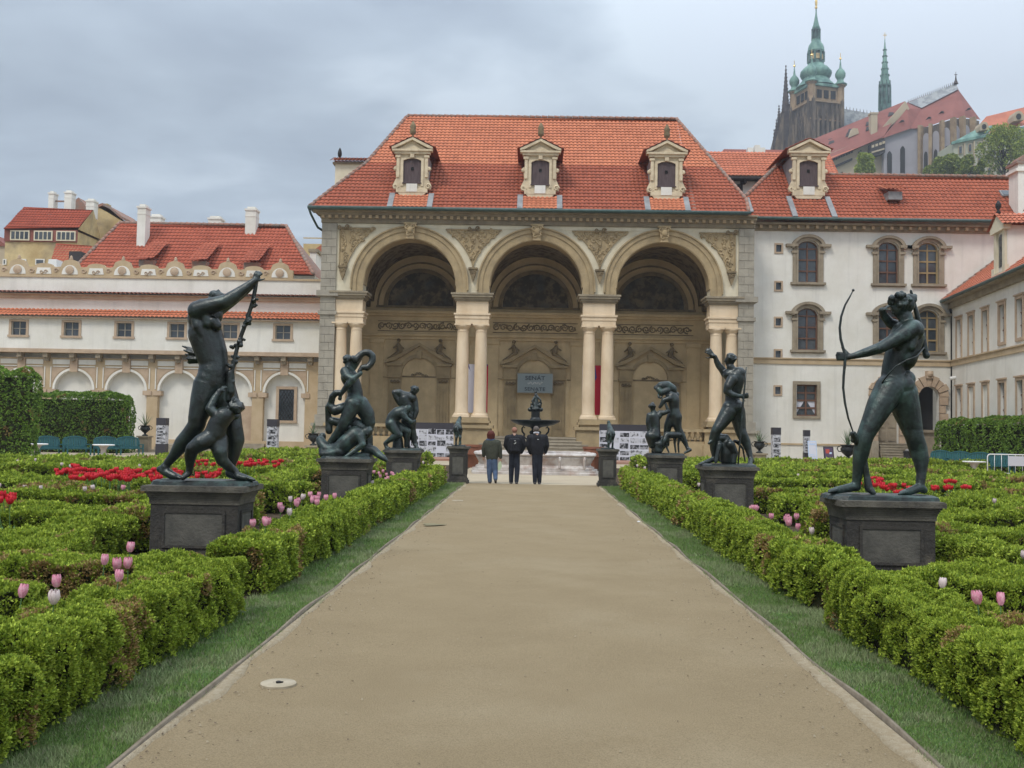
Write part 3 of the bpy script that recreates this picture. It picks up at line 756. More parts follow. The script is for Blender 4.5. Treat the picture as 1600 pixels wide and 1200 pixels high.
# ---- dormers
def dormer(parent, pxc, plane, zb=None, w=1.22, sc_=1.0, label=None, yb=None, finial=True, px_base=308, depth=3.5):
    """stone dormer with pediment and scrolls; its base stands on the roof plane at pixel (pxc, px_base)"""
    b = PP(pxc, px_base, plane); x, y, z = b.x, b.y, b.z; s = sc_
    root = MB(); y0 = y
    root.rectwall(x-.86*s, x+.86*s, z+.42*s, z+2.75*s, [(x-.56*s, x+.56*s, z+.82*s, z+2.35*s)], y0-.10, y0+.25)
    root.box(x-.86*s, x+.86*s, y0+.25, y0+depth*s, z+.0, z+2.75*s)
    d = root.build('dormer', 'dormer_stone', parent)
    if label: d['label'] = label
    t = MB()
    t.box(x-.98*s, x+.98*s, y0-.2, y0+.1, z+.18*s, z+.42*s)
    t.exz([(x-.72*s,z-.02),(x+.72*s,z-.02),(x+.9*s,z+.2*s),(x-.9*s,z+.2*s)], y0-.18, y0+.2)
    for q in (-1,1):
        t.box(x+q*.56*s, x+q*.72*s, y0-.16, y0, z+.6*s, z+2.35*s)             # window jambs
        t.box(x+q*.80*s, x+q*.98*s, y0-.18, y0+.02, z+1.15*s, z+2.55*s)
        t.box(x+q*.74*s, x+q*1.06*s, y0-.22, y0+.02, z+2.38*s, z+2.52*s)
        t.exz([(x+q*.86*s,z+.42*s),(x+q*1.16*s,z+.42*s),(x+q*1.22*s,z+.62*s),(x+q*1.12*s,z+.85*s),(x+q*1.0*s,z+1.1*s),(x+q*1.04*s,z+1.5*s),(x+q*.86*s,z+1.6*s)], y0-.08, y0+.12)
        t.scroll((x+q*1.02*s, y0-.12, z+.58*s), .17*s, .06*s, 1.3, q); t.scroll((x+q*1.0*s, y0-.12, z+1.72*s), .12*s, .05*s, 1.3, -q)
        t.ball((x+q*1.04*s, y0-.03, z+1.70*s), .15*s, 8)
    t.box(x-1.12*s, x+1.12*s, y0-.26, y0+.1, z+2.60*s, z+2.76*s); t.box(x-1.26*s, x+1.26*s, y0-.36, y0+.1, z+2.76*s, z+2.88*s)
    for q in (-1,1): t.exz([(x+q*1.28*s,z+2.88*s),(x+q*1.28*s,z+3.0*s),(x,z+3.62*s),(x,z+3.46*s),(x+q*1.0*s,z+2.95*s)], y0-.38, y0+.05)
    t.exz([(x-1.0*s,z+2.88*s),(x+1.0*s,z+2.88*s),(x,z+3.45*s)], y0-.14, y0+.05)
    t.exz([(x-.55*s,z+2.9*s),(x+.55*s,z+2.9*s),(x,z+3.2*s)], y0-.20, y0-.13)
    # segmental head of the window
    t.exz([(x-.56*s,z+2.36*s),(x-.56*s,z+2.20*s),(x-.3*s,z+2.31*s),(x,z+2.345*s),(x+.3*s,z+2.31*s),(x+.56*s,z+2.20*s),(x+.56*s,z+2.36*s)], y0-.16, y0)
    t.box(x-.12*s, x+.12*s, y0-.28, y0-.1, z+2.36*s, z+2.58*s)
    t.build('stone_frame', 'dormer_stone', d, auto=False)
    q_ = MB(); q_.box(x-.34*s, x+.34*s, y0-.22, y0-.15, z+.22*s, z+.72*s); q_.build('cartouche', 'plaster_white', d)
    for k in (-1,1): pass
    sh = MB(); sh.box(x-.565*s, x+.565*s, y0-.04, y0+.02, z+.78*s, z+2.34*s)
    sh.box(x-.60*s, x+.60*s, y0-.20, y0-.05, z+.74*s, z+.80*s)
    sh.build('shutter', 'shutter', d)
    hm = MB(); hm.box(x-.08*s, x+.08*s, y0-.08, y0-.03, z+1.62*s, z+1.80*s); hm.build('peephole', 'dark', d)
    # little tiled saddle roof running back
    for q in (-1,1):
        a_ = Vector((x, y0-.42, z+3.66*s)); b_ = Vector((x+q*1.40*s, y0-.42, z+2.98*s)); c_2 = Vector((x+q*1.40*s, y0+depth*s, z+2.98*s)); d_ = Vector((x, y0+depth*s, z+3.66*s))
        pl = plane3(a_, b_, c_2)
        tiled_roof('roof', [a_, b_, c_2, d_], pl, d, tw=.24, rh=.34, amp=.045, tint=lambda f: (.8,.72,.68), seed=int(pxc)+q)
    fl = MB(); fl.box(x-.92*s, x-.865*s, y0+.26, y0+depth*s*.8, z, z+2.75*s); fl.box(x+.865*s, x+.92*s, y0+.26, y0+depth*s*.8, z, z+2.75*s); fl.build('flashing', 'metal_sheet', d)
    if finial:
        f = MB(); f.lathe([(.12,0),(.12,.1),(.06,.16),(.06,.22),(.16,.3),(.19,.45),(.15,.62),(.20,.74),(.12,.9),(.07,1.02),(.02,1.06)], (x, y0-.15, z+3.56*s), 10); f.build('finial', 'ochre_dark', d, smooth=True)
    return d, b
def valley_strips(parent, x, w, plane, topy, tint=None):
    p0, n = plane
    for s in (-1,1):
        m = MB(); xa = x+s*w
        zt = p0.z+(topy-p0.y)*SL
        m.ext([(xa-.16, p0.y-.05, p0.z+.03), (xa+.16, p0.y-.05, p0.z+.03), (xa+.16, topy+.1, zt+.13), (xa-.16, topy+.1, zt+.13)], n*.08)
        m.build('flashing_strip', 'metal_sheet', parent)
for pxc in (643.5, 843.5, 1040.5):
    py = 306+(pxc-640)*.014
    d, b = dormer(LG, pxc, plM, px_base=py, sc_=.95)
    valley_strips(LG, b.x, 1.16, plM, b.y)
    # newer tiles under the dormer
    q = .07; a = Vector((b.x-1.0, YE-.03, EZ+.03)); c = Vector((b.x+1.0, YE-.03, EZ+.03))
    up = Vector((0, b.y-YE, SL*(b.y-YE))); nn = plM[1]*.035
    tiled_roof('new_tiles', [a+nn, c+nn, c+up+nn, a+up+nn], (a+nn, plM[1]), LG, tw=.26, rh=.30, tint=lambda f: (1.15,1.2,1.1), seed=int(pxc))
# side dormer peering over the left hip
x0 = P(528,262,65.2).x; zt = P(528,262,65.2).z
m = MB(); m.box(x0, x0+3, 64.3, 66.0, zt-2.4, zt); m.box(x0-.06, x0+.1, 64.2, 66.1, zt-1.9, zt-1.7)
sd = m.build('dormer', 'plaster_cream', LG, label='cream side dormer seen edge on over the left hip')
m = MB(); m.box(x0-.15, x0+2.6, 64.2, 66.1, zt, zt+.12); m.build('stone_frame', 'cornice', sd)
a, b_, c_2, d_ = Vector((x0-.3,64.0,zt+.12)), Vector((x0+3,64.0,zt+.12)), Vector((x0+3,65.2,zt+.62)), Vector((x0-.3,65.2,zt+.62))
tiled_roof('roof', [a,b_,c_2,d_], plane3(a,b_,c_2), sd, tw=.24, rh=.3, tint=lambda f: (.7,.62,.6))
a2, b2 = Vector((x0-.3,66.4,zt+.12)), Vector((x0+3,66.4,zt+.12)); tiled_roof('roof', [a2,b2,c_2,d_], plane3(a2,b2,c_2), sd, tw=.24, rh=.3, tint=lambda f: (.7,.62,.6))
f = MB(); f.lathe([(.10,0),(.10,.1),(.05,.15),(.12,.26),(.14,.42),(.11,.6),(.05,.75),(.02,.8)], (x0+.1, 65.2, zt+.5), 10); f.build('finial', 'iron', sd, smooth=True)

# ---- flight of steps in the middle
m = MB(); n = 7
for i in range(n):
    zt = FL-.171*i; hw = 2.35+ (.0 if i == 0 else .32*i)
    m.box(CX-hw, CX+hw, 57.2-.42*i, 57.2-.42*(i-1)+(0 if i else 3), 0 if i == n-1 else zt-.171*1.0, zt-.05)
    m.box(CX-hw-.03, CX+hw+.03, 57.16-.42*i, 57.2-.42*(i-1)+(0 if i else 3), zt-.05, zt)
m.build('front_steps', 'stone_step', LG)
m = MB(); m.box(CX-6.0, CX+6.0, 51.2, 54.6, .004, .10); tag(m.build('red_paving', 'red_paving'), kind='structure')

# ---- flags hung between the columns
def flag(x0, x1, z0, z1, lab, blue_c):
    root = thing('hanging_flag', lab, 'flag', ((x0+x1)/2, 61.6, z0), None)
    xm = (x0+x1)/2; n = 16
    def wav(x, z): return 61.6+.05*math.sin(x*5+z*.7)
    def strip(xa, xb, nm, mt, za=None):
        m = MB(); k = 6; v = []; f = []
        for j in range(n+1):
            z = z0+(z1-z0)*j/n
            for i in range(k+1):
                x = xa+(xb-xa)*i/k; v.append((x, wav(x, z), z))
        for j in range(n):
            for i in range(k): f.append((j*(k+1)+i, j*(k+1)+i+1, (j+1)*(k+1)+i+1, (j+1)*(k+1)+i))
        m.add(v, f); return m.build(nm, mt, root, smooth=True)
    strip(x0, xm, 'white_half', 'flag_white'); strip(xm, x1, 'red_half', 'flag_red')
    m = MB(); m.add([(x0, wav(x0,z1)-.03, z1), (x1, wav(x1,z1)-.03, z1), (xm, wav(xm,z1)-.03, z1-(x1-x0)*.87)], [(0,1,2)]); m.build('blue_wedge', 'flag_blue', root)
g1 = P(737,569,61.6); g2 = P(936,571,61.6); zb1 = P(737,645,61.6).z
flag(g1.x-.30, g1.x+1.0, zb1, g1.z, 'hanging flag behind the twin columns left of the grey sign, its white half showing', 0)
flag(g2.x-1.0, g2.x+.30, zb1, g2.z, 'hanging flag behind the twin columns right of the grey sign, its red half showing', 0)

# ---- sign
def text_mesh(s, size, loc, name, material, parent, rot=(PI/2,0,0), ext=.01, spacing=1.0, sx=1.0):
    cu = bpy.data.curves.new('txt', 'FONT'); cu.body = s; cu.size = size; cu.align_x = 'CENTER'; cu.extrude = ext; cu.space_character = spacing; cu.resolution_u = 3
    cu.offset = size*.012
    o = bpy.data.objects.new('txt', cu); COL.objects.link(o)
    bpy.context.view_layer.update()
    me = bpy.data.meshes.new_from_object(o.evaluated_get(bpy.context.evaluated_depsgraph_get())); bpy.data.objects.remove(o)
    me.materials.clear(); me.materials.append(MATS[material])
    q = bpy.data.objects.new(name, me); COL.objects.link(q); q.parent = parent; q.rotation_euler = rot; q.scale = (sx, 1, 1)
    q.location = Vector(loc)-wloc(parent); return q
ys = 65.7
a, b = P(809,583.5,ys), P(863,614,ys)
m = MB(); m.box(a.x, b.x, ys, ys+.06, b.z, a.z); sg = m.build('information_sign', 'sign_grey')
tag(sg, 'wide grey sign with SENAT lettering on the wall under the middle arch', 'sign')
m = MB(); m.box(a.x-.04, b.x+.04, ys+.01, ys+.10, a.z, a.z+.05); m.box(a.x-.04, b.x+.04, ys+.01, ys+.10, b.z-.05, b.z); m.box(a.x-.05, a.x, ys+.01, ys+.10, b.z, a.z); m.box(b.x, b.x+.05, ys+.01, ys+.10, b.z, a.z)
m.build('frame', 'cornice', sg)
text_mesh('SENÁT', .36, ((a.x+b.x)/2, ys-.012, a.z-.40), 'lettering', 'sign_text', sg, sx=1.15, spacing=1.05)
text_mesh('SENATE', .32, ((a.x+b.x)/2, ys-.012, b.z+.12), 'lettering', 'sign_text', sg, sx=1.15, spacing=1.05)
m = MB()
for i in range(8):
    x = (a.x+b.x)/2-.42+.12*i; m.scroll((x, ys-.015, (a.z+b.z)/2+.02*math.sin(i*2)), .07, .015, 1.0, 1 if i % 2 else -1)
m.build('emblem', 'white_paint', sg)

# ================================================================== right-hand palace block
YW = 62.0
RB = thing('palace_block', 'white palace block with arched stone windows right of the arches', 'building', (19.3, YW, 0))
RX0, RX1 = 12.9, 25.25
def wr(px, py): return P(px, py, YW)
m = MB(); cx1 = wr(1450.5,620).x; cx2 = wr(1387.5,620).x
arched = []
for pxc, yc, yb in ((1262.5,376.7,441.5),(1393.5,379,443.5),(1455.8,380,446),(1262.5,481.7,547),(1393.5,486,550),(1455.8,487,552)):
    c = wr(pxc, yc); b = wr(pxc, yb); arched.append((c.x, .60, c.z-.45, b.z))
upz, loz = arched[0], arched[3]
for i in (1,2): arched[i] = (arched[i][0], .60, upz[2], upz[3])
for i in (4,5): arched[i] = (arched[i-3][0], .60, loz[2], loz[3])
arched[3] = (arched[0][0], .60, loz[2], loz[3])
zmid = (upz[3]+loz[2])/2+.2
tiny = []
for py in (388,447,503,553.5,610):
    c = wr(1209, py); tiny.append((14.62, 14.94, c.z-.22, c.z+.22))
dz = wr(1450,604).z
def recess(ops_c, ops_r, z0, z1):
    mm = MB(); return mm
# front skin with true openings, 35 cm deep
GLZ = YW+.22
def seg_head(m, cx, r, zs, z1, y0, y1):      # pieces of wall over a flat-arched head
    n = 12; v = []
    for i in range(n+1):
        a = PI-PI*i/n; v += [(cx+r*math.cos(a),y0,zs+.75*r*math.sin(a)),(cx+r*math.cos(a),y0,z1),(cx+r*math.cos(a),y1,z1),(cx+r*math.cos(a),y1,zs+.75*r*math.sin(a))]
    f = []
    for i in range(n):
        b = 4*i
        for k in range(4): f.append((b+k, b+4+k, b+4+(k+1)%4, b+(k+1)%4))
    m.add(v, f)
sq = wr(1260, 625); sqw = (sq.x-.62, sq.x+.62, wr(1260,650).z, wr(1260,601).z)
colsx = sorted([arched[0][0], arched[1][0], arched[2][0]])
doors = [(cx2, .62, dz-.62, 1.2), (cx1, .62, dz-.62, 2.05)]
cur = RX0; Y0, Y1 = YW, YW+.35; ZT = 14.0
def colwall(a, b, holes):        # holes (z0,z1) sorted
    zc = 0
    for h in holes: m.box(a, b, Y0, Y1, zc, h[0]); zc = h[1]
    m.box(a, b, Y0, Y1, zc, ZT)
spans = [(14.62, 14.94, [(t[2], t[3]) for t in sorted(tiny, key=lambda q: q[2])]),
         (arched[0][0]-.62, arched[0][0]+.62, 'win0'), (cx2-.62, cx2+.62, 'win1'), (cx1-.62, cx1+.62, 'win2')]
for a, b, h in spans:
    m.box(cur, a, Y0, Y1, 0, ZT)
    if isinstance(h, list): colwall(a, b, h)
    else:
        k = int(h[-1]); cxx = (a+b)/2; U, Lw = arched[k], arched[k+3]
        top = []
        if k == 0: holes = [(sqw[2], sqw[3])]
        else:
            d = doors[k-1]; holes = []
        zc = 0
        if k == 0: m.box(a, b, Y0, Y1, 0, sqw[2]); zc = sqw[3]
        else:
            d = doors[k-1]; m.box(a, b, Y0, Y1, 0, d[3]); n = 14
            seg = MB(); v = []
            zt2 = d[2]+.62+.3
            for i in range(n+1):
                t = PI-PI*i/n; v += [(cxx+.62*math.cos(t),Y0,d[2]+.62*math.sin(t)),(cxx+.62*math.cos(t),Y0,zt2),(cxx+.62*math.cos(t),Y1,zt2),(cxx+.62*math.cos(t),Y1,d[2]+.62*math.sin(t))]
            m.add(v, [(4*i+q, 4*i+4+q, 4*i+4+(q+1)%4, 4*i+(q+1)%4) for i in range(n) for q in range(4)]); zc = zt2
        m.box(a, b, Y0, Y1, zc, Lw[3]); seg_head(m, cxx, .62, Lw[2], Lw[2]+.7, Y0, Y1)
        m.box(a, b, Y0, Y1, Lw[2]+.7, U[3]); seg_head(m, cxx, .62, U[2], U[2]+.7, Y0, Y1); m.box(a, b, Y0, Y1, U[2]+.7, ZT)
    cur = b
m.box(cur, RX1, Y0, Y1, 0, ZT); m.box(RX0, RX0+.4, Y1, 70, 0, 14.4)
m.build('wall', 'plaster_white', RB)
m = MB(); m.box(RX0, 46, 70.01, 70.4, 0, 14.4); m.build('rear_wall', 'plaster_white', RB)
def mullions(m, cx, hw, z0, z1, y, nx=2, nz=4, t=.035):
    for i in range(nx+1):
        x = cx-hw+2*hw*i/nx; m.box(x-t, x+t, y-.03, y+.03, z0, z1)
    for j in range(nz+1):
        z = z0+(z1-z0)*j/nz; m.box(cx-hw, cx+hw, y-.025, y+.035, z-t, z+t)
for k, (cxx, r, zs, zb) in enumerate(arched):
    cxx = [arched[0][0], cx2, cx1][k % 3]
    pale = (k % 3 == 2)
    f = MB()
    for s in (-1,1):
        f.box(cxx+s*.62, cxx+s*.92, YW-.10, YW+.1, zb, zs+.02); f.box(cxx+s*.60, cxx+s*.70, YW-.14, YW+.1, zb, zs+.02)
        f.box(cxx+s*.62, cxx+s*1.0, YW-.16, YW+.05, zs-.30, zs-.16); f.box(cxx+s*.66, cxx+s*1.35, YW-.28, YW+.02, zs+.08, zs+.24)
    n = 16
    for (r0, r1, yy) in ((.62,.86,.12),(.84,1.04,.26)):
        v = []
        for i in range(n+1):
            t = PI*i/n; c_, s_ = math.cos(t), .78*math.sin(t)
            v += [(cxx+c_*r0,YW-yy,zs+.02+s_*r0),(cxx+c_*r1,YW-yy,zs+.02+s_*r1),(cxx+c_*r1,YW+.02,zs+.02+s_*r1),(cxx+c_*r0,YW+.02,zs+.02+s_*r0)]
        f.add(v, [(4*i+q, 4*i+4+q, 4*i+4+(q+1)%4, 4*i+(q+1)%4) for i in range(n) for q in range(4)]+[(0,1,2,3),(4*n+3,4*n+2,4*n+1,4*n)])
    f.box(cxx-1.05, cxx+1.05, YW-.20, YW+.02, zb-.14, zb); f.box(cxx-.98, cxx+.98, YW-.10, YW+.02, zb-.20, zb-.14)
    w = f.build('window', 'win_stone', RB)
    g = MB(); g.exz([(cxx-.62, zb), (cxx+.62, zb)]+[(cxx+.62*math.cos(PI*i/12), zs+.47*math.sin(PI*i/12)) for i in range(13)], GLZ, GLZ+.03); g.build('pane', 'glass', w)
    b = MB(); mullions(b, cxx, .58, zb+.03, zs, GLZ-.03, 2, 3, .045 if not pale else .05); b.box(cxx-.035, cxx+.035, GLZ-.05, GLZ, zs, zs+.45)
    b.arc(cxx, zs, .54, .62, 0, PI, GLZ-.05, GLZ, 14)
    b.V = [(v[0], v[1], zs+(v[2]-zs)*(.76 if v[2] > zs else 1)) for v in b.V]
    b.build('window_bars', 'win_wood_pale' if pale else 'win_wood', w)
    if k in (99,): 
        e = MB()
        for j in range(6): e.cap((cxx-.3+.11*j, GLZ-.01, zb+.25), .07, (cxx-.25+.1*j, GLZ-.01, zb+.55+.1*math.sin(j*2)), .04, 6)
        e.build('flowers', 'petal_red', w)
f = MB(); a, b, z0, z1 = sqw
f.box(a-.2, a, YW-.1, YW+.1, z0, z1); f.box(b, b+.2, YW-.1, YW+.1, z0, z1); f.box(a-.2, b+.2, YW-.1, YW+.1, z1, z1+.2); f.box(a-.2, b+.2, YW-.1, YW+.1, z0-.15, z0)
w = f.build('window', 'win_stone', RB); g = MB(); g.box(a, b, GLZ, GLZ+.03, z0, z1); g.build('pane', 'glass', w)
g = MB(); mullions(g, (a+b)/2, (b-a)/2-.02, z0+.03, z1-.03, GLZ-.04, 2, 4, .05); g.build('window_bars', 'win_wood', w)
g = MB()
for s in (-1,1): g.exz([((a+b)/2+s*.58, z0+.1), ((a+b)/2+s*.08, z0+.9), ((a+b)/2+s*.58, z0+.95)], GLZ-.012, GLZ-.004)
g.build('curtain', 'board_white', w)
for t in tiny:
    f = MB(); a, b, z0, z1 = t
    f.box(a-.1, a, YW-.05, YW+.05, z0-.1, z1+.1); f.box(b, b+.1, YW-.05, YW+.05, z0-.1, z1+.1); f.box(a, b, YW-.05, YW+.05, z1, z1+.1); f.box(a, b, YW-.05, YW+.05, z0-.1, z0)
    w = f.build('window', 'win_trim', RB); g = MB(); g.box(a, b, YW+.12, YW+.2, z0, z1); g.build('pane', 'glass', w)
for d in doors:
    f = MB(); c, r, zs, zb = d; R = random.Random(4)
    for i in range(9):
        a0 = PI*i/9+.02; f.arc(c, zs, .63, 1.18+(.14 if i == 4 else (i % 2)*.08), a0, PI*(i+1)/9-.02, YW-.16-(.05 if i % 2 else 0), YW+.05, 3)
    nb = int((zs-zb)/.42)
    for i in range(nb):
        for s in (-1,1):
            ww = 1.12 if i % 2 else .98; f.box(c+s*.63, c+s*ww, YW-.16-(.04 if i % 2 else 0), YW+.05, zb+(zs-zb)*i/nb+.015, zb+(zs-zb)*(i+1)/nb-.015)
    f.box(c-.2, c+.2, YW-.26, YW, zs+1.1, zs+1.55); f.ball((c, YW-.2, zs+1.35), .2, 8)
    w = f.build('doorway', 'win_trim', RB)
    if d is doors[1]:
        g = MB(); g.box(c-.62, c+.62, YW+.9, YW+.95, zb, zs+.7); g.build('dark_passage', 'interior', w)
        g = MB(); g.box(c-.75, c+.75, YW-.3, YW+.3, zb-.16, zb); g.box(c-.6, c+.6, YW-.15, YW+.01, 0, zb-.16); g.build('sill', 'win_stone', w)
    else:
        g = MB(); g.box(c-.62, c+.62, YW+.28, YW+.34, zb, zs+.62)
        for s in (-1,1):
            for k in range(3): g.box(c+s*.1, c+s*.52, YW+.24, YW+.285, zb+.15+.8*k, zb+.8+.8*k)
        g.build('door', 'win_stone', w)
m = MB()
for i in range(8):
    z = 1.2-.15*i; m.box(cx2-.95-.07*i, cx2+1.2+.05*i, 60.6-.32*i, 60.6-.32*(i-1)+(0 if i else 1.5), 0 if i == 7 else z-.15, z-.04); m.box(cx2-.98-.07*i, cx2+1.23+.05*i, 60.56-.32*i, 60.6-.32*(i-1)+(0 if i else 1.38), z-.04, z)
m.box(cx2-1.55, cx2-1.15, 60.2, 61.98, 0, 1.35); m.build('door_steps', 'stone_step', RB)
zsc = wr(1300,566).z
m = MB(); m.box(RX0, RX1-.02, YW-.07, YW, zsc-.15, zsc+.15); m.box(RX0, RX1-.02, YW-.13, YW, zsc+.15, zsc+.22)
zpl = wr(1250,694).z; m.box(RX0, cx2-1.3, YW-.06, YW, zpl-.05, zpl+.05)
m.build('string_course', 'plaster_tan', RB)
zf = wr(1300,362).z
m = MB(); m.box(RX0, RX1+12, YW-.08, YW+.35, zf, 14.0); m.box(RX0, RX1+12, YW-.12, YW+.1, 13.98, 14.06); m.box(RX0, RX1+12, YW-.5, YW+.1, 14.28, 14.40); m.box(RX0, RX1+12, YW-.2, YW+.1, 14.06, 14.28)
c_ = m.build('cornice', 'cornice', RB)
m = MB(); x = RX0+.1
while x < RX1+6: m.box(x, x+.16, YW-.38, YW-.19, 14.08, 14.26); x += .56
m.build('dentils', 'plaster_tan', c_)
m = MB(); m.box(RX1, RX1+14, YW+.02, YW+.4, 6, 14.0); m.build('wall_return', 'plaster_white', RB)
# roof of the block
YE2 = 61.3; EZ2 = P(1300,341,YE2).z
plR = (Vector((0,YE2,EZ2)), Vector((0,-SL,1)).normalized())
B0 = Vector((P(1166,335,YE2).x, YE2, EZ2)); B1 = Vector((32, YE2, EZ2))
k2 = [PP(*q, plR) for q in ((1165,308),(1200,274),(1236,238),(1262,222),(1290,262),(1296,274),(1600,282))]
k2[-1] = Vector((32, k2[5].y, k2[5].z)); 
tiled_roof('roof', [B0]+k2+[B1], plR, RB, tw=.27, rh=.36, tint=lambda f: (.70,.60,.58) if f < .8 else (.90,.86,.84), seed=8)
m = MB(); ridgecap(m, [k2[5], k2[6]]); m.build('ridge_tiles', 'tile_ridge', RB, smooth=True)
m = MB(); ridgecap(m, k2[:4], .13); m.build('ridge_tiles', 'tile_ridge', RB, smooth=True)
m = MB(); n = len(k2); bk = [Vector((p.x+ (2.5 if i < 4 else 0), 2*k2[5].y-p.y+6, EZ2)) for i, p in enumerate(k2)]
m.add([p-Vector((0,0,.03)) for p in k2]+bk, [(i,i+1,n+i+1,n+i) for i in range(n-1)]); m.build('rear_slope', 'tile_ridge', RB)
m = MB(); m.tube([B0+Vector((-.1,-.1,-.06)), B1+Vector((0,-.1,-.06))], .10, 10); m.build('gutter', 'gutter', RB, smooth=True)
d, b = dormer(RB, 1262.5, plR, px_base=311, sc_=.97*1.04, finial=False, depth=5.0)
valley_strips(RB, b.x, 1.18, plR, b.y)
m = MB(); p = PP(1168,334,plR); q_ = PP(1163,312,plR); m.ext([p+Vector((-.1,-.1,.1)), p+Vector((.35,-.1,.1)), q_+Vector((.3,0,.1)), q_+Vector((-.1,0,.1))], (0,0,.05)); m.build('valley_flashing', 'metal_sheet', RB)
# hatch and skylight on the slope
h = PP(1391,308,plR); m = MB(); m.box(h.x-.42, h.x+.42, h.y-.9, h.y+.2, h.z-.35, h.z+.15); m.build('roof_hatch', 'metal_sheet', RB)
a, b_, c_2, d_ = [Vector(q) for q in ((h.x-.6,h.y-1.1,h.z+.22),(h.x+.6,h.y-1.1,h.z+.22),(h.x+.6,h.y+.6,h.z+.85),(h.x-.6,h.y+.6,h.z+.85))]
tiled_roof('roof', [a,b_,c_2,d_], plane3(a,b_,c_2), RB, tw=.24, rh=.3, tint=lambda f: (1.1,1.1,1))
h = PP(1573,305,plR); m = MB(); m.obox(h+plR[1]*.1, (1,0,0), Vector((0,1,SL)).normalized(), plR[1], .42, .32, .07); sk = m.build('skylight', 'metal_sheet', RB)
m = MB(); m.obox(h+plR[1]*.18, (1,0,0), Vector((0,1,SL)).normalized(), plR[1], .32, .24, .01); m.build('pane', 'glass', sk)
# downpipe in the corner
m = MB(); p = P(1487,480,YW-.15); q_ = P(1489,655,YW-.15)
m.tube([Vector((p.x-.25,YW-.4,p.z+.5)), Vector((p.x-.1,YW-.2,p.z-.1)), Vector((p.x,YW-.15,p.z-.6)), Vector((p.x,YW-.15,0))], .07, 8); m.build('downpipe', 'iron', RB, smooth=True)
cm = P(1493,590,61.2); m = MB(); m.cap(cm, .10, cm+Vector((-.28,-.1,-.05)), .11, 8); m.box(cm.x, cm.x+.3, 61.1, 61.5, cm.z-.05, cm.z+.08); tag(m.build('security_camera', 'white_paint', smooth=True), 'small white security camera on the corner beside the drainpipe', 'camera')
# chimney at the right edge
p = P(1594,334,61.9); zt = P(1594,258,61.9).z
m = MB(); m.box(p.x-.35, p.x+1.0, 61.4, 62.6, p.z-.4, zt-.5); m.box(p.x-.5, p.x+1.15, 61.3, 62.7, zt-.5, zt-.32); m.box(p.x-.35, p.x+1.0, 61.4, 62.6, zt-.32, zt-.05)
ch = m.build('chimney', 'plaster_white', RB); m = MB(); m.box(p.x-.5, p.x+1.1, 61.3, 62.7, zt-.05, zt+.1); m.arc(p.x+.3, zt+.1, .0, .5, 0, PI, 61.4, 62.6, 10); m.build('chimney_cap', 'tile_ridge', ch)

# roof seen between the two
MR = thing('tiled_outbuilding', 'red tiled roof over a white wall glimpsed between the two main roofs', 'building', (15.5, 74, 0))
e0, e1 = P(1120,274,72), P(1245,277,72); ez = e0.z; e0.z = e1.z = ez; e1.x += 3; e0.x -= 3
u_ = P(1100,239,76); r0, r1 = Vector((e0.x, 0, 0)), Vector((e1.x,0,0))
plQ = (Vector((0,72,ez)), Vector((0,-.9,1)).normalized()); t0 = PP(1170,238,plQ)
a,b_,c_2,d_ = e0, e1, Vector((e1.x, t0.y, t0.z)), Vector((e0.x, t0.y, t0.z))
tiled_roof('roof', [a,b_,c_2,d_], plQ, MR, tw=.27, rh=.36)
m = MB(); m.add([c_2, d_, Vector((d_.x, 2*t0.y-72, ez)), Vector((c_2.x, 2*t0.y-72, ez))], [(0,1,2,3)]); m.build('rear_slope', 'tile_ridge', MR)
m = MB(); m.box(e0.x+.3, e1.x-.3, 72.8, 73.2, 0, ez-.1); m.build('wall', 'plaster_white', MR)
m = MB(); wz = ez-.2
for i in range(14): x = e0.x+.5+.9*i; m.box(x, x+.14, 72.1, 72.8, wz-.25, wz)
m.box(e0.x, e1.x, 71.95, 72.8, wz, ez-.03); m.build('eaves', 'timber', MR)
m = MB(); p = P(1170,290,72.7); m.box(p.x-.6, p.x-.45, 72.6, 72.8, p.z-.9, wz); m.box(p.x-1.6, p.x-.6, 72.66, 72.8, wz-.75, wz-.25); m.build('window_strip', 'timber', MR)
# further roof behind it
FR = thing('far_red_roof', 'dull red roof ridge with small chimneys just above the tiled outbuilding', 'building', (22, 95, 0))
e0, e1 = P(1110,250,95), P(1250,250,95); z0 = e0.z-2; zt = P(1170,233.5,99).z; ax_ = P(1131,233,99).x; bx_ = P(1262,233,99).x
m = MB(); m.add([(ax_-3,95,z0),(bx_+3,95,z0),(bx_,99,zt),(ax_,99,zt),(ax_-3,103,z0),(bx_+3,103,z0)], [(0,1,2,3),(3,2,5,4),(0,3,4),(1,5,2)]); m.build('roof', 'far_tile', FR)
m = MB(); m.box(ax_-3,bx_+3,95.5,102.5,0,z0); m.build('wall', 'plaster_white', FR)
for px_ in (1172,1183,1191):
    p = P(px_,233,98); m = MB(); m.box(p.x-.25,p.x+.25,97.8,98.6,p.z-1,p.z+.1 if px_ != 1183 else p.z+.35); m.build('chimney', 'plaster_white', FR)

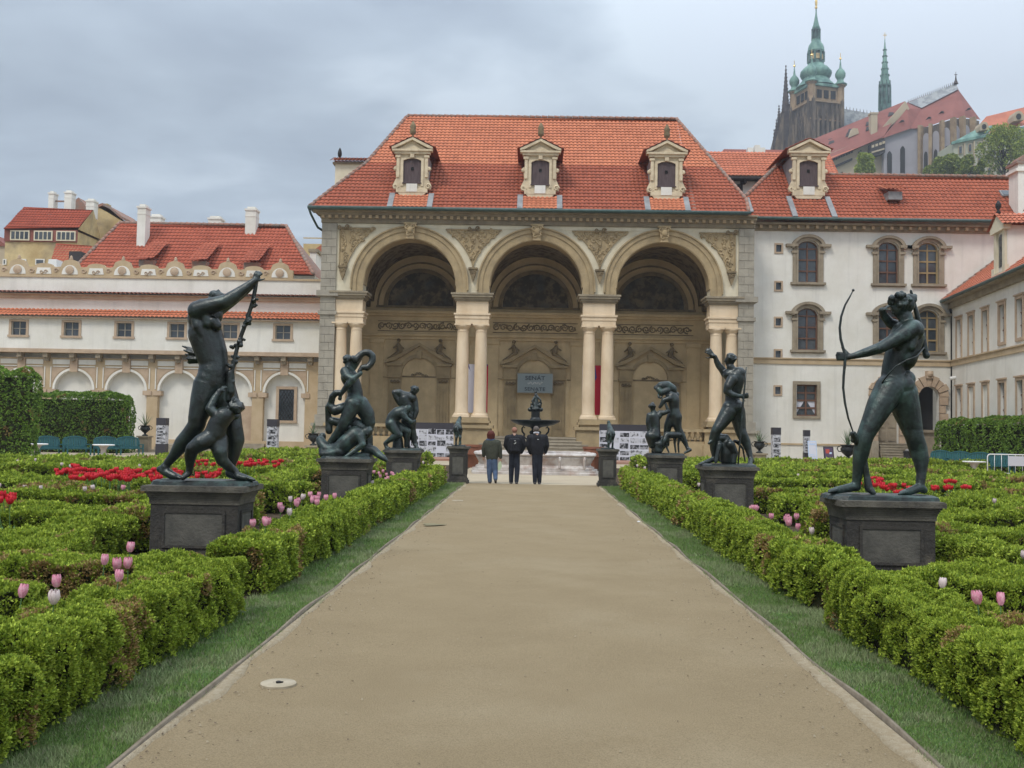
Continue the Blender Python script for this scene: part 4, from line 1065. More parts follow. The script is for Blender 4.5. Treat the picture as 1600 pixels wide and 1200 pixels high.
# ================================================================== oblique wing at the right edge
th = .106; dv_ = Vector((math.sin(th), math.cos(th), 0)); corner = Vector((P(1486,560,62).x, 62, 0))
nw = Vector((-dv_.y, dv_.x, 0))          # wall normal, facing the garden (-X)
plW = (corner, nw)
RW = thing('side_wing', 'white side wing at the right edge with tall narrow windows and a red roof', 'building', (25, 55, 0))
def wp(px, py): return PP(px, py, plW)
def sdist(p): return (corner-p).dot(dv_)     # distance along wall towards the camera
def onw(s, z, o=0.0): q = corner-dv_*s+nw*o; return Vector((q.x, q.y, z))
def wbox(m, s0, s1, z0, z1, o0, o1):
    m.ext([onw(s0,z0,o0), onw(s1,z0,o0), onw(s1,z1,o0), onw(s0,z1,o0)], nw*(o1-o0))
ez = wp(1482,476).z
wins = []
def winrow(lst, blank=()):
    for i, (px_, y0, y1) in enumerate(lst):
        a = wp(px_-4.5, (y0+y1)/2); b = wp(px_+4.5, (y0+y1)/2); s0, s1 = sorted((sdist(a), sdist(b))); c = (s0+s1)/2
        wins.append((c-.42, c+.42, wp(px_, y1).z, wp(px_, y0).z, i in blank))
winrow([(1499,497,557),(1518,491,557),(1540,486,554),(1566,478,534),(1594,469,528)])
zu = [(w[2], w[3]) for w in wins]
w2 = len(wins)
winrow([(1497,607,655),(1517,603,655),(1538,601,655),(1564,600,655),(1592,596,655)], (1,2))
topu = sum(z[1] for z in zu)/len(zu); botu = zu[0][0]
topl = sum(w[3] for w in wins[w2:])/5; botl = 3.0-.6
WW = []
for i, w in enumerate(wins[:w2]): WW.append((w[0], w[1], (zu[0][0]+zu[1][0])/2 if i < 3 else (zu[3][0]+zu[4][0])/2, topu, False))
for i, w in enumerate(wins[w2:]): WW.append((WW[i][0], WW[i][1], botl, topl, w[4]))
for c in range(7):
    s_ = WW[4][1]+1.2+2.2*c; WW.append((s_, s_+.84, WW[4][2], topu, False)); WW.append((s_, s_+.84, botl, topl, c % 3 == 1))
m = MB(); cur = -.2; Ls = 24.0
cols = {}
for w in WW: cols.setdefault((round(w[0],3), round(w[1],3)), []).append(w)
for (a, b), ws in sorted(cols.items()):
    wbox(m, cur, a, 0, ez, 0, -.35); zc = 0
    for w in sorted(ws, key=lambda q: q[2]):
        wbox(m, a, b, zc, w[2], 0, -.35); zc = w[3]
    wbox(m, a, b, zc, ez, 0, -.35); cur = b
wbox(m, cur, Ls, 0, ez, 0, -.35); m.build('wall', 'plaster_white', RW)
for w in WW:
    f = MB(); a, b, z0, z1, bl = w
    wbox(f, a-.16, a, z0-.16, z1+.16, -.05, .06); wbox(f, b, b+.16, z0-.16, z1+.16, -.05, .06); wbox(f, a, b, z1, z1+.16, -.05, .06); wbox(f, a, b, z0-.16, z0, -.05, .06)
    wbox(f, a-.24, b+.24, z1+.16, z1+.24, -.05, .12)
    o = f.build('window', 'win_trim', RW)
    g = MB(); wbox(g, a, b, z0, z1, -.2 if not bl else -.06, -.24 if not bl else -.3); g.build('pane', 'glass' if not bl else 'plaster_white', o)
    if not bl:
        g = MB(); wbox(g, (a+b)/2-.03, (a+b)/2+.03, z0, z1, -.16, -.2)
        for k in (1,2): wbox(g, a, b, z0+(z1-z0)*k/3-.03, z0+(z1-z0)*k/3+.03, -.16, -.2)
        g.build('window_bars', 'win_wood', o)
m = MB(); wbox(m, .1, Ls, zsc-.15, zsc+.15, 0, .07); wbox(m, .1, Ls, zsc+.15, zsc+.22, 0, .13); m.build('string_course', 'plaster_tan', RW)
m = MB(); wbox(m, -.1, Ls, ez-.35, ez, 0, .2); wbox(m, -.1, Ls, ez-.02, ez+.06, -.2, .55); m.build('cornice', 'cornice', RW)
m = MB(); m.tube([onw(-.2, ez+.12, .6), onw(Ls, ez+.12, .6)], .09, 8); m.build('gutter', 'gutter', RW, smooth=True)
e0, e1 = onw(0, ez+.12, .55), onw(Ls, ez+.12, .55)
slope = Vector((-nw.x*.80, -nw.y*.80, .62)).normalized()
e2, e3 = e1+slope*7, e0+slope*7
plX = plane3(e0, e1, e2); nn = plX[1] if plX[1].z > 0 else -plX[1]
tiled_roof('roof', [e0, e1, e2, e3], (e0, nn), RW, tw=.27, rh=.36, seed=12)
m = MB(); ridgecap(m, [e0, e3]); m.build('verge_tiles', 'tile_ridge', RW, smooth=True)
# dormer on the wing: box projecting towards the garden
dc = PP(1547,440,(e0,nn)); s0 = sdist(dc)
def wdormer(s0, nm):
    # base point on roof at distance s0
    o = 0.15; zb = ez+.25
    M_ = MB(); wbox(M_, s0-.85, s0+.85, zb, zb+2.5, o, -4.2); dd = M_.build('dormer', 'plaster_white', RW)
    t = MB()
    for q in (-1,1): wbox(t, s0+q*.62-.18, s0+q*.62+.18, zb, zb+2.3, o-.02, o+.12); wbox(t, s0+q*.8-.2, s0+q*.8+.2, zb, zb+.5, o-.02, o+.18)
    wbox(t, s0-1.0, s0+1.0, zb+2.3, zb+2.5, o-.1, o+.25); wbox(t, s0-.95, s0+.95, zb-.05, zb+.2, o-.02, o+.2)
    p = [onw(s0-1.1, zb+2.5, o+.25), onw(s0+1.1, zb+2.5, o+.25), onw(s0, zb+3.15, o+.25)]; t.ext(p, nw*-.4)
    t.build('stone_frame', 'plaster_cream', dd)
    g = MB(); wbox(g, s0-.34, s0+.34, zb+.5, zb+1.9, o+.0, o+.03); pts = [onw(s0+.34*math.cos(PI*i/8), zb+1.9+.3*math.sin(PI*i/8), o) for i in range(9)]; g.ext(pts, nw*.03); g.build('shutter', 'glass', dd)
    for q in (-1,1):
        a = onw(s0, zb+3.25, o+.35); b = onw(s0+q*1.2, zb+2.5, o+.35); c = onw(s0+q*1.2, zb+2.5, -4.2); d = onw(s0, zb+3.25, -4.2)
        pl = plane3(a,b,c); tiled_roof('roof', [a,b,c,d], pl, dd, tw=.22, rh=.32)
    f = MB(); f.lathe([(.12,0),(.12,.1),(.05,.2),(.15,.35),(.15,.5),(.03,.7)], onw(s0, zb+3.25, .3), 8); f.build('finial', 'iron', dd, smooth=True)
wdormer(s0, 'a'); wdormer(s0+5.2, 'b')
print('wing', s0, e0, corner)
# ================================================================== left gallery wing
YL = 64.0
LW = thing('gallery_wing', 'long white gallery wing left of the arches with blind arcade and scalloped parapet', 'building', (-27, YL, 0))
def lp(px, py, Y=YL): return P(px, py, Y)
LX0, LX1 = -42.0, -12.7
zled = lp(250,549).z; pc = [lp(p, 590).x for p in (115.5, 198, 280, 363, 444.5)]
sp = (pc[4]-pc[0])/4; cen = [pc[4]-sp*i for i in range(9)]
zspr = lp(280,611).z; zcr = lp(280,577).z; r = sp*.36
zb0 = 0.0
m = MB(); m.archwall(LX0, LX1, 0.62, zled-.5, [(c, r+.12, zspr, .62) for c in cen], YL, YL+.4, 20)
m.build('arcade_wall', 'plaster_tan', LW)
m = MB(); m.box(LX0, LX1, YL-.06, YL+.4, 0, .62)
m.build('base_course', 'plaster_tan', LW)
m = MB(); m.box(LX0, LX1, YL+.40, YL+.78, 0, lp(250,461).z-.02)
m.build('wall', 'plaster_white', LW)
for i, c in enumerate(cen):
    a = MB(); a.arc(c, zspr, r, r+.14, 0, PI, YL-.05, YL+.4, 24)
    a.build('arch_band', 'plaster_white', LW)
    t = MB()
    for s in (-1,1):
        t.box(c+s*(r-.12), c+s*(r+.42), YL-.07, YL+.42, zspr-.30, zspr-.02)
        t.exz([(c+s*(r+.18), zspr+.4)]+[(c+s*(r+.2)*math.cos(PI/2*k/8), zspr+(r+.2)*math.sin(PI/2*k/8)) for k in range(2,8)]+[(c+s*.25, zled-.62-.5), (c+s*(r+.18), zled-.62-.5)][::1], YL-.03, YL)
    t.box(c-.24, c+.24, YL-.12, YL, zspr+r-.1, zled-.5)
    t.build('impost', 'win_trim', LW)
    b = MB()
    zt = zled-1.08
    b.box(c-sp/2+.34, c-.3, YL-.045, YL, zt, zt+.06); b.box(c+.3, c+sp/2-.34, YL-.045, YL, zt, zt+.06)
    for s in (-1,1): b.box(c+s*(r+.24), c+s*(r+.30), YL-.045, YL, zspr+.1, zt)
    b.box(c-sp/2+.3, c-.28, YL-.045, YL, zled-.92, zled-.62); b.box(c+.28, c+sp/2-.3, YL-.045, YL, zled-.92, zled-.62)
    b.build('panel_trim', 'plaster_white', LW)
for k in range(18):
    x = cen[0]+sp/2-k*sp/2; m = MB()
    m.box(x-.15, x+.15, YL-.48, YL, zled-.5, zled-.22); m.box(x-.12, x+.12, YL-.30, YL, zled-.72, zled-.5)
    m.build('bracket', 'win_stone', LW)
m = MB(); m.box(LX0, LX1, YL-.6, YL+.2, zled-.22, zled+.02); m.build('ledge', 'win_trim', LW)
# upper storey
zA = lp(250,498).z
YU = YL-.45; wc = [lp(p,516).x for p in (35,115,197,279,361,445)]; ws = (wc[5]-wc[0])/5
wx = [wc[5]-ws*i for i in range(9)]; wz0, wz1 = lp(445,531).z, lp(445,510).z
m = MB(); m.rectwall(LX0, LX1, zled+.02, zA+.1, [(x-.47, x+.47, wz0, wz1) for x in wx], YU, YU+.4)
m.box(LX0, LX1, YU+.4, YL+.4, zA-.1, zA+.0); m.build('upper_wall', 'plaster_white', LW)
for x in wx:
    f = MB(); f.box(x-.62, x-.47, YU-.05, YU+.06, wz0, wz1); f.box(x+.47, x+.62, YU-.05, YU+.06, wz0, wz1); f.box(x-.62, x+.62, YU-.05, YU+.06, wz1, wz1+.13); f.box(x-.68, x+.68, YU-.09, YU+.06, wz0-.13, wz0)
    w = f.build('window', 'win_trim', LW); g = MB(); g.box(x-.47, x+.47, YU+.16, YU+.2, wz0, wz1); g.build('pane', 'glass', w)
    g = MB(); g.box(x-.03, x+.03, YU+.12, YU+.16, wz0, wz1); g.box(x-.47, x+.47, YU+.125, YU+.165, (wz0+wz1)/2-.02, (wz0+wz1)/2+.02)
    for s in (-1,1): g.box(x+s*.47, x+s*.42, YU+.12, YU+.16, wz0, wz1)
    g.build('window_bars', 'grey_stone', w)
zR0, zR1 = zA-.02, lp(250,486,YL+.4).z
a,b_,c_2,d_ = Vector((LX0,YU-.35,zR0)), Vector((LX1,YU-.35,zR0)), Vector((LX1,YL+.42,zR1)), Vector((LX0,YL+.42,zR1))
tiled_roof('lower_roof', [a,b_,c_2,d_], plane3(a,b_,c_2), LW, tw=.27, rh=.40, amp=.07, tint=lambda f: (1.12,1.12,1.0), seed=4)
m = MB(); m.box(LX0, LX1, YU-.3, YU+.1, zR0-.10, zR0-.03); m.build('eaves_board', 'win_trim', LW)
zU = lp(250,461).z
m = MB(); m.box(LX0, LX1, YL+.22, YL+.45, zU-.28, zU-.02); m.box(LX0, LX1, YL+.05, YL+.45, zU-.06, zU+.0); m.build('cornice', 'win_trim', LW)
a,b_,c_2,d_ = Vector((LX0,YL-.15,zU)), Vector((LX1,YL-.15,zU)), Vector((LX1,YL+.9,zU+.22)), Vector((LX0,YL+.9,zU+.22))
tiled_roof('coping_roof', [a,b_,c_2,d_], plane3(a,b_,c_2), LW, tw=.27, rh=.5, amp=.06, tint=lambda f: (.5,.6,.7), seed=5)
zP = lp(250,433).z; zP2 = zP+.3
m = MB(); m.box(LX0, LX1, YL+.8, YL+1.1, zU, zP); m.build('attic_wall', 'plaster_white', LW)
m = MB(); m.box(LX0, LX1, YL+.72, YL+1.1, zP, zP+.12)
pk = [lp(p, 418).x for p in (18,100,182,266,349,432.5)]; ps = (pk[5]-pk[0])/5
bas = [pk[5]-ps*i for i in range(8)]
def wave(c, hw, h0, h1, n=14):
    pts = [(c-hw, zP+.12)]
    for i in range(n+1):
        t = -1+2*i/n; z = h0+(h1-h0)*max(0, math.cos(t*PI/2))**.8 if abs(t) < .62 else h0+.12*(1-abs(t))
        pts.append((c+t*hw, zP+.12+z))
    pts.append((c+hw, zP+.12)); return pts
for k, c in enumerate(bas):
    m.exz(wave(c, ps*.25, .55, 1.05), YL+.8, YL+1.05)
    m.exz(wave(c-ps/2, ps*.25, .55, .80), YL+.8, YL+1.05)
par = m.build('parapet', 'plaster_tan', LW)
for c in bas:
    m = MB(); m.exz([(c-.52, zP+.2)]+[(c+.52*math.cos(PI-PI*i/10), zP+.25+.55*math.sin(PI-PI*i/10)) for i in range(11)]+[(c+.52, zP+.2)], YL+.77, YL+.80); m.build('round_field', 'plaster_white', par)
    m = MB(); m.lathe([(.0,0),(.27,0),(.27,.05),(.1,.09)], (0,0,0), 12); m.xf(lambda v: Vector((c+v.x, YL+.76-v.z, zP+.48+v.y))); m.build('roundel', 'win_trim', par)
    c2_ = c-ps/2
    m = MB(); m.exz([(c2_-.5, zP+.22), (c2_+.5, zP+.22), (c2_+.42, zP+.62), (c2_-.42, zP+.62)], YL+.77, YL+.80); m.build('low_field', 'plaster_white', par)
    m = MB()
    for s in (-1,1): m.scroll((c2_+s*.13, YL+.75, zP+.36), .13, .035, 1.2, s)
    m.build('scroll_pair', 'win_trim', par)
    for s in (-1,1):
        m = MB(); m.scroll((c2_+s*.80, YL+.78, zP+.45), .16, .05, 1.2, s); m.build('scroll', 'win_trim', par)
    f = MB(); f.lathe([(.10,0),(.14,.08),(.08,.15),(.1,.2),(.03,.3)], (c, YL+.92, zP+1.14), 8); f.build('finial', 'win_trim', par, smooth=True)
# grille window in the last arch
x, z0, z1 = lp(445.5,630).x, lp(445,657).z, lp(445,608).z
f = MB(); f.box(x-.66, x-.48, YL+.3, YL+.42, z0, z1); f.box(x+.48, x+.66, YL+.3, YL+.42, z0, z1); f.box(x-.66, x+.66, YL+.3, YL+.42, z1, z1+.18); f.box(x-.70, x+.70, YL+.27, YL+.42, z0-.15, z0)
w = f.build('window', 'win_trim', LW); g = MB(); g.box(x-.48, x+.48, YL+.37, YL+.395, z0, z1); g.build('pane', 'glass', w)
g = MB()
for i in range(-6, 12):
    for s in (-1,1):
        xa = x-.48+i*.2; pts = []
        for j in range(11):
            zz = z0+(z1-z0)*j/10; xx = xa+s*(zz-z0)*.6
            if x-.48 <= xx <= x+.48: pts.append((xx, YL+.33, zz))
        if len(pts) > 1: g.tube(pts, .02, 4)
g.build('grille', 'iron', w)
# door + steps in another arch, seen behind the first statue
dx = lp(386,660).x
g = MB(); g.box(dx-.55, dx+.55, YL+.36, YL+.39, 0.45, 2.8); g.build('door', 'win_trim', LW)
g = MB()
for i in range(3): g.box(dx-1.2, dx+1.2, YL-.3-.35*i, YL-.06, 0, .45-.15*i)
g.build('door_steps', 'stone_step', LW)

def simple_tiled(parent, pxs, Ye, slope, tw=.28, rh=.4, seed=1, tint=None, name='roof', yref=None):
    e = P(*pxs[0], Ye) if yref is None else P(*yref, Ye)
    pl = (Vector((0,Ye,e.z)), Vector((0,-slope,1)).normalized())
    pts = [PP(*q, pl) for q in pxs]
    o = tiled_roof(name, pts, pl, parent, tw=tw, rh=rh, seed=seed, tint=tint)
    return pts, pl
# hipped red roof behind
HB = thing('hipped_roof_house', 'long red hipped roof with white chimneys rising behind the scalloped parapet', 'building', (-22, 76, 0))
pts, pl = simple_tiled(HB, [(112,424),(187,349.5),(447,354),(490,430)], 70, .95, seed=21, tint=lambda f: (.74,.58,.58), yref=(300,427))
rz = pts[1].z; ry = pts[1].y
m = MB(); bk = [Vector((p.x, 2*ry-p.y, p.z)) for p in pts]
m.add([pts[0], pts[1], bk[0]], [(0,1,2)]); m.add([pts[3], pts[2], bk[3]], [(0,1,2)]); m.add([pts[1], pts[2], bk[3], bk[0]], [(0,1,2,3)]); m.build('rear_slopes', 'tile_ridge', HB)
m = MB(); ridgecap(m, pts, .13); m.build('ridge_tiles', 'tile_ridge', HB, smooth=True)
m = MB(); m.box(pts[0].x, pts[3].x, 70.4, 2*ry-70.4, 0, pts[0].z); m.build('wall', 'plaster_white', HB)
def chimney(parent, x0p, x1p, yt, yb, Y, mt='plaster_white', d=.9, cap=True):
    a, b = P(x0p, yb, Y), P(x1p, yt, Y)
    m = MB(); m.box(a.x, b.x, Y, Y+d, a.z-.6, b.z); o = m.build('chimney', mt, parent)
    if cap:
        m = MB(); m.box(a.x-.06, b.x+.06, Y-.06, Y+d+.06, b.z, b.z+.14); m.box(a.x-.02, b.x+.02, Y-.02, Y+d+.02, b.z-.45, b.z-.38); m.box(a.x+.1, b.x-.1, Y+.1, Y+d-.1, b.z+.14, b.z+.3); m.build('chimney_cap', mt, o)
    return o
def onpl(px, py, pl): return PP(px, py, pl).y
chimney(HB, 213, 228, 325, 386, onpl(221,386,pl)); chimney(HB, 233.5, 251, 340, 352, 79); chimney(HB, 325, 345, 343, 353, 79); chimney(HB, 382.5, 400, 329, 367, onpl(391,367,pl))
for (a_, b_) in ((230,414),(312,416),(392,418)):
    h = PP(a_+6, b_-8, pl); hw = .62
    q = [Vector(v) for v in ((h.x-hw,h.y-1.2,h.z-.1),(h.x+hw,h.y-1.2,h.z-.1),(h.x+hw+.25,h.y+1.2,h.z+1.5),(h.x-hw+.25,h.y+1.2,h.z+1.5))]
    t = tiled_roof('hatch_roof', q, plane3(q[0],q[1],q[2]), HB, tw=.27, rh=.4, tint=lambda f: (.75,.62,.62), seed=a_)
    m = MB(); m.box(h.x-hw+.1, h.x+hw-.1, h.y-.9, h.y+.5, h.z-.6, h.z-.15); m.build('hatch', 'tile_ridge', t)
# far-left house with attic windows
HL = thing('attic_house', 'yellow house with a dark red roof and a row of attic windows at far left', 'building', (-42, 96, 0))
YH = 92
pts, pl2 = simple_tiled(HL, [(6,358),(37.5,324),(146,328),(122,358.5)], YH, 1.0, seed=31, tint=lambda f: (.62,.42,.42), yref=(60,358))
a, b = P(8,376,YH+.3), P(121,358,YH+.3)
yr_ = pts[1].y
m = MB(); m.box(a.x, b.x, YH+.3, 2*yr_-YH, 0, pts[0].z-.05); m.build('wall', 'house_yellow', HL)
m = MB(); m.add([pts[3], pts[2], Vector((pts[3].x, 2*yr_-pts[3].y, pts[3].z))], [(0,1,2)]); m.build('gable', 'house_yellow', HL)
m = MB(); m.add([pts[1], pts[2], Vector((pts[3].x, 2*yr_-pts[3].y, pts[3].z)), Vector((pts[0].x, 2*yr_-pts[3].y, pts[3].z)), pts[0]], [(0,1,2,3),(0,3,4)]); m.build('rear_slope', 'tile_ridge', HL)
zt, zb = P(60,360,YH).z, P(60,375.5,YH).z
m = MB(); m.box(a.x-.05, b.x+.05, YH+.2, YH+.3, zb-.1, zt+.1); m.build('attic_band', 'far_tile', HL)
for (xa, xb) in ((15,45),(52,81),(87,117)):
    pa, pb = P(xa,367,YH), P(xb,367,YH); f = MB(); f.box(pa.x, pb.x, YH+.08, YH+.2, zb, zt); w = f.build('window', 'plaster_cream', HL)
    g = MB()
    for i in range(4): x0 = pa.x+.12+(pb.x-pa.x-.12)*i/4; g.box(x0, x0+(pb.x-pa.x)/4-.14, YH+.05, YH+.08, zb+.12, zt-.12)
    g.build('pane', 'glass', w)
for (xa, xb, ya, yb) in ((30,39,404,413),(53,68,404,413),(2,8,404,413)):
    pa, pb = P(xa,yb,YH), P(xb,ya,YH); f = MB(); f.box(pa.x, pb.x, YH+.2, YH+.3, pa.z, pb.z); w = f.build('window', 'plaster_white', HL)
    g = MB(); g.box(pa.x+.12, pb.x-.12, YH+.16, YH+.2, pa.z+.1, pb.z-.1); g.build('pane', 'glass', w)
chimney(HL, 75, 84, 303, 326, 95); chimney(HL, 100, 112, 302, 325, 95); chimney(HL, 134, 147, 315, 330, 95)
m = MB(); p, q = P(84,314,95), P(101,315,95); m.box(p.x, q.x, 95.3, 95.5, p.z, p.z+.12); p, q = P(110,318,97), P(134,325,97); m.exz([(p.x,p.z-1),(p.x,p.z),((p.x+q.x)/2,p.z+.6),(q.x,p.z-.2),(q.x,p.z-1.2)], 97, 99); m.build('roof_walk', 'tile_ridge', HL)
# tall old gable wall right of it
HG = thing('old_gable_house', 'stained yellow gable wall with ragged tiled edge beside the attic house', 'building', (-38, 100, 0))
m = MB(); Y = 97; m.exz([(P(a,b,Y).x, P(a,b,Y).z) for a,b in ((122,430),(122,359),(143,328),(150,322),(165,330),(190,345),(192,352),(192,430))], Y, Y+6); m.build('wall', 'house_yellow', HG)
m = MB(); rc = [P(a,b,Y-.1) for a,b in ((146,326),(160,321),(171,326),(190,342))]
for p, q in zip(rc[:-1], rc[1:]): m.ext([p, q, q+Vector((0,0,.25)), p+Vector((0,0,.25))], (0,6,0))
m.build('roof', 'tile_ridge', HG)
chimney(HG, 157, 168, 318, 328, 99, 'house_yellow', cap=False)
# low lean-to red roof and the white skylight box
HC_ = thing('low_red_roof', 'low red tiled lean-to roof in front of the attic house', 'building', (-38, 84, 0))
pts, pl3 = simple_tiled(HC_, [(78,415),(88,381),(148,383),(118,420)], 82, .8, seed=41, tint=lambda f: (.72,.52,.5), yref=(90,418))
m = MB(); m.box(pts[0].x, pts[3].x, 82.5, 88, 0, pts[0].z); m.build('wall', 'house_yellow', HC_)
p = PP(122,405,pl3); m = MB(); m.box(p.x-.5,p.x+.5,p.y-.6,p.y+.6,p.z-.3,p.z+.55); m.build('roof_hatch', 'timber', HC_)
a, b = P(68,413,80), P(92,409,80); m = MB(); m.ext([(a.x,80,a.z-2),(b.x,80,a.z-2),(b.x-.2,80,b.z+.2),(a.x+.4,80,b.z+.2)], (0,3,0)); tag(m.build('skylight_box', 'white_paint'), 'small white skylight box just above the parapet at left', 'skylight')
# bits between wing and pavilion
HS = thing('small_back_house', 'small white wall and orange roof squeezed between parapet and arches', 'building', (-15, 80, 0))
a, b = P(483,440,80), P(494,394,80); m = MB(); m.box(a.x, b.x, 80, 82, 0, b.z); m.build('wall', 'plaster_white', HS)
m = MB(); m.box(a.x-.1, b.x+.15, 79.9, 82.1, b.z, b.z+.25); m.build('chimney_cap', 'cornice', HS)
a, b = P(494,440,84), P(530,382,84); m = MB(); m.exz([(a.x-1.5,a.z),(b.x,a.z),(b.x,b.z+1),(P(494,388,84).x,P(494,388,84).z)], 84, 88); m.build('roof', 'far_orange', HS)
a, b = P(474,385,99), P(530,372,99); m = MB(); m.box(a.x, b.x, 99, 101, 0, b.z-.6); m.box(a.x, b.x, 98.9, 99, b.z-.1, b.z); m.build('rear_wall', 'house_yellow', HS)
# far small white house at the extreme left
FH = thing('distant_house', 'small distant house peeping out at the extreme left edge', 'building', (-62, 120, 0))
a, b = P(-30,430,120), P(8,385,120); m = MB(); m.box(a.x, b.x, 120, 126, 0, b.z); m.build('wall', 'far_beige', FH)
m = MB(); m.exz([(a.x, b.z), (b.x+.4, b.z), (b.x-2, b.z+1.6), (a.x, b.z+1.6)], 119.8, 126); m.build('roof', 'far_tile', FH)

# ================================================================== the castle hill
def poly_px(lst, Y, thick, m=None):
    m = m or MB(); pts = [P(a, b, Y) for a, b in lst]; m.ext(pts, (0, thick, 0)); return m
YT = 380.0; S = YT/F
TW = thing('cathedral_tower', 'tall gothic cathedral tower with green copper domes and a golden tip', 'tower', (P(1275,240,YT).x, YT+8, 70))
c0 = P(1268,150,YT); c0.z = 0
al = math.radians(16.5); sL = 49.5*S*1.04
dR = Vector((math.cos(al), math.sin(al), 0)); dL = Vector((-math.sin(al), math.cos(al), 0))
zt = P(1268,133,YT).z; zg = 62; zb = P(1268,155,YT).z
ctr = c0+(dR+dL)*(sL/2)
def tow(m, s0, z0, z1, cen=ctr):
    m.obox(cen+Vector((0,0,(z0+z1)/2)), dR, dL, (0,0,1), s0, s0, (z1-z0)/2)
m = MB(); tow(m, sL/2, zb-.5, zt); m.build('belfry', 'cath_tan', TW)
m = MB(); tow(m, sL/2+.1, zg, zb-.5); m.build('shaft', 'cath_stone', TW)
# gothic buttresses and pinnacles
m = MB(); R = random.Random(2)
for face, (o, u, n_) in enumerate(((c0, dR, Vector((dR.y,-dR.x,0))), (c0+dL*sL, -dL, Vector((-dL.y, dL.x, 0))*1.0))):
    if n_.y > 0: n_ = -n_
    for i in range(7):
        q = o+u*(sL*i/6); w = .7 if i in (0,6) else .45
        zt_ = zb-(0 if i in (0,6) else 3+R.random()*5)
        m.obox(q+n_*.6+Vector((0,0,(zg+zt_)/2)), u, n_, (0,0,1), w, 1.0, (zt_-zg)/2)
        m.lathe([(w*1.2,0),(w*.8,1.5),(.05,5)], q+n_*.8+Vector((0,0,zt_)), 6)
        for k in range(4):
            zz = zg+(zt_-zg)*(.2+.2*k)+R.random()*2; m.lathe([(w*.7,0),(.5*w,1.2),(.04,3.4)], q+n_*1.8+Vector((0,0,zz)), 6); m.obox(q+n_*1.8+Vector((0,0,zz-2)), u, n_, (0,0,1), w*.6, .6, 2.2)
m.build('buttresses', 'cath_stone', TW)
m = MB()
for zz_ in (zb-.6, zb-7.5, zb-17): tow(m, sL/2+1.0, zz_-.25, zz_+.25)
m.build('string_course', 'cath_tan', TW)
m = MB()
for (o, u) in ((c0, dR), (c0+dL*sL, -dL)):
    n_ = Vector((u.y,-u.x,0)); n_ = n_ if n_.y < 0 else -n_
    for i in range(3):
        q = o+u*(sL*(.26+.24*i))+n_*.05; m.obox(q+Vector((0,0,zt-2.9)), u, n_, (0,0,1), .95, .3, 1.5)
    # tall pointed windows in the shaft
    q = o+u*(sL*.5)+n_*.4
    for dx_ in (-2.0, 2.0):
        b_ = q+u*dx_; pts = [b_+u*-1.1+Vector((0,0,zb-24)), b_+u*1.1+Vector((0,0,zb-24)), b_+u*1.1+Vector((0,0,zb-9)), b_+Vector((0,0,zb-6.5)), b_+u*-1.1+Vector((0,0,zb-9))]; m.ext(pts, n_*.2)
m.build('openings', 'dark', TW)
# corner turrets
for q, pxc in ((c0, 0), (c0+dR*sL, 1), (c0+dL*sL, 2), (c0+dR*sL+dL*sL, 3)):
    t = MB(); t.lathe([(1.5, zb-1),(1.5, zt+.5),(2.0, zt+.6),(2.0,zt+1.2)], q, 8); tt = t.build('corner_turret', 'cath_tan', TW)
    t = MB(); t.lathe([(2.5,zt+1.2),(2.5,zt+1.6),(1.5,zt+2.2),(1.1,zt+3.2),(1.3,zt+3.6),(1.9,zt+4.6),(1.95,zt+5.6),(1.4,zt+6.8),(.5,zt+7.8),(.3,zt+9.2),(.15,zt+11)], q, 12); t.build('onion_dome', 'copper', tt, smooth=True)
    t = MB(); t.ball(q+Vector((0,0,zt+11.4)), .45, 8); t.tube([q+Vector((0,0,zt+11)), q+Vector((0,0,zt+13.5))], .12, 5); t.build('gilded_ball', 'gold', tt)
dc_ = ctr.copy(); dx_ = P(1275,60,ctr.y).x; dc_.x = dx_
def zz(py): return P(1275, py, ctr.y).z
def rr(px): return px*ctr.y/F
m = MB(); m.obox(ctr+Vector((0,0,zt+.5)), dR, dL, (0,0,1), sL/2+.9, sL/2+.9, .5)
m.lathe([(rr(31),zz(138)),(rr(28),zz(134)),(rr(22),zz(128)),(rr(20),zz(124)),(rr(22.5),zz(121)),(rr(24.5),zz(117)),(rr(24),zz(113)),(rr(19),zz(107)),(rr(14),zz(104)),(rr(12.5),zz(101))], Vector((dx_,ctr.y,0)), 16)
m.build('great_dome', 'copper', TW, auto=True)
m = MB(); m.lathe([(rr(12.8),zz(101)),(rr(12.8),zz(97)),(rr(10.5),zz(97)),(rr(10.5),zz(84)),(rr(13.5),zz(83)),(rr(13.5),zz(80.5))], Vector((dx_,ctr.y,0)), 8)
for k in range(8):
    a = PI/8+k*PI/4; q = Vector((dx_+math.cos(a)*rr(12.2), ctr.y+math.sin(a)*rr(12.2), 0)); m.tube([q+Vector((0,0,zz(98))), q+Vector((0,0,zz(82)))], .38, 6)
g_ = m.build('gallery', 'copper_dark', TW)
m = MB()
for k in range(8):
    a = k*PI/4; q = Vector((dx_+math.cos(a)*rr(10.0), ctr.y+math.sin(a)*rr(10.0), (zz(95)+zz(86))/2)); m.obox(q, (-math.sin(a),math.cos(a),0), (math.cos(a),math.sin(a),0), (0,0,1), .7, .25, 1.0)
m.build('gallery_openings', 'house_yellow', g_)
m = MB(); m.lathe([(rr(13),zz(80.5)),(rr(12.5),zz(76)),(rr(11),zz(71)),(rr(8),zz(67)),(rr(7),zz(64)),(rr(7.5),zz(62))], Vector((dx_,ctr.y,0)), 14); m.build('middle_dome', 'copper', TW, auto=True)
m = MB(); m.lathe([(rr(7.2),zz(62)),(rr(5.2),zz(61)),(rr(4.6),zz(49)),(rr(7.5),zz(47.5)),(rr(7.5),zz(46))], Vector((dx_,ctr.y,0)), 8)
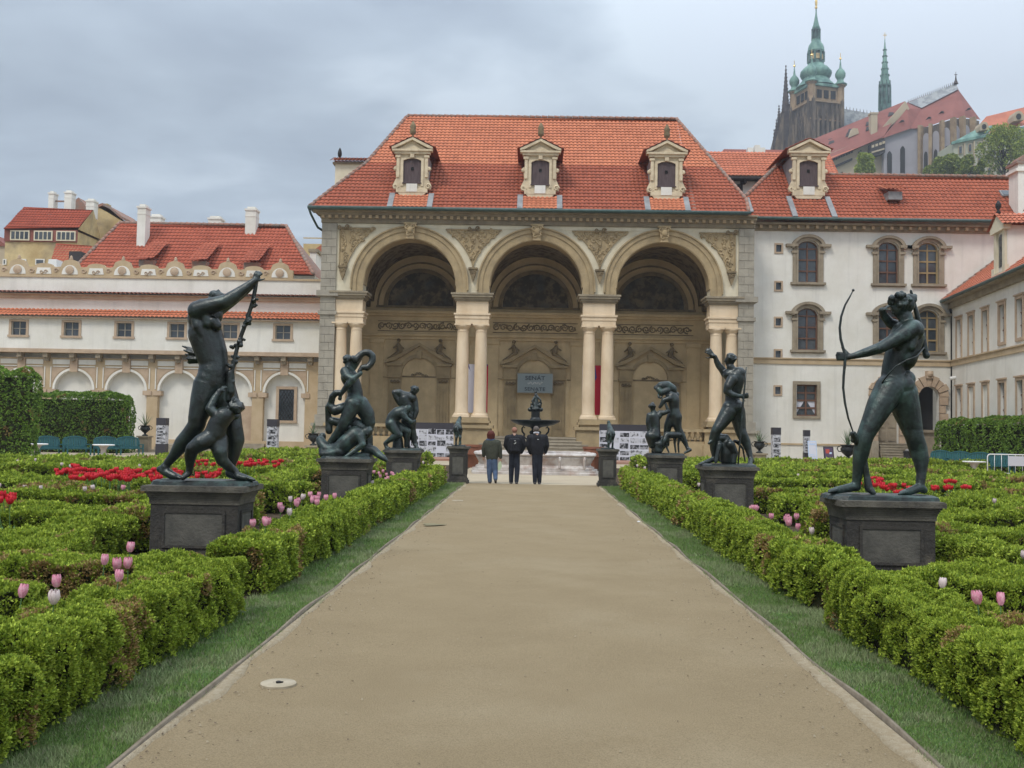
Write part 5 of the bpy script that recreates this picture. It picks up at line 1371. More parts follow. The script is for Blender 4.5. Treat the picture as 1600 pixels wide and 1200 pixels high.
for k in range(8):
    a = PI/8+k*PI/4; q = Vector((dx_+math.cos(a)*rr(5.8), ctr.y+math.sin(a)*rr(5.8), 0)); m.tube([q+Vector((0,0,zz(61))), q+Vector((0,0,zz(47)))], .3, 6)
m.build('lantern', 'copper_dark', TW)
m = MB(); m.lathe([(rr(6.5),zz(46)),(rr(6),zz(43)),(rr(4.8),zz(40)),(rr(3),zz(32)),(rr(1.6),zz(24)),(rr(.9),zz(18)),(rr(1.2),zz(16)),(rr(.5),zz(12))], Vector((dx_,ctr.y,0)), 10); m.build('spire', 'copper', TW, smooth=True)
m = MB(); m.ball(Vector((dx_,ctr.y,zz(12))), .55, 8); m.lathe([(.1,0),(.45,.8),(.5,2.0),(.25,3.2),(.05,3.6)], Vector((dx_,ctr.y,zz(11))), 8, sy=.6); m.ball(Vector((dx_,ctr.y,zz(11)+3.9)), .22, 6); m.build('golden_finial', 'gold', TW, smooth=True)
# west towers, dark, with crocketed spires
WT = thing('gothic_spires', 'dark crocketed gothic spires and buttress pinnacles left of the copper-domed tower', 'tower', (P(1225,235,YT+10).x, YT+12, 70))
Yw = YT+10
def gspire(pxc, ytop, yb, wb, m, body=235):
    a = P(pxc, ytop, Yw); b = P(pxc, yb, Yw); r = wb*Yw/F; x = P(pxc, (ytop+yb)/2, Yw).x; x = b.x
    m.lathe([(r,b.z),(r*.55,b.z+(a.z-b.z)*.45),(.12,a.z)], Vector((x, Yw+3, 0)), 8)
    k = max(4, int((a.z-b.z)/1.5))
    for i in range(k):
        t = i/k; rad = r*(1-t)*1.0 if t > .45 else r*(1-t)*1.0
        for j in range(4):
            an = PI/4+j*PI/2; m.ball((x+math.cos(an)*rad, Yw+3+math.sin(an)*rad, b.z+(a.z-b.z)*t), .33, 5)
    m.ball((x, Yw+3, a.z), .35, 6)
    zl = P(pxc, body, Yw).z; m.obox(Vector((x, Yw+3, (zl+b.z)/2)), dR, dL, (0,0,1), r*.8, r*.8, (b.z-zl)/2)
m = MB(); gspire(1230.5, 99, 172, 6.5, m); sp_ = m.build('tall_spire', 'cath_dark', WT)
m = MB(); gspire(1220, 162, 180, 2.2, m); gspire(1225.5, 168, 190, 2.4, m); gspire(1216, 184, 204, 2.3, m); gspire(1212.5, 200, 222, 2.2, m); gspire(1230, 150, 172, 2.0, m); gspire(1238, 146, 165, 2, m)
m.build('pinnacle', 'cath_dark', WT)
m = MB(); poly_px([(1210,300),(1211,226),(1216,206),(1221,186),(1226,168),(1240,165),(1250,170),(1250,300)], Yw+2, 8, m); m.build('tower_body', 'cath_stone', WT)
# choir/nave roof
NR = thing('cathedral_nave', 'grey patterned cathedral roof with cresting between the two spires', 'church', (P(1330,200,YT+8).x, YT+10, 70))
m = MB(); Yn = YT+6
m.add([P(1296,166,Yn+8), P(1376,180,Yn+8), P(1376,250,Yn), P(1290,250,Yn)], [(0,1,2,3)]); m.ext([P(1290,250,Yn), P(1376,250,Yn), P(1376,330,Yn), P(1290,330,Yn)], (0,10,0)); m.build('roof', 'slate', NR)
m = MB(); a, b = P(1296,166,Yn+8), P(1376,180,Yn+8)
for i in range(16): q = a.lerp(b, i/15); m.tube([q, q+Vector((0,0,1.1))], [.16,.05], 4)
m.build('ridge_cresting', 'cath_dark', NR)
m = MB(); m.add([P(1296,166,Yn+8.2), P(1299,167,Yn+8), P(1292,250,Yn-.4), P(1272,250,Yn-1), P(1282,200,Yn)], [(0,1,2,3,4)]); m.build('transept_roof', 'slate', NR)
# green spire
GS = thing('green_flèche'.replace('è','e'), 'slender green copper spire on the ridge of the cathedral roof', 'spire', (P(1382,175,YT+4).x, YT+8, 70))
Yg = YT+8; gx = P(1382.5,120,Yg).x
def gz(py): return P(1382.5, py, Yg).z
def gr(px): return px*Yg/F
m = MB(); m.lathe([(gr(8.2),gz(134)),(gr(6.8),gz(126)),(gr(4.6),gz(105)),(gr(2.6),gz(85)),(gr(1.2),gz(70)),(gr(.4),gz(60))], Vector((gx,Yg,0)), 8); m.build('needle', 'copper', GS)
m = MB()
for k in range(8):
    a = k*PI/4
    for py, rpx in ((128,8.4),(118,6.6),(108,5.1),(98,4.1),(88,3.1),(78,2.2)): m.ball((gx+math.cos(a)*gr(rpx), Yg+math.sin(a)*gr(rpx), gz(py)), .3, 5)
    q = Vector((gx+math.cos(a)*gr(8.5), Yg+math.sin(a)*gr(8.5), 0)); m.tube([q+Vector((0,0,gz(172))), q+Vector((0,0,gz(134))), q+Vector((0,0,gz(127)))], [.5,.35,.05], 5)
m.lathe([(gr(9.5),gz(190)),(gr(9.8),gz(168)),(gr(9.8),gz(164)),(gr(6.5),gz(163)),(gr(6.2),gz(137)),(gr(9),gz(135)),(gr(9),gz(133))], Vector((gx,Yg,0)), 8); m.build('lantern', 'copper_dark', GS)
m = MB(); m.tube([(gx,Yg,gz(61)),(gx,Yg,gz(51))], .12, 5); m.box(gx-.7,gx+.7,Yg-.1,Yg+.1,gz(55)-.1,gz(55)+.15); m.build('cross', 'gold', GS)

# castle ranges, nearer
YC = 330.0
CR = thing('castle_range', 'long castle range with a pinkish red roof climbing to the right on the hill', 'building', (P(1330,260,YC).x, YC, 60))
m = MB(); e1_, e2_ = P(1265,262,YC-3), P(1381,215,YC-3); t1, t2 = P(1262,221,YC+8), P(1414,158,YC+8)
m.add([P(1255,268,YC-3), P(1381,213,YC-3), t2, P(1255,224,YC+8)], [(0,1,2,3)]); m.add([P(1255,224,YC+8), t2, t2+Vector((0,12,-12)), P(1255,224,YC+8)+Vector((0,12,-12))], [(0,1,2,3)])
rf_ = m.build('roof', 'far_tile', CR)
pr_ = plane3(P(1255,268,YC-3), P(1381,213,YC-3), t2)
for a, b in ((1298,217),(1298,224),(1328,206),(1356,195),(1356,203),(1391,180),(1325,212)):
    q = PP(a, b, pr_); m = MB(); m.add([q+Vector((-1.0,-.6,-.6)), q+Vector((1.0,-.6,.2)), q+Vector((1.2,.3,1.1)), q+Vector((.0,1.2,1.4)), q+Vector((0,.2,-.4))], [(0,1,2,3),(0,1,4)]); o = m.build('dormer', 'timber', CR)
q = PP(1332,211,pr_); m = MB(); m.ext([q+Vector((-1.7,-1,-1.2)), q+Vector((1.8,-1,.3)), q+Vector((1.4,-1,1.9)), q+Vector((-.2,-1,2.0))], (0,2.5,0)); m.build('dormer', 'far_beige', CR)
m = MB(); poly_px([(1415,158),(1421,170),(1382,206),(1375,203)], YC+1, 1.5, m); m.build('gable_wall', 'far_beige', CR)
m = MB(); a, b = P(1361,205,YC), P(1371,178,YC); m.box(a.x, b.x, YC, YC+2.4, a.z-3, b.z); m.box(a.x-.25, b.x+.25, YC-.2, YC+2.6, b.z, b.z+.5); m.build('chimney', 'far_beige', CR)
m = MB(); poly_px([(1288,300),(1288,256),(1381,214),(1384,216),(1384,300)], YC, 10, m); m.build('wall', 'far_beige', CR)
m = MB(); m.add([P(1288,252,YC-3), P(1381,214,YC-3), P(1378,206,YC+.5), P(1288,243,YC+.5)], [(0,1,2,3)]); m.build('lower_roof', 'far_orange', CR)
m = MB(); poly_px([(1288,250),(1370,215),(1373,209),(1286,244)], YC-.6, .5, m); m.build('eaves_wall', 'far_beige', CR)
m = MB()
for k in range(10):
    a = 1294+k*4.0; b_ = 252-(a-1290)*.42; poly_px([(a,b_+4),(a+2.6,b_+3),(a+2.6,b_+.3),(a,b_+1.2)], YC-.8, .5, m)
poly_px([(1294,263),(1332,246.5),(1332,250),(1294,267)], YC-.8, .5, m); poly_px([(1300,276),(1317,268),(1317,272),(1300,280)], YC-.8, .5, m); poly_px([(1342,247),(1346,245),(1346,234),(1342,236)], YC-.8, .5, m)
m.build('timber_gallery', 'timber', CR)
m = MB(); poly_px([(1361,243),(1361,224),(1383,218),(1383,238),(1372,243)], YC-3, 3, m); o = m.build('oriel', 'timber', CR)
m = MB()
for a, b in ((1362,228),(1368,226),(1374,224),(1379,222)): poly_px([(a,b+3),(a+4,b+2),(a+4,b-2),(a,b-1)], YC-3.2, .15, m)
poly_px([(1362,237),(1382,231),(1382,233.5),(1362,239.5)], YC-3.2, .15, m); m.build('plaster_fill', 'far_beige', o)
# church with apse
CH = thing('hill_chapel', 'castle chapel with grey wall, apse and conical red roof on the hill', 'church', (P(1440,260,YC).x, YC, 60))
m = MB(); poly_px([(1381,300),(1381,216),(1422,200),(1441,199),(1441,300)], YC-2, 14, m); m.build('wall', 'far_grey_wall', CH)
m = MB(); q_ = [P(1378,216.5,YC-3.2), P(1422,201,YC-3.2), P(1440,200.5,YC-2), P(1486,185.5,YC-5), P(1510,184,YC-3), P(1532,187,YC+2), P(1498,141,YC+6), P(1440,170,YC+6), P(1417,170,YC+1)]
m.add(q_, [(0,1,8),(1,7,8),(1,2,7),(2,3,7),(3,6,7),(3,4,6),(4,5,6)])
m.add([P(1440,170,YC+6), P(1498,141,YC+6), P(1494,131,YC+9), P(1417,160,YC+9), P(1417,170,YC+1)], [(0,1,2,3),(0,3,4)])
m.build('roof', 'far_tile', CH)
m = MB(); m.add([P(1440,168.5,YC+5.6), P(1497,139.5,YC+5.6), P(1494,130,YC+8.5), P(1419,160,YC+8.5)], [(0,1,2,3)]); m.build('upper_roof', 'slate', CH)
m = MB(); a, b = P(1419,160,YC+8.5), P(1494,130,YC+8.5)
for i in range(26): q = a.lerp(b, i/25); m.tube([q, q+Vector((0,0,.9))], [.12,.04], 4)
q = P(1493.5,131,YC+8); m.lathe([(.9,0),(.35,1.2),(.12,3)], q, 6); m.tube([q, q+Vector((0,0,4))], .09, 4); m.box(q.x-.45,q.x+.45,q.y-.1,q.y+.1,q.z+3.0,q.z+3.2); m.build('ridge_cresting', 'cath_dark', CH)
for a, b in ((1407,191),(1449,186),(1469,177),(1511,172)):
    q = P(a,b,YC-1.5 if a < 1420 else YC-.5); m = MB(); m.add([q+Vector((-1.1,-1,-.7)), q+Vector((1.0,-1,.0)), q+Vector((1.1,.3,.9)), q+Vector((-.1,-1.2,.35))], [(0,1,3),(1,2,3),(0,1,2,3)]); m.build('dormer', 'timber', CH)
wl = [(1441,199),(1455,197),(1470,192),(1486,187),(1500,185),(1516,186),(1530,189)]
apY = [YC-2, YC-4.5, YC-6, YC-6, YC-4.5, YC-2, YC+2]
m = MB()
for i in range(6):
    a, b = P(wl[i][0], wl[i][1], apY[i]), P(wl[i+1][0], wl[i+1][1], apY[i+1]); m.ext([a, b, Vector((b.x,b.y,60)), Vector((a.x,a.y,60))], (0,1.5,0))
m.build('apse_wall', 'cath_stone', CH)
for i in range(6):
    a, b = P(wl[i][0], wl[i][1]+3, apY[i]), P(wl[i+1][0], wl[i+1][1]+3, apY[i+1]); u = (b-a); u.z = 0; L = u.length; u.normalize(); n_ = Vector((u.y,-u.x,0)); n_ = n_ if n_.y < 0 else -n_
    c = (a+b)/2; zt_ = c.z-1.5
    def ogive(w, h0, zt0, off, mm): 
        pts = [c+u*(-w)+Vector((0,0,h0-c.z)), c+u*w+Vector((0,0,h0-c.z))]+[c+u*(w*math.cos(t))+Vector((0,0,zt0-c.z-2.2+2.2*math.sin(t)**.8)) for t in [PI*k/8 for k in range(9)]]
        mm.ext([p+n_*off for p in pts], n_*.15)
    f = MB(); ogive(L*.36, zt_-16, zt_, .25, f); w_ = f.build('window', 'far_grey_wall', CH); g = MB(); ogive(L*.2, zt_-15, zt_-6, .45, g); g.build('pane', 'slate' if i == 99 else 'interior', w_)
    f = MB(); f.obox(a+n_*.9+Vector((0,0,-12)), u, n_, (0,0,1), .5, .9, 13); f.build('buttress', 'cath_tan', CH)
for a, y0, y1 in ((1390,236,276),(1410.5,228,270)):
    f = MB(); poly_px([(a-3.6,y1),(a-3.6,y0+5),(a-2,y0+1.5),(a,y0),(a+2,y0+1.5),(a+3.6,y0+5),(a+3.6,y1)], YC-2.2, .25, f); w_ = f.build('window', 'interior', CH)
# baroque palace range at right
PL = thing('hill_palace', 'pale green-grey palace range with a red mansard roof at the top right corner', 'building', (P(1560,250,300).x, 300, 60))
YP = 300
m = MB(); poly_px([(1490,330),(1490,222),(1605,199),(1640,195),(1640,330)], YP, 12, m); m.build('wall', 'far_palace', PL)
m = MB(); poly_px([(1488,225),(1488,221),(1605,196),(1640,189),(1640,193),(1605,200)], YP-.8, 1, m); m.build('cornice', 'copper', PL)
m = MB(); m.add([P(1512,216,YP-.5), P(1640,187,YP-.5), P(1640,158,YP+7), P(1541,182,YP+7)], [(0,1,2,3)]); m.build('roof', 'far_orange', PL)
m = MB(); m.add([P(1489,222,YP-.6), P(1545,208,YP-.6), P(1553,195,YP+2), P(1529,200,YP+2)], [(0,1,2,3)]); m.build('lower_roof', 'copper', PL)
for a, b, s in ((1538,197,7),(1592,181,8)):
    f = MB(); poly_px([(a-s,b+s),(a-s,b),(a-s*.6,b-s*.8),(a,b-s),(a+s*.6,b-s*.8),(a+s,b),(a+s,b+s*.8)], YP-1.5, 4, f); d_ = f.build('dormer', 'far_beige', PL)
    f = MB(); poly_px([(a+s*.5*math.cos(t),b+s*.1+s*.6*math.sin(t)) for t in [2*PI*k/10 for k in range(10)]], YP-1.7, .2, f); f.build('pane', 'interior', d_)
for k in range(7):
    a = 1501+15*k; y0 = 228-k*3.3
    for r_ in (0, 22, 44):
        f = MB(); poly_px([(a-3,y0+13+r_),(a-3,y0+r_),(a+3,y0-1+r_),(a+3,y0+12+r_)], YP-.3, .3, f); w_ = f.build('window', 'far_beige', PL); f = MB(); poly_px([(a-2,y0+12+r_),(a-2,y0+1+r_),(a+2,y0+.3+r_),(a+2,y0+11+r_)], YP-.45, .15, f); f.build('pane', 'glass', w_)
    f = MB(); poly_px([(a+5.5,y0+60),(a+5.5,y0-4),(a+7.5,y0-4.5),(a+7.5,y0+60)], YP-.5, .5, f); f.build('pilaster', 'far_beige', PL)
for a, b, w_ in ((1275,205,.5),(1281.5,196,.3)):
    pass
# the hill itself
nx, ny = 60, 40; V = []; 
for j in range(ny+1):
    y = 110+(620-110)*j/ny
    for i in range(nx+1):
        x = -400+900*i/nx; pxe = 831+x/y*F
        t = min(1, max(0, (y-120)/180)); s_ = min(1, max(0, (x/y-.20)/.06)); base = 72*t*t*(3-2*t)*(s_*s_*(3-2*s_))
        V.append((x, y, base-.5+.6*math.sin(x*.05)*math.cos(y*.04)*t))
Fh = [(j*(nx+1)+i, j*(nx+1)+i+1, (j+1)*(nx+1)+i+1, (j+1)*(nx+1)+i) for j in range(ny) for i in range(nx)]
o = link_mesh('hill', V, np.array(Fh), 'hill_grass', None, True); tag(o, kind='structure')
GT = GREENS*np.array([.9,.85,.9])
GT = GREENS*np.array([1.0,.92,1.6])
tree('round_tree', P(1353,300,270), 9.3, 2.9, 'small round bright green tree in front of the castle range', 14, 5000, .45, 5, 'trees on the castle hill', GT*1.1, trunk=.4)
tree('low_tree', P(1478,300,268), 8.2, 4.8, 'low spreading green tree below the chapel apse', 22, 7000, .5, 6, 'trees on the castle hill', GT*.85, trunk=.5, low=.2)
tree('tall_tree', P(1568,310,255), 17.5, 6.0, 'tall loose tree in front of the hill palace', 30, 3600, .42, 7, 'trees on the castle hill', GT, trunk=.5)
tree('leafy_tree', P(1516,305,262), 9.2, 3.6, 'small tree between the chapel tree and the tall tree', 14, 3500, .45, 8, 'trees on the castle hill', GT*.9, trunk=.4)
# ================================================================== ground
PXL, PXR = .04-1.985, .04+1.985          # path edges
YEND = 30.75
def sheet(name, x0, x1, y0, y1, z, mt, nx=1, ny=1, kind='structure', disp=None):
    V = []; 
    for j in range(ny+1):
        for i in range(nx+1): V.append((x0+(x1-x0)*i/nx, y0+(y1-y0)*j/ny, z))
    V = np.array(V, dtype=float)
    if disp is not None: V[:,2] += disp(V)
    Fq = np.array([(j*(nx+1)+i, j*(nx+1)+i+1, (j+1)*(nx+1)+i+1, (j+1)*(nx+1)+i) for j in range(ny) for i in range(nx)])
    o = link_mesh(name, V, Fq, mt, None, True); return tag(o, kind=kind)
sheet('ground', -600, 900, -40, 1500, 0.0, 'plaza', 2, 2)
sheet('path', PXL, PXR, -4, YEND, .012, 'sand', 40, 340, disp=lambda V: (vnoise(V*np.array([1.2,.8,0]), 3)-.5)*.010*np.clip(1-np.abs((V[:,0]-.04)/1.985)**4, 0, 1))
for s, a in ((-1, PXL), (1, PXR)):
    o = PXL if s < 0 else PXR
    sheet('lawn_strip', min(o+s*.05, o+s*.66), max(o+s*.05, o+s*.66), -4, YEND, .008, 'lawn', 4, 120, disp=lambda V: vnoise(V*3, 7)*.003)
    x0, x1 = (-26, o-.62) if s < 0 else (o+.62, 26)
    sheet('garden_soil', x0, x1, -4, 33.5, .004, 'soil')
    x0, x1 = (-13.5, o-.62) if s < 0 else (o+.62, 15.5)
    sheet('garden_soil', x0, x1, 33.5, 45.5, .004, 'soil')
# irregular pale gravel margins on the path
for s, o in ((-1, PXL), (1, PXR)):
    V = []; Fq = []; n = 400; R = np.random.default_rng(5+s)
    ys = np.linspace(-4, YEND, n); w = .015+.07*np.clip(vnoise(np.stack([ys*1.1, ys*0+s*9, ys*0], 1), 3)-.38, 0, 1)*2+.03*vnoise(np.stack([ys*7, ys*0, ys*0], 1), 4)
    for i in range(n): V += [(o-s*.005, ys[i], .0295), (o-s*w[i], ys[i], .0265), (o-s*(w[i]+.012), ys[i], .004)]
    for i in range(n-1): Fq += [(3*i, 3*i+1, 3*i+4, 3*i+3), (3*i+1, 3*i+2, 3*i+5, 3*i+4)]
    tag(link_mesh('gravel_margin', V, np.array(Fq), 'gravel_pale'), kind='structure')
    # thin worn edging board, slightly wavy
    V = []; Fq = []
    for i in range(n):
        wv = .008*math.sin(ys[i]*1.3)+.006*math.sin(ys[i]*3.1+1); h = .045+.012*math.sin(ys[i]*2.3)
        V += [(o+s*.0+wv, ys[i], 0), (o+wv, ys[i], h), (o+s*.022+wv, ys[i], h), (o+s*.022+wv, ys[i], 0)]
    for i in range(n-1):
        for k in range(3): Fq.append((4*i+k, 4*i+k+1, 4*i+5+k, 4*i+4+k))
    e_ = link_mesh('path_edging', V, np.array(Fq), 'edge_wood'); tag(e_, 'thin worn edging strip between grass and sand on the %s of the path' % ('left' if s < 0 else 'right'), 'edging', 'edgings of the path')
# grit, crumbs of earth and leaf litter scattered along the margins
R = np.random.default_rng(33); V = []; Fq = []
for i in range(1500):
    sd = 1 if R.random() < .5 else -1; x = .04+sd*(1.97-.55*R.random()**3); y = 2+28*R.random()**1.7; r = .004+.011*R.random(); a = R.random()*3.1
    if R.random() < .15: x = R.uniform(-1.9,1.9)
    c, q = math.cos(a)*r, math.sin(a)*r; b = len(V); V += [(x-c,y-q,.020),(x+q*.5,y-c*.5,.023),(x+c,y+q,.021),(x-q*.5,y+c*.5,.026)]; Fq.append((b,b+1,b+2,b+3))
tag(link_mesh('leaf_litter', V, np.array(Fq), 'twig'), kind='stuff')
# loose stones
R = np.random.default_rng(3); V = []; Fq = []
for i in range(900):
    x = .04+(1.9*(1 if R.random() < .5 else -1)*(1-R.random()**2*.25) if R.random() < .75 else R.uniform(-1.9,1.9)); y = 2+28*R.random()**1.8; r = .003+.006*R.random()
    b = len(V); V += [(x-r,y,.018),(x,y-r,.018),(x+r,y,.018),(x,y+r,.018),(x,y,.022+r)]; Fq += [(b,b+1,b+4),(b+1,b+2,b+4),(b+2,b+3,b+4),(b+3,b,b+4)]
tag(link_mesh('loose_gravel', V, np.array(Fq), 'gravel_pale'), kind='stuff')
g = G(435,1068,.02); m = MB(); m.lathe([(.112,.004),(.112,.024),(.108,.027),(.035,.029),(.03,.024),(.02,.024)], (g.x,g.y,0), 32); o = m.build('drain_cover', 'cap_concrete', auto=True); tag(o, 'round pale stone cover set in the sand near the left edge of the path', 'cover')
m = MB(); m.lathe([(.016,.0),(.016,.034),(.012,.036)], (g.x,g.y,0), 10); m.box(g.x-.01,g.x+.03,g.y-.006,g.y+.006,.026,.034); m.build('lid_knob', 'iron', o)
g = G(676,820,.02); V = [(g.x, g.y, .0275)]; n = 24
for k in range(n): a = 2*PI*k/n; r = 1+.25*math.sin(3*a+1)+.12*math.sin(5*a); V.append((g.x+.17*r*math.cos(a), g.y+.20*r*math.sin(a), .0275))
mat('puddle_wet', (.20,.17,.085), .45, spec=.4)
o = link_mesh('puddle', V, [(0, 1+k, 1+(k+1)%n) for k in range(n)], 'puddle_wet'); tag(o, kind='structure')
g = G(998,816,.02); m = MB(); m.ball((g.x,g.y,.03), .03, 6, (1,1,.5)); tag(m.build('scrap_of_paper', 'white_paint'), 'tiny white scrap lying on the right path edge', 'litter')
g = G(715,782,.02); m = MB(); m.box(g.x-.12,g.x+.12,g.y-.12,g.y+.12,.005,.022); tag(m.build('stone_slab', 'cap_concrete'), 'small pale slab at the left edge of the path beside the grass', 'slab')

# grass blades on the strips
def grass(x0, x1, y0, y1, dens, L, seed):
    R = np.random.default_rng(seed); n = int((x1-x0)*(y1-y0)*dens)
    P_ = np.stack([x0+(x1-x0)*R.random(n), y0+(y1-y0)*R.random(n), np.full(n,.009)], 1)
    cl = vnoise(P_*np.array([3,3,0]), seed); cl2 = vnoise(P_*np.array([9,9,0]), seed+1)
    h = L*(.5+.8*cl*R.random(n))*np.where(vnoise(P_*np.array([2.2,2.2,0]), seed+5) > .80, .6, 1.0)
    edge = (np.abs(np.abs(P_[:,0]-.04)-1.985) < .035) & (vnoise(P_*np.array([0,4,0]), seed+8) < .45); h[edge] = .004
    d = R.normal(0, .45, (n,3)); d[:,2] = 1; d = nrm(d); s = nrm(np.cross(d, R.normal(0,1,(n,3))))*(L*.07)
    A = P_-s; B = P_+s; C = P_+d*h[:,None]
    V = np.stack([A,B,C], 1).reshape(-1,3); Fq = np.arange(n*3).reshape(-1,3)
    c = np.where((cl+.3*cl2 > .72)[:,None], np.array([[.235,.29,.13]]), np.array([[.15,.235,.065]]))*(.75+.5*R.random((n,1)))
    c = np.where((R.random(n) < .14)[:,None], np.array([[.24,.23,.14]]), c)
    return V, Fq, np.repeat(c, 3, 0)
for s, o in ((-1, PXL), (1, PXR)):
    Vs = []; Fs = []; Cs = []; b = 0
    xa, xb = sorted((o-s*.02, o+s*.70))
    for (ya, yb, dn, L_) in ((1.0,6,15000,.042),(6,11,6500,.05),(11,18,3000,.065),(18,YEND,1500,.085)):
        V, Fq, c = grass(xa, xb, ya, yb, dn, L_, 3+s+int(ya)); Vs.append(V); Fs.append(Fq+b); Cs.append(c); b += len(V)
    tag(link_mesh('grass', np.concatenate(Vs), np.concatenate(Fs), 'leaf', None, False, np.concatenate(Cs)), kind='stuff')

# ================================================================== clipped hedges
HH = .50
gp = 'low hedges lining the path'; hid = [0]
def hd(*a, **k): hid[0] += 1; return hedge('low_hedge', *a, seed=hid[0]*3, **k)
O = .53
def side(s, a, b): return tuple(sorted((.04+s*(1.985+a), .04+s*(1.985+b))))
# left
def L_(a, b, y0, y1, h, lab, **k): x = side(-1, a, b); return hd(x[0], x[1], y0, y1, h, lab, gp, **k)
def R_(a, b, y0, y1, h, lab, **k): x = side(1, a, b); return hd(x[0], x[1], y0, y1, h, lab, gp, **k)
L_(O, O+.60, 1.6, 5.2, HH, 'low path hedge nearest the camera on the left', dist=3.6, brownish=1.3)
L_(O, O+.60, 5.2, 8.95, HH, 'low path hedge on the left ending before the first pedestal', dist=6.5, brownish=1.0)
L_(O+.02, O+.60, 9.75, 16.6, HH, 'left low path hedge between first and second pedestal', dist=11, brownish=1.0)
L_(O+.02, O+.60, 16.9, 22.8, HH, 'left low path hedge between second and third pedestal')
L_(O+.02, O+.60, 23.1, 29.6, HH+.03, 'left low path hedge between third and fourth pedestal')
R_(O, O+.55, 1.6, 4.3, HH, 'low path hedge nearest the camera on the right', dist=3.2)
R_(O, O+.58, 4.36, 8.95, HH, 'low path hedge on the right ending before the archer pedestal', dist=6)
R_(O, O+.60, 9.65, 15.4, HH, 'right low path hedge between first and second pedestal', dist=11)
R_(O+.02, O+.60, 15.6, 21.4, HH, 'right low path hedge between second and third pedestal')
R_(O+.02, O+.60, 21.7, 29.6, HH+.03, 'right low path hedge between third and fourth pedestal')
gq = 'rows of the clipped hedge pattern'
R = random.Random(11)
ords = ['first','second','third','fourth','fifth','sixth','seventh','eighth','ninth','tenth','eleventh']
rows = [ # s, x0, x1, y0, y1
 (-1, 3.55, 6.4, 5.1, 5.8), (-1, 3.55, 7.2, 6.9, 7.6), (-1, 3.2, 9.0, 8.3, 9.2), (-1, 4.5, 9.6, 9.7, 10.6),
 (-1, 4.2, 11.5, 13.0, 14.3), (-1, 4.5, 13.5, 16.0, 17.3), (-1, 4.2, 15.0, 19.0, 20.4), (-1, 4.4, 18.0, 25.3, 26.5), (-1, 4.4, 20.0, 28.8, 30.0),
 (-1, 4.4, 19.5, 32.3, 33.4), (-1, 4.4, 13.3, 36.0, 37.2), (-1, 4.4, 13.3, 40.0, 41.2), (-1, 4.4, 13.3, 43.8, 45.0),
 (1, 3.6, 6.4, 5.0, 5.8), (1, 3.6, 7.2, 6.7, 7.5), (1, 3.2, 9.4, 8.4, 9.4), (1, 4.8, 10.0, 10.0, 11.2),
 (1, 4.4, 12.0, 12.6, 13.9), (1, 4.3, 14.0, 15.6, 16.9), (1, 4.5, 16.0, 18.6, 19.9), (1, 4.3, 17.5, 21.2, 22.0), (1, 4.3, 19.5, 25.4, 26.6),
 (1, 4.3, 20.5, 28.8, 30.0), (1, 4.3, 20.5, 32.2, 33.4), (1, 4.3, 15.3, 36.0, 37.2), (1, 4.3, 15.3, 40.0, 41.2), (1, 4.3, 15.3, 43.8, 45.0)]
cnt = {-1: 0, 1: 0}
prev = {}
side_n = {-1: 'left', 1: 'right'}
for s, xa, xb, ya, yb in rows:
    i = cnt[s]; cnt[s] += 1
    where = side_n[s]
    nseg = 1 if xb-xa < 5 else (2 if xb-xa < 10 else 3)
    for k in range(nseg):
        x0 = xa+(xb-xa)*k/nseg; x1 = xa+(xb-xa)*(k+1)/nseg-(.35 if k < nseg-1 and R.random() < .5 else .02)
        X0, X1 = sorted((.04+s*x0, .04+s*x1)); dy = R.uniform(-.12,.12)
        lab = '%s cross row hedge %s of the path, piece %s' % (ords[min(i,10)] if i < 11 else ('next to last' if i == 11 else 'last'), where, ['nearest the path','second from the path','outermost'][k])
        hedge('parterre_hedge', X0, X1, ya+dy, yb+dy-(.3 if yb-ya > 1 else .1), HH-.02+R.uniform(-.03,.03), lab, gq, seed=200+i*7+k+(50 if s > 0 else 0), brownish=1.2 if i in (3,4,5) else .9, dens0=8000, amp=.09, freq=5)
    # short connecting pieces to the next row
    if (s in prev):
        yp = prev[s][4]
        for k, cx_ in enumerate((R.uniform(4.8,5.6), R.uniform(8,12))):
            if cx_ > min(xb, prev[s][2])-.5 or ya-yp < .5 or (i in (7,) and cx_ > 7): continue
            if s > 0 and i == 8 and cx_ < 8.5 : continue
            X0, X1 = sorted((.04+s*cx_, .04+s*(cx_+.62)))
            lab = 'short hedge joining the %s cross row to its front neighbour, %s side, %s' % (ords[min(i,10)] if i < 11 else ('next to last' if i == 11 else 'last'), where, ['inner','outer'][k])
            hedge('parterre_hedge', X0, X1, yp-.1, ya+.1, HH-.05, lab, gq, seed=400+i*5+k, dens0=7500, amp=.08)
    prev[s] = (s, xa, xb, ya, yb)
# far cross hedge bands in front of the buildings
hedge('parterre_hedge', -12.6, -9.6, 46.6, 47.3, .42, 'short dark clipped hedge before the photo pillar near the gallery wing', gq, seed=900, z0=.0)
hedge('parterre_hedge', 14.0, 21.0, 47.6, 48.4, .45, 'long low clipped hedge before the palace block steps', gq, seed=901)

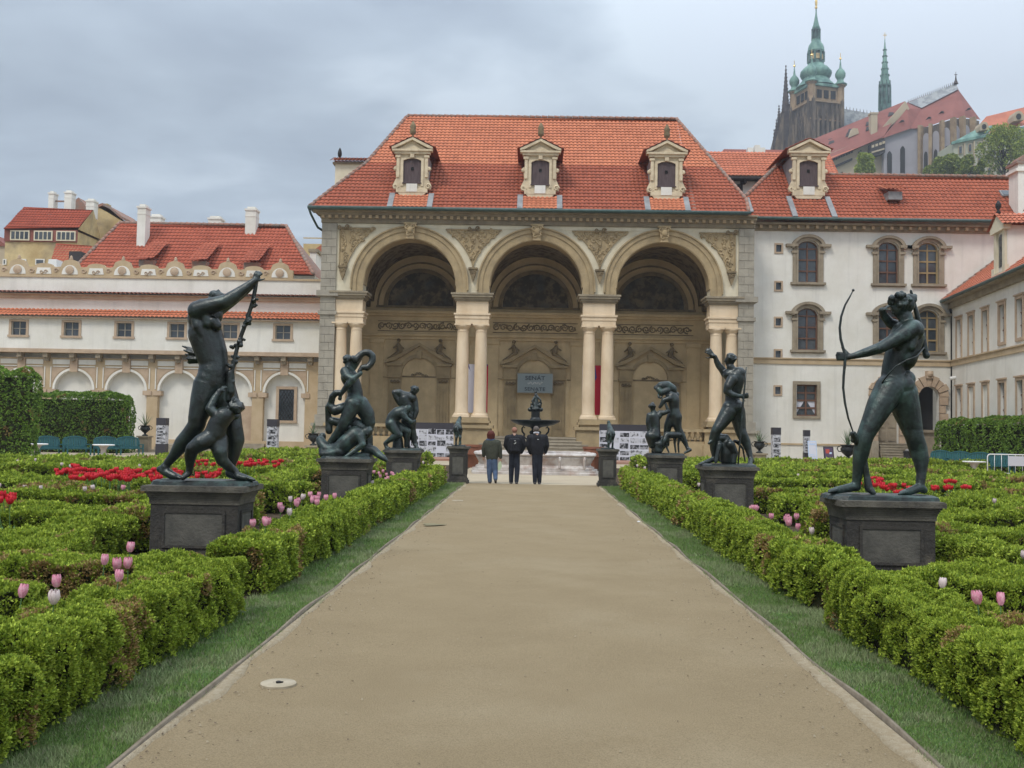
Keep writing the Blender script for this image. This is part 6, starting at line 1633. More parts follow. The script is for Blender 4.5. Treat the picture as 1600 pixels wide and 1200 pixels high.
# ================================================================== tall hornbeam hedges
HG_ = np.array([(.16,.27,.04),(.20,.33,.05),(.12,.21,.03),(.25,.38,.07),(.08,.15,.025)])
def tall(x0, x1, y0, y1, h, lab, seed, L=.085):
    return hedge('tall_hedge', x0, x1, y0, y1, h, lab, 'tall leafy screens beside the garden', seed=seed, leafL=L/7, leafW=L*.55/7, amp=.16, freq=3, round_=.35, palette=HG_, K=4, dens0=8500, brownish=0, base_taper=False, dist=38)
a = G(58,722,0); tall(a.x-7, a.x-.75, 41.0, 42.3, 3.7, 'tall leafy hedge at the left edge of the garden, nearest block', 71)
a = P(198,640,54); b = P(52,640,54); tall(b.x-4, a.x, 53.4, 55.4, P(150,619,54).z+.1, 'tall leafy hedge behind the teal benches on the left', 72)
a = P(1457,690,55); tall(22.75, 24.1, 42.5, 58.5, P(1500,657,55).z+.05, 'tall leafy hedge behind the teal benches on the right', 73)
tree('garden_tree', Vector((-27.5, 46.5, 0)), 5.9, 2.2, 'leafy tree top showing above the hedge at the left edge', 14, 4000, .16, 15, None, HG_*1.1, trunk=.15)

# ================================================================== flowers
def tulip(kind):
    """one tulip, about 0.55 m: stem, leaves, cup of six petals"""
    root = thing('tulip', 'x', 'tulip', (0,0,-50))
    m = MB(); m.tube([(0,0,-50),(.01,.005,-49.75),(0,0,-49.47)], [.005,.005,.004], 5); m.build('stem', 'stem', root)
    for k in range(3):
        a = 2*PI*k/3+.4; m = MB(); V = []; n = 6
        for i in range(n+1):
            t = i/n; r = .02+.10*t**1.3; w = .028*math.sin(PI*min(.97, .15+.85*t)); z = -50+.04+.30*t-.06*t*t
            c = Vector((math.cos(a)*r, math.sin(a)*r, z)); u = Vector((-math.sin(a), math.cos(a), 0))
            V += [c-u*w, c+Vector((math.cos(a),math.sin(a),0))*(-.010), c+u*w]
        m.add(V, [f for i in range(n) for f in ((3*i,3*i+1,3*i+4,3*i+3),(3*i+1,3*i+2,3*i+5,3*i+4))]); m.build('leaf', 'stem', root, smooth=True)
    m = MB()
    for k in range(6):
        a = 2*PI*k/6; ro = .0 if k % 2 else .003; V = []; n = 6
        for i in range(n+1):
            t = i/n; r = (.008+.030*math.sin(PI*min(1,.06+t*.62)))+ro+(.006*t if kind == 'open' else -.006*t); w = .025*math.sin(PI*min(.96,.2+.78*t))+.002; z = -49.48+.075*t
            c = Vector((math.cos(a)*r, math.sin(a)*r, z)); u = Vector((-math.sin(a), math.cos(a), 0)); q = Vector((math.cos(a), math.sin(a), 0))
            V += [c-u*w-q*.008, c+q*.002, c+u*w-q*.008]
        m.add(V, [f for i in range(n) for f in ((3*i,3*i+1,3*i+4,3*i+3),(3*i+1,3*i+2,3*i+5,3*i+4))])
    bl = m.build('petals', {'red':'petal_red','pink':'petal_pink','white':'petal_white','open':'petal_red'}[kind], root, smooth=True)
    return root
protos = {k: tulip(k) for k in ('pink','white','red','open')}
used = set(); RT = random.Random(9)
def put_tulip(kind, x, y, h, label, group, s=1.0):
    if kind not in used: o = protos[kind]; used.add(kind); o['label'] = label; o['group'] = group; o.location = (x,y,0)
    else: o = dup(protos[kind], (x,y,0), label, group=group)
    o.scale = (s,s,h/.54); o.rotation_euler = (RT.uniform(-.16,.16), RT.uniform(-.16,.16), RT.uniform(0,6.28)); return o
# pink tulips at the places the photograph shows
pinks = [('a',8,940,0),('a',80,945,1),('a',95,920,0),('a',150,886,0),('a',195,868,0),('a',201,890,0),('a',180,897,0),('a',186,893,0),('a',172,912,0)]
for q in [(115,590),(140,570),(140,610),(212,500),(268,482),(328,463),(385,465),(415,443),(480,415),(505,400),(490,435),(540,445),(595,415),(652,405),(495,390),(510,412),(128,578)]: pinks.append(('b', 380+q[0]/4.444, 690+q[1]/4.444, 0))
for q in [(360,425),(375,410),(345,530)]: pinks.append(('b', 380+q[0]/4.444, 690+q[1]/4.444, 1))
for q in [(930,230),(950,238),(945,255),(1020,245),(1055,240),(1035,240),(970,282),(995,275),(995,222),(1030,255)]: pinks.append(('c', 380+q[0]/4.444, 690+q[1]/4.444, 0))
pinks += [('c', 380+915/4.444, 690+305/4.444, 1), ('d', 661, 725, 1), ('d', 664, 726, 1)]
for q in [(1075,480),(1090,495),(1110,490),(1120,498),(1190,545)]: pinks.append(('e', 930+q[0]/4.444, 690+q[1]/4.444, 0))
for q in [(1330,540),(1325,570),(1328,595),(1380,550),(1385,580),(1388,600),(1415,622)]: pinks.append(('f', 930+q[0]/4.444, 690+q[1]/4.444, 0))
pinks += [('f', 930+1520/4.444, 690+655/4.444, 1), ('g', 1088, 762, 1), ('h', 995, 731, 1), ('h', 1010, 735, 1), ('i', 1543, 948, 0), ('i', 1550, 951, 0), ('i', 1563, 953, 0), ('j', 1466, 922, 1), ('k', 1243, 746, 1)]
for q in [(8,460,1),(245,465,1),(425,482,1),(655,470,1),(785,475,1),(820,482,1),(955,475,1),(1135,475,0),(220,205,1),(320,195,1),(570,240,1),(1340,245,1),(700,255,1)]: pinks.append(('l', q[0]/6.154, 690+q[1]/6.154, q[2]))
pinks += [('m', 1551, 788, 1), ('m', 1598, 873, 1), ('m', 1435, 756, 1)]
plab = {'a':'tulip in the near left bed before the first pedestal','b':'tulip in the strip beside the second left hedge','c':'tulip in the small cluster between the second and third left pedestals','d':'tulip beside the far left hedge','e':'tulip beside the right hedge left of the archer pedestal','f':'tulip in the group beside the archer pedestal','g':'tulip left of the spear bearer pedestal','h':'tulip beside the far right hedge','i':'pink tulip in the near right bed','j':'tulip low in the near right hedge','k':'tulip among the hedges between the two near right pedestals','l':'tulip among the hedges left of the first pedestal','m':'tulip among the hedges at the right edge'}
for kk, px_, py_, wh in pinks:
    h = .60 if kk in 'abi' else .56
    p = G(px_, py_, h-.04); kind = 'white' if wh else 'pink'
    lab = plab[kk]; lab = (('pale ' if wh else 'pink ')+lab) if not lab.startswith('pink') else lab
    put_tulip(kind, p.x, p.y, h+RT.uniform(-.01,.02), lab, ('pale ' if wh else 'pink ')+'tulips '+kk.translate({ord('a'):'in the near left bed',ord('b'):'beside the second left hedge',ord('c'):'in the small left cluster',ord('d'):'beside the far left hedge',ord('e'):'left of the archer pedestal',ord('f'):'beside the archer pedestal',ord('g'):'left of the spear bearer',ord('h'):'beside the far right hedge',ord('i'):'in the near right bed',ord('j'):'in the near right hedge',ord('k'):'between the near right pedestals',ord('l'):'left of the first pedestal',ord('m'):'at the right edge'}), (.84 if kk in 'ai' else .92)*RT.uniform(.82,1.12))
# red tulips in beds
def redbed(n, x0, x1, y0, y1, lab, grp, s=1.3, pix=None):
    for i in range(n):
        px_, py_ = RT.uniform(x0,x1), RT.uniform(y0,y1); h = RT.uniform(.56,.68)
        p = G(px_, py_, h-.02); put_tulip('red' if RT.random() < .5 else 'open', p.x, p.y, h, lab, grp, s)
redbed(118, 104, 256, 736, 752, 'red tulip in the dense bed left of the first pedestal', 'red tulips left of the first pedestal')
redbed(9, 88, 104, 736, 746, 'red tulip in the dense bed left of the first pedestal', 'red tulips left of the first pedestal')
redbed(8, 112, 128, 729, 737, 'red tulip in the dense bed left of the first pedestal', 'red tulips left of the first pedestal')
redbed(50, 304, 444, 720, 730, 'red tulip in the far bed behind the first statue', 'red tulips behind the first statue', 1.4)
redbed(26, 256, 345, 736, 750, 'red tulip right behind the first statue', 'red tulips right behind the first statue')
redbed(11, -4, 17, 775, 792, 'red tulip in the clump at the left edge', 'red tulips at the left edge', 1.15)
redbed(16, 1358, 1388, 748, 764, 'red tulip in the bed behind the archer', 'red tulips behind the archer')
redbed(22, 1362, 1425, 760, 773, 'red tulip in the bed behind the archer', 'red tulips behind the archer')
for (a, b, n) in ((1486,754,6),(1480,763,3),(1513,763,3),(1453,764,4),(1346,760,3)):
    redbed(n, a-4, a+4, b-1, b+2, 'red tulip scattered right of the archer pedestal' if a > 1400 else 'red tulip between the feet of the archer', 'red tulips right of the archer' if a > 1400 else 'red tulips between the feet of the archer')

# ================================================================== furniture
def bench_proto():
    r = thing('garden_bench', 'x', 'bench', (0,0,0), 'teal garden benches')
    # facing -Y, 1.5 wide
    for x in (-.72,.72):
        m = MB(); m.box(x-.035,x+.035,-.28,-.21,0,.66); m.build('leg', 'teal_paint', r)
        m = MB(); m.ext([(x-.035,.20,0),(x-.035,.27,0),(x-.035,.34,.95),(x-.035,.27,.95)], (.07,0,0)); m.build('leg', 'teal_paint', r)
        m = MB(); m.box(x-.045,x+.045,-.30,.28,.63,.67); m.build('armrest', 'teal_paint', r)
    m = MB()
    for k in range(5): m.box(-.75,.75,-.27+.10*k,-.19+.10*k,.42,.445)
    m.box(-.72,.72,-.25,.22,.36,.42); m.build('seat', 'teal_paint', r)
    m = MB()
    for k in range(9):
        x0 = -.68+.1511*k; x1 = x0+.125; zt = .98+.14*math.cos((x0+.06)/.68*PI/2)
        m.ext([(x0,.235,.47),(x1,.235,.47),(x1,.30,zt),(x0,.30,zt)], (0,.025,0))
    pts = [(-.70+1.4*i/12, .275, .955+.14*math.cos((-.70+1.4*i/12)/.72*PI/2)) for i in range(13)]
    for p, q in zip(pts[:-1], pts[1:]): m.ext([(p[0],.265,p[2]),(q[0],.265,q[2]),(q[0],.265,q[2]+.08),(p[0],.265,p[2]+.08)], (0,.05,0))
    m.box(-.70,.70,.235,.275,.44,.52); m.build('backrest', 'teal_paint', r)
    return r
b0 = bench_proto()
bl = [(77,714,.95,48.5,'teal bench on the left, partly behind the near hedge block'),(120,712,.92,49.5,'teal bench on the left, second from the near hedge block'),(168,709,.9,50.5,'teal bench on the left, behind the white table'),(203,708,.85,51.6,'teal bench on the left, at the right end of its row'),
      (1467,728,-.9,55.6,'teal bench on the right, leftmost of its row'),(1496,729,-.9,53.4,'teal bench on the right, middle of its row'),(1528,731,-.9,51.1,'teal bench on the right, behind the white table'),(1562,733,-.9,48.8,'teal bench on the right, behind the white barrier')]
for i, (px_, py_, rz, Y, lab) in enumerate(bl):
    p = P(px_, py_, Y)
    o = b0 if i == 0 else dup(b0, (0,0,0))
    o.location = (p.x, Y, 0.005); o.rotation_euler = (0,0,rz); o['label'] = lab; o.scale = (.82,.82,.80)
def table_proto():
    r = thing('round_table', 'x', 'table', (0,0,0), 'white round stone tables')
    m = MB(); m.lathe([(.30,0),(.30,.05),(.20,.10),(.14,.22),(.13,.4),(.18,.55),(.26,.64),(.26,.66)], (0,0,0), 20); m.build('pedestal', 'marble', r, auto=True)
    m = MB(); m.lathe([(.45,.66),(.52,.68),(.54,.71),(.52,.735),(.50,.74)], (0,0,0), 28); m.build('tabletop', 'white_paint', r, auto=True)
    return r
t0 = table_proto()
for i, (px_, Y, lab) in enumerate(((161.5,47.5,'white round table before the left benches'),(57,46.8,'white round table half hidden by the near left hedge'),(1522,46.0,'white round table before the right benches'))):
    p = P(px_, 708, Y); o = t0 if i == 0 else dup(t0, (0,0,0)); o.location = (p.x, Y, .005); o['label'] = lab; o.scale = (.92,.92,.8)
# white crowd barrier with a sheet of paper
Yb_ = 43.0
x0 = P(1543,712,Yb_).x; x1 = x0+2.3; zt = P(1560,710,Yb_).z; root = thing('crowd_barrier', 'white metal crowd barrier with a paper sheet at the right edge', 'barrier', ((x0+x1)/2, Yb_, 0))
m = MB(); rr_ = .10; pts = [(x0,Yb_,0),(x0,Yb_,zt-rr_),(x0+.03,Yb_,zt-.03),(x0+rr_,Yb_,zt),(x1-rr_,Yb_,zt),(x1-.03,Yb_,zt-.03),(x1,Yb_,zt-rr_),(x1,Yb_,0)]; m.tube(pts, .024, 8); m.tube([(x0,Yb_,.18),(x1,Yb_,.18)], .02, 6); m.build('frame', 'white_paint', root, smooth=True)
for k in range(1, 8):
    x = x0+(x1-x0)*k/8; m = MB(); m.tube([(x,Yb_,.18),(x,Yb_,zt)], .012, 6); m.build('bar', 'white_paint', root, smooth=True)
for x in (x0+.1, x1-.1): m = MB(); m.box(x-.03,x+.03,Yb_-.3,Yb_+.3,.0,.03); m.build('foot', 'white_paint', root)
m = MB(); a, b = P(1575,728,Yb_-.03), P(1597,713,Yb_-.03); m.box(a.x,b.x+.2,Yb_-.035,Yb_-.028,a.z,b.z); m.build('paper_sheet', 'board_white', root)

# photo pillars
def pillar(px_, ytop, ybot, Y, w, lab, dark_foot=True, pic='photo_light'):
    p = P(px_, ybot, Y); zt = P(px_, ytop, Y).z; x = p.x
    r = thing('photo_pillar', lab, 'display pillar', (x, Y, 0), 'slim square photo pillars')
    m = MB(); m.box(x-w,x+w,Y-w,Y+w,zt-.36,zt); m.build('head', 'board_dark', r)
    zf = .60 if dark_foot else .02
    m = MB(); m.box(x-w+.008,x+w-.008,Y-w+.008,Y+w-.008,zf,zt-.36); m.build('picture_shaft', pic, r)
    if dark_foot: m = MB(); m.box(x-w,x+w,Y-w,Y+w,0,zf); m.build('foot', 'board_dark', r)
    m = MB(); R = random.Random(int(px_))
    for k in range(5): m.box(x-w*R.uniform(.5,.9), x+w*R.uniform(.3,.9), Y-w-.004, Y-w+.004, zf+.08+(zt-.5-zf)*k/5, zf+.04+(zt-.5-zf)*(k+.8)/5)
    m.build('photograph', 'photo_dark', r)
pillar(252.5,653,712,51,.24,'slim photo pillar with dark foot seen left of the first statue')
pillar(425.5,655,715,50,.25,'slim photo pillar right of the first statue', False)
pillar(1212,668,729,52,.21,'slim photo pillar beside the urn right of the spear bearer', False)
pillar(1260,672,719,59.5,.17,'slim photo pillar beside the white poster by the palace wall')

# big photo boards
def board(x0p, x1p, y0p, y1p, Y, lab, flip):
    a, b = P(x0p, y1p, Y), P(x1p, y0p, Y); r = thing('photo_board', lab, 'display board', ((a.x+b.x)/2, Y, 0), 'large photo boards before the arches')
    zt, zb = b.z, a.z; hb = .36
    m = MB(); m.box(a.x,b.x,Y,Y+.06,zt-hb,zt); m.box(a.x,b.x,Y+.012,Y+.05,zb-.06,zb)
    m.build('header', 'board_dark', r)
    m = MB(); m.box(a.x,b.x,Y+.002,Y+.05,zb,zt-hb); m.build('panel', 'board_white', r)
    for x in (a.x+.1, b.x-.1): m = MB(); m.box(x-.04,x+.04,Y+.05,Y+.12,0,zt-.1); m.build('post', 'iron', r)
    R = random.Random(int(x0p)); cols = 5; rws = 5; W = (b.x-a.x)/cols; H = (zt-hb-zb)/rws
    for i in range(cols):
        for j in range(rws):
            if R.random() < .12: continue
            m = MB(); x = a.x+W*(i+R.uniform(0,.1)); z = zb+H*(j+R.uniform(0,.15)); m.box(x+.02, x+W*R.uniform(.88,1.0), Y-.006, Y+.004, z+.02, z+H*R.uniform(.7,1.0)); m.build('photograph', R.choice(('photo_dark','photo_dark','photo_light')), r)
board(640,709,661,715,56.5,'large black and white photo board left of the fountain', 0)
board(936,1014,664,721,56.5,'large black and white photo board right of the fountain', 1)
# posters by the palace wall
def poster(x0p, x1p, y0p, y1p, Y, fm, lab, parts):
    a, b = P(x0p, y1p, Y), P(x1p, y0p, Y); lean = .25
    def q(x, z, o=0): return Vector((x, Y+lean*(z-a.z)/(b.z-a.z)+o, z))
    r = thing('poster_stand', lab, 'poster stand', ((a.x+b.x)/2, Y, 0), 'poster stands by the palace wall')
    m = MB(); m.ext([q(a.x,a.z-.25), q(a.x+.05,a.z-.25), q(a.x+.05,a.z), q(a.x,a.z)], (0,.04,0)); m.ext([q(b.x-.05,a.z-.25), q(b.x,a.z-.25), q(b.x,a.z), q(b.x-.05,a.z)], (0,.04,0))
    m.ext([q(a.x,a.z), q(b.x,a.z), q(b.x,b.z), q(a.x,b.z)], (0,.04,0)); m.build('frame', fm, r)
    m = MB(); m.ext([q(a.x+.05,a.z+.05,-.006), q(b.x-.05,a.z+.05,-.006), q(b.x-.05,b.z-.05,-.006), q(a.x+.05,b.z-.05,-.006)], (0,.004,0)); m.build('sheet', parts[0], r)
    for (u0,u1,v0,v1,mt) in parts[1]:
        w, h = b.x-a.x-.1, b.z-a.z-.1; m = MB(); X0, X1, Z0, Z1 = a.x+.05+w*u0, a.x+.05+w*u1, a.z+.05+h*v0, a.z+.05+h*v1
        m.ext([q(X0,Z0,-.012), q(X1,Z0,-.012), q(X1,Z1,-.012), q(X0,Z1,-.012)], (0,.004,0)); m.build('print', mt, r)
poster(1263.5,1277.5,689,717,58.5,'poster_blue','pale blue and white poster stand by the palace wall',('board_white',[(.1,.9,.1,.14,'poster_blue'),(.1,.7,.2,.24,'poster_blue'),(.1,.9,.8,.9,'poster_blue')]))
poster(1288,1304,698,719,58.2,'iron','small dark poster stand with a red picture by the palace wall',('poster_dark',[(.15,.6,.5,.85,'poster_red'),(.55,.85,.45,.6,'poster_blue')]))
p = P(1420,715,57.5); m = MB(); m.lathe([(.28,0),(.28,.72),(.31,.74),(.31,.8),(.22,.84)], (p.x,57.5,0), 16); o = m.build('litter_bin', 'iron', auto=True); tag(o, 'dark litter bin right of the palace steps', 'bin')
m = MB(); m.lathe([(.20,.845),(.18,.90),(.05,.93)], (p.x,57.5,0), 16); m.build('lid', 'metal_sheet', o, auto=True)

# urns with agave
def urn_planter(px_, ycap, Y, s, ph, lab, plab_):
    p = P(px_, ycap, Y); x = p.x; z0 = p.z; w = .30*s
    r = thing('urn_pedestal', plab_, 'pedestal', (x, Y, 0), 'stone pedestals under the urns')
    m = MB(); m.box(x-w,x+w,Y-w,Y+w,.10,z0-.08); m.box(x-w-.05,x+w+.05,Y-w-.05,Y+w+.05,0,.10); m.build('block', 'cornice', r)
    m = MB(); m.box(x-w-.07,x+w+.07,Y-w-.07,Y+w+.07,z0-.08,z0); m.build('cap', 'cornice', r)
    u = thing('urn', lab, 'planter', (x, Y, z0), 'dark iron urns planted with spiky agaves')
    m = MB(); m.lathe([(a*s, b*s) for a, b in ((.17,0),(.17,.05),(.07,.10),(.06,.16),(.14,.22),(.26,.34),(.29,.46),(.24,.52),(.25,.56),(.31,.60),(.30,.62),(.24,.60),(.22,.55))], (x,Y,z0), 20); m.build('bowl', 'bronze_black', u, smooth=True)
    for q in (-1,1):
        m = MB(); m.tube([(x+q*.26*s,Y,z0+.36*s),(x+q*.36*s,Y,z0+.36*s),(x+q*.42*s,Y,z0+.46*s),(x+q*.38*s,Y,z0+.55*s),(x+q*.30*s,Y,z0+.55*s)], .02*s, 6); m.build('handle', 'bronze_black', u, smooth=True)
    m = MB(); R = random.Random(int(px_)); n = 26
    for k in range(n):
        a = 2.4*k; el = R.uniform(.35,1.5); L = ph*R.uniform(.8,1.05); d = Vector((math.cos(a)*math.cos(el), math.sin(a)*math.cos(el), math.sin(el))); sd = Vector((-math.sin(a), math.cos(a), 0))
        o_ = Vector((x,Y,z0+.56*s)); V = []
        for i in range(5):
            t = i/4; c = o_+d*L*t+Vector((0,0,-.12*L*t*t*math.cos(el))); w_ = .028*(1-t)**.7+.001; V += [c-sd*w_, c+sd*w_]
        m.add(V, [(2*i,2*i+1,2*i+3,2*i+2) for i in range(4)])
    m.build('agave', 'agave', u)
urn_planter(1186.5,708,54,1.0,.78,'dark iron urn with spiky agave right of the spear bearer statue','stone pedestal under the urn right of the spear bearer')
urn_planter(1325,720,46,1.15,.85,'large dark iron urn with spiky agave left of the archer','stone pedestal under the urn left of the archer')
urn_planter(489.5,696,52,1.0,.7,'dark iron urn with spiky agave left of the serpent statue','stone pedestal under the urn left of the serpent statue')
urn_planter(226.5,681,57,.95,.9,'dark iron urn with spiky agave before the white gallery wing','stone pedestal under the urn before the gallery wing')
m = MB()
p = P(244,700,58)
for i in range(3): m.box(p.x-.2, p.x+3.2, 58.6-.4*i, 59-.4*i+(3 if i == 0 else 0), 0, .42-.14*i)
tag(m.build('garden_steps', 'stone_step'), 'low stone steps beside the left urn at the gallery wing', 'steps')
# terracotta tubs
for px_, lab in ((737,'clay tub with reddish mulch behind the left end of the marble basin'),(927,'clay tub behind the right end of the marble basin')):
    p = P(px_, 720, 43.5); m = MB(); m.lathe([(.25,0),(.34,.5),(.40,.55),(.42,.85),(.46,.88),(.46,.96),(.40,.96),(.38,.86)], (p.x, 43.5, 0), 18); o = m.build('clay_tub', 'terracotta', auto=True); tag(o, lab, 'planter', 'clay tubs beside the basin')

# ================================================================== pedestals
def pedestal(pxl, pxr, ytop, Y, D, lab, base=True, w_over=None):
    """front face at depth Y, cap edges at pxl/pxr, top at ytop"""
    a, b = P(pxl, ytop, Y), P(pxr, ytop, Y); x0, x1 = a.x, b.x; W = x1-x0; zt = (a.z+b.z)/2; yc = Y+D/2; o = .10*W/1.3+.0
    o = .085
    r = thing('statue_pedestal', lab, 'pedestal', ((x0+x1)/2, yc, 0), 'dark stone pedestals under the bronze statues')
    X0, X1, Y0, Y1 = x0+o, x1-o, Y+o, Y+D-o
    m = MB(); m.box(X0,X1,Y0,Y1,.12,zt-.20); m.build('die', 'pedestal', r)
    m = MB()
    def fr(dx, z0, z1): m.box(X0-dx, X1+dx, Y0-dx, Y1+dx, z0, z1)
    fr(.012, zt-.205, zt-.175); 
    for k in range(5):
        t = k/5; fr(.014+.055*t**1.5, zt-.174+.022*k, zt-.152+.022*k)
    fr(.088, zt-.063, zt-.008); fr(.078, zt-.008, zt)
    m.build('cap', 'pedestal_cap', r)
    m = MB(); m.box(X0-.06,X1+.06,Y0-.06,Y1+.06,0,.10); m.box(X0-.03,X1+.03,Y0-.03,Y1+.03,.10,.16); m.build('base', 'pedestal', r)
    f = MB(); zt2, zb2 = zt-.30, .30; iw = .17*(X1-X0)
    def frame(xa, xb, y, axis):
        t = .018
        for (p0, p1, q0, q1) in ((xa,xb,zt2,zt2+.03),(xa,xb,zb2-.03,zb2),(xa-.03,xa,zb2-.03,zt2+.03),(xb,xb+.03,zb2-.03,zt2+.03)):
            if axis == 'x': f.box(p0,p1,y-t,y+.01,q0,q1)
            else: f.box(min(y,y+.0)-t if y < (X0+X1)/2 else y-.01, y+.01 if y < (X0+X1)/2 else y+t, p0, p1, q0, q1)
    frame(X0+iw, X1-iw, Y0, 'x')
    iy = .2*(Y1-Y0)
    frame(Y0+iy, Y1-iy, X0, 'y'); frame(Y0+iy, Y1-iy, X1, 'y')
    f.build('panel_moulding', 'pedestal', r)
    g = MB(); g.box(X0+iw, X1-iw, Y0-.006, Y0+.01, zb2, zt2); g.box(X0-.006, X0+.01, Y0+iy, Y1-iy, zb2, zt2); g.box(X1-.01, X1+.006, Y0+iy, Y1-iy, zb2, zt2); g.build('inset_panel', 'pedestal_panel', r)
    return r, zt, (x0+x1)/2, yc
PD = {}
PD['L1'] = pedestal(220, 381, 760, 11.25, .82, 'dark stone pedestal with inset panels under the vine bearer, nearest on the left')
PD['R1'] = pedestal(1315, 1479, 784, 11.0, .82, 'dark stone pedestal with rough pale panel under the archer')
PD['L2'] = pedestal(494, 579, 717, 19.0, .85, 'dark pedestal under the serpent group, second on the left')
PD['R2'] = pedestal(1098, 1187, 729.5, 18.5, .85, 'dark pedestal under the spear bearer, second on the right')
PD['L3'] = pedestal(598, 657, 703.5, 26.0, .9, 'dark pedestal under the wrestlers, third on the left')
PD['R3'] = pedestal(1013, 1073, 711.5, 25.2, .9, 'dark pedestal under the veiled couple, third on the right')
PD['L4'] = pedestal(698, 733, 697.5, 30.3, .8, 'narrow dark pedestal under the left horse at the end of the path')
PD['R4'] = pedestal(934, 968, 702, 30.0, .8, 'narrow dark pedestal under the right horse at the end of the path')
# white museum tags
for nm, px_, py_, Y in (('L1', 381, 795, 11.7), ('R1', 1402, 788, 10.99)):
    pass

# ================================================================== fountain
FX = P(836,700,39.6).x; FY = 39.6
fb = thing('fountain_basin', 'wide pale marble fountain basin with lobed moulded sides', 'fountain basin', (FX, FY, 0))
def lobed(m, prof, cx, cy, hx, hy, rc, n=10):
    """rectangular ring with projecting semicircular lobes, profile (offset, z)"""
    base = []
    def pt(t): return t
    outline = []
    N_ = 96
    for i in range(N_):
        a = 2*PI*i/N_; c, s = math.cos(a), math.sin(a); p = 6
        r = 1/((abs(c)**p+abs(s)**p)**(1/p)); lob = 1+.035*math.cos(8*a)
        outline.append((c*r*lob, s*r*lob))
    V = []; Fq = []
    for (o, z) in prof:
        for (u, v) in outline: V.append((cx+u*(hx+o), cy+v*(hy+o), z))
    for j in range(len(prof)-1):
        for i in range(N_): k = (i+1) % N_; Fq.append((j*N_+i, j*N_+k, (j+1)*N_+k, (j+1)*N_+i))
    Fq.append(tuple((len(prof)-1)*N_+i for i in range(N_)))
    m.add(V, Fq)
m = MB(); lobed(m, [(.32,0),(.32,.08),(.28,.10),(.28,.16)], FX, FY, 2.05, 1.9, .5); m.build('plinth', 'marble', fb, auto=True)
m = MB(); lobed(m, [(.16,.16),(.16,.24),(.06,.28),(.02,.34),(.10,.50),(.17,.62),(.14,.66),(.20,.68),(.24,.72),(.22,.77),(.16,.79),(-.05,.79),(-.10,.74),(-.12,.60)], FX, FY, 2.05, 1.9, .5); m.build('bowl', 'marble', fb, auto=True)
for k in range(5):
    for s in (-1, 1):
        x = FX-1.8+.9*k; m = MB(); m.tube([(x,FY-2.17,.24),(x,FY-2.10,.34),(x,FY-2.22,.52),(x,FY-2.27,.66)] if s < 0 else [(x,FY+2.17,.24),(x,FY+2.10,.34),(x,FY+2.22,.52),(x,FY+2.27,.66)], [.05,.045,.05,.04], 8); m.build('rib', 'marble', fb, smooth=True)
m = MB(); lobed(m, [(-.14,.60),(-.14,.66)], FX, FY, 2.05, 1.9, .5); mat('water_dark', (.03,.045,.04), .08, spec=.6); m.build('water', 'water_dark', fb)
fo = thing('fountain', 'tall black fountain bowl on a stem crowned by a bronze figure group', 'fountain', (FX, FY, .6))
zr = P(836,657,FY).z
m = MB(); m.lathe([(.34,.62),(.34,.75),(.22,.82),(.15,1.0),(.13,1.3),(.18,1.45),(.24,1.52),(.20,1.6)], (FX,FY,0), 20); m.build('stem', 'bronze_black', fo, smooth=True)
m = MB(); m.lathe([(.14,zr-.34),(.20,zr-.27),(.45,zr-.22),(.70,zr-.16),(.88,zr-.08),(.95,zr-.02),(.96,zr+.01),(.93,zr+.02),(.86,zr-.03),(.60,zr-.09),(.3,zr-.12)], (FX,FY,0), 40); m.build('bowl', 'bronze_black', fo, smooth=True)
m = MB(); m.lathe([(.17,1.55),(.14,zr-.3)], (FX,FY,0), 16); m.build('collar', 'bronze_black', fo)
for k in range(4):
    a = PI*k/2; d = Vector((math.cos(a), math.sin(a), 0)); c = Vector((FX,FY,0)); z = zr-.62
    m = MB(); m.tube([c+d*q[0]+Vector((0,0,q[1])) for q in ((.20,1.32),(.34,1.28),(.44,1.36),(.42,1.46),(.50,1.56),(.52,1.68),(.46,1.76),(.40,1.70))], [.03,.035,.035,.04,.035,.035,.03,.02], 6); m.build('scroll_handle', 'bronze_black', fo, smooth=True)
m = MB(); m.lathe([(.22,zr-.1),(.22,zr+.05),(.17,zr+.12),(.17,zr+.36),(.22,zr+.40),(.22,zr+.44)], (FX,FY,0), 12); m.build('figure_base', 'bronze_black', fo)
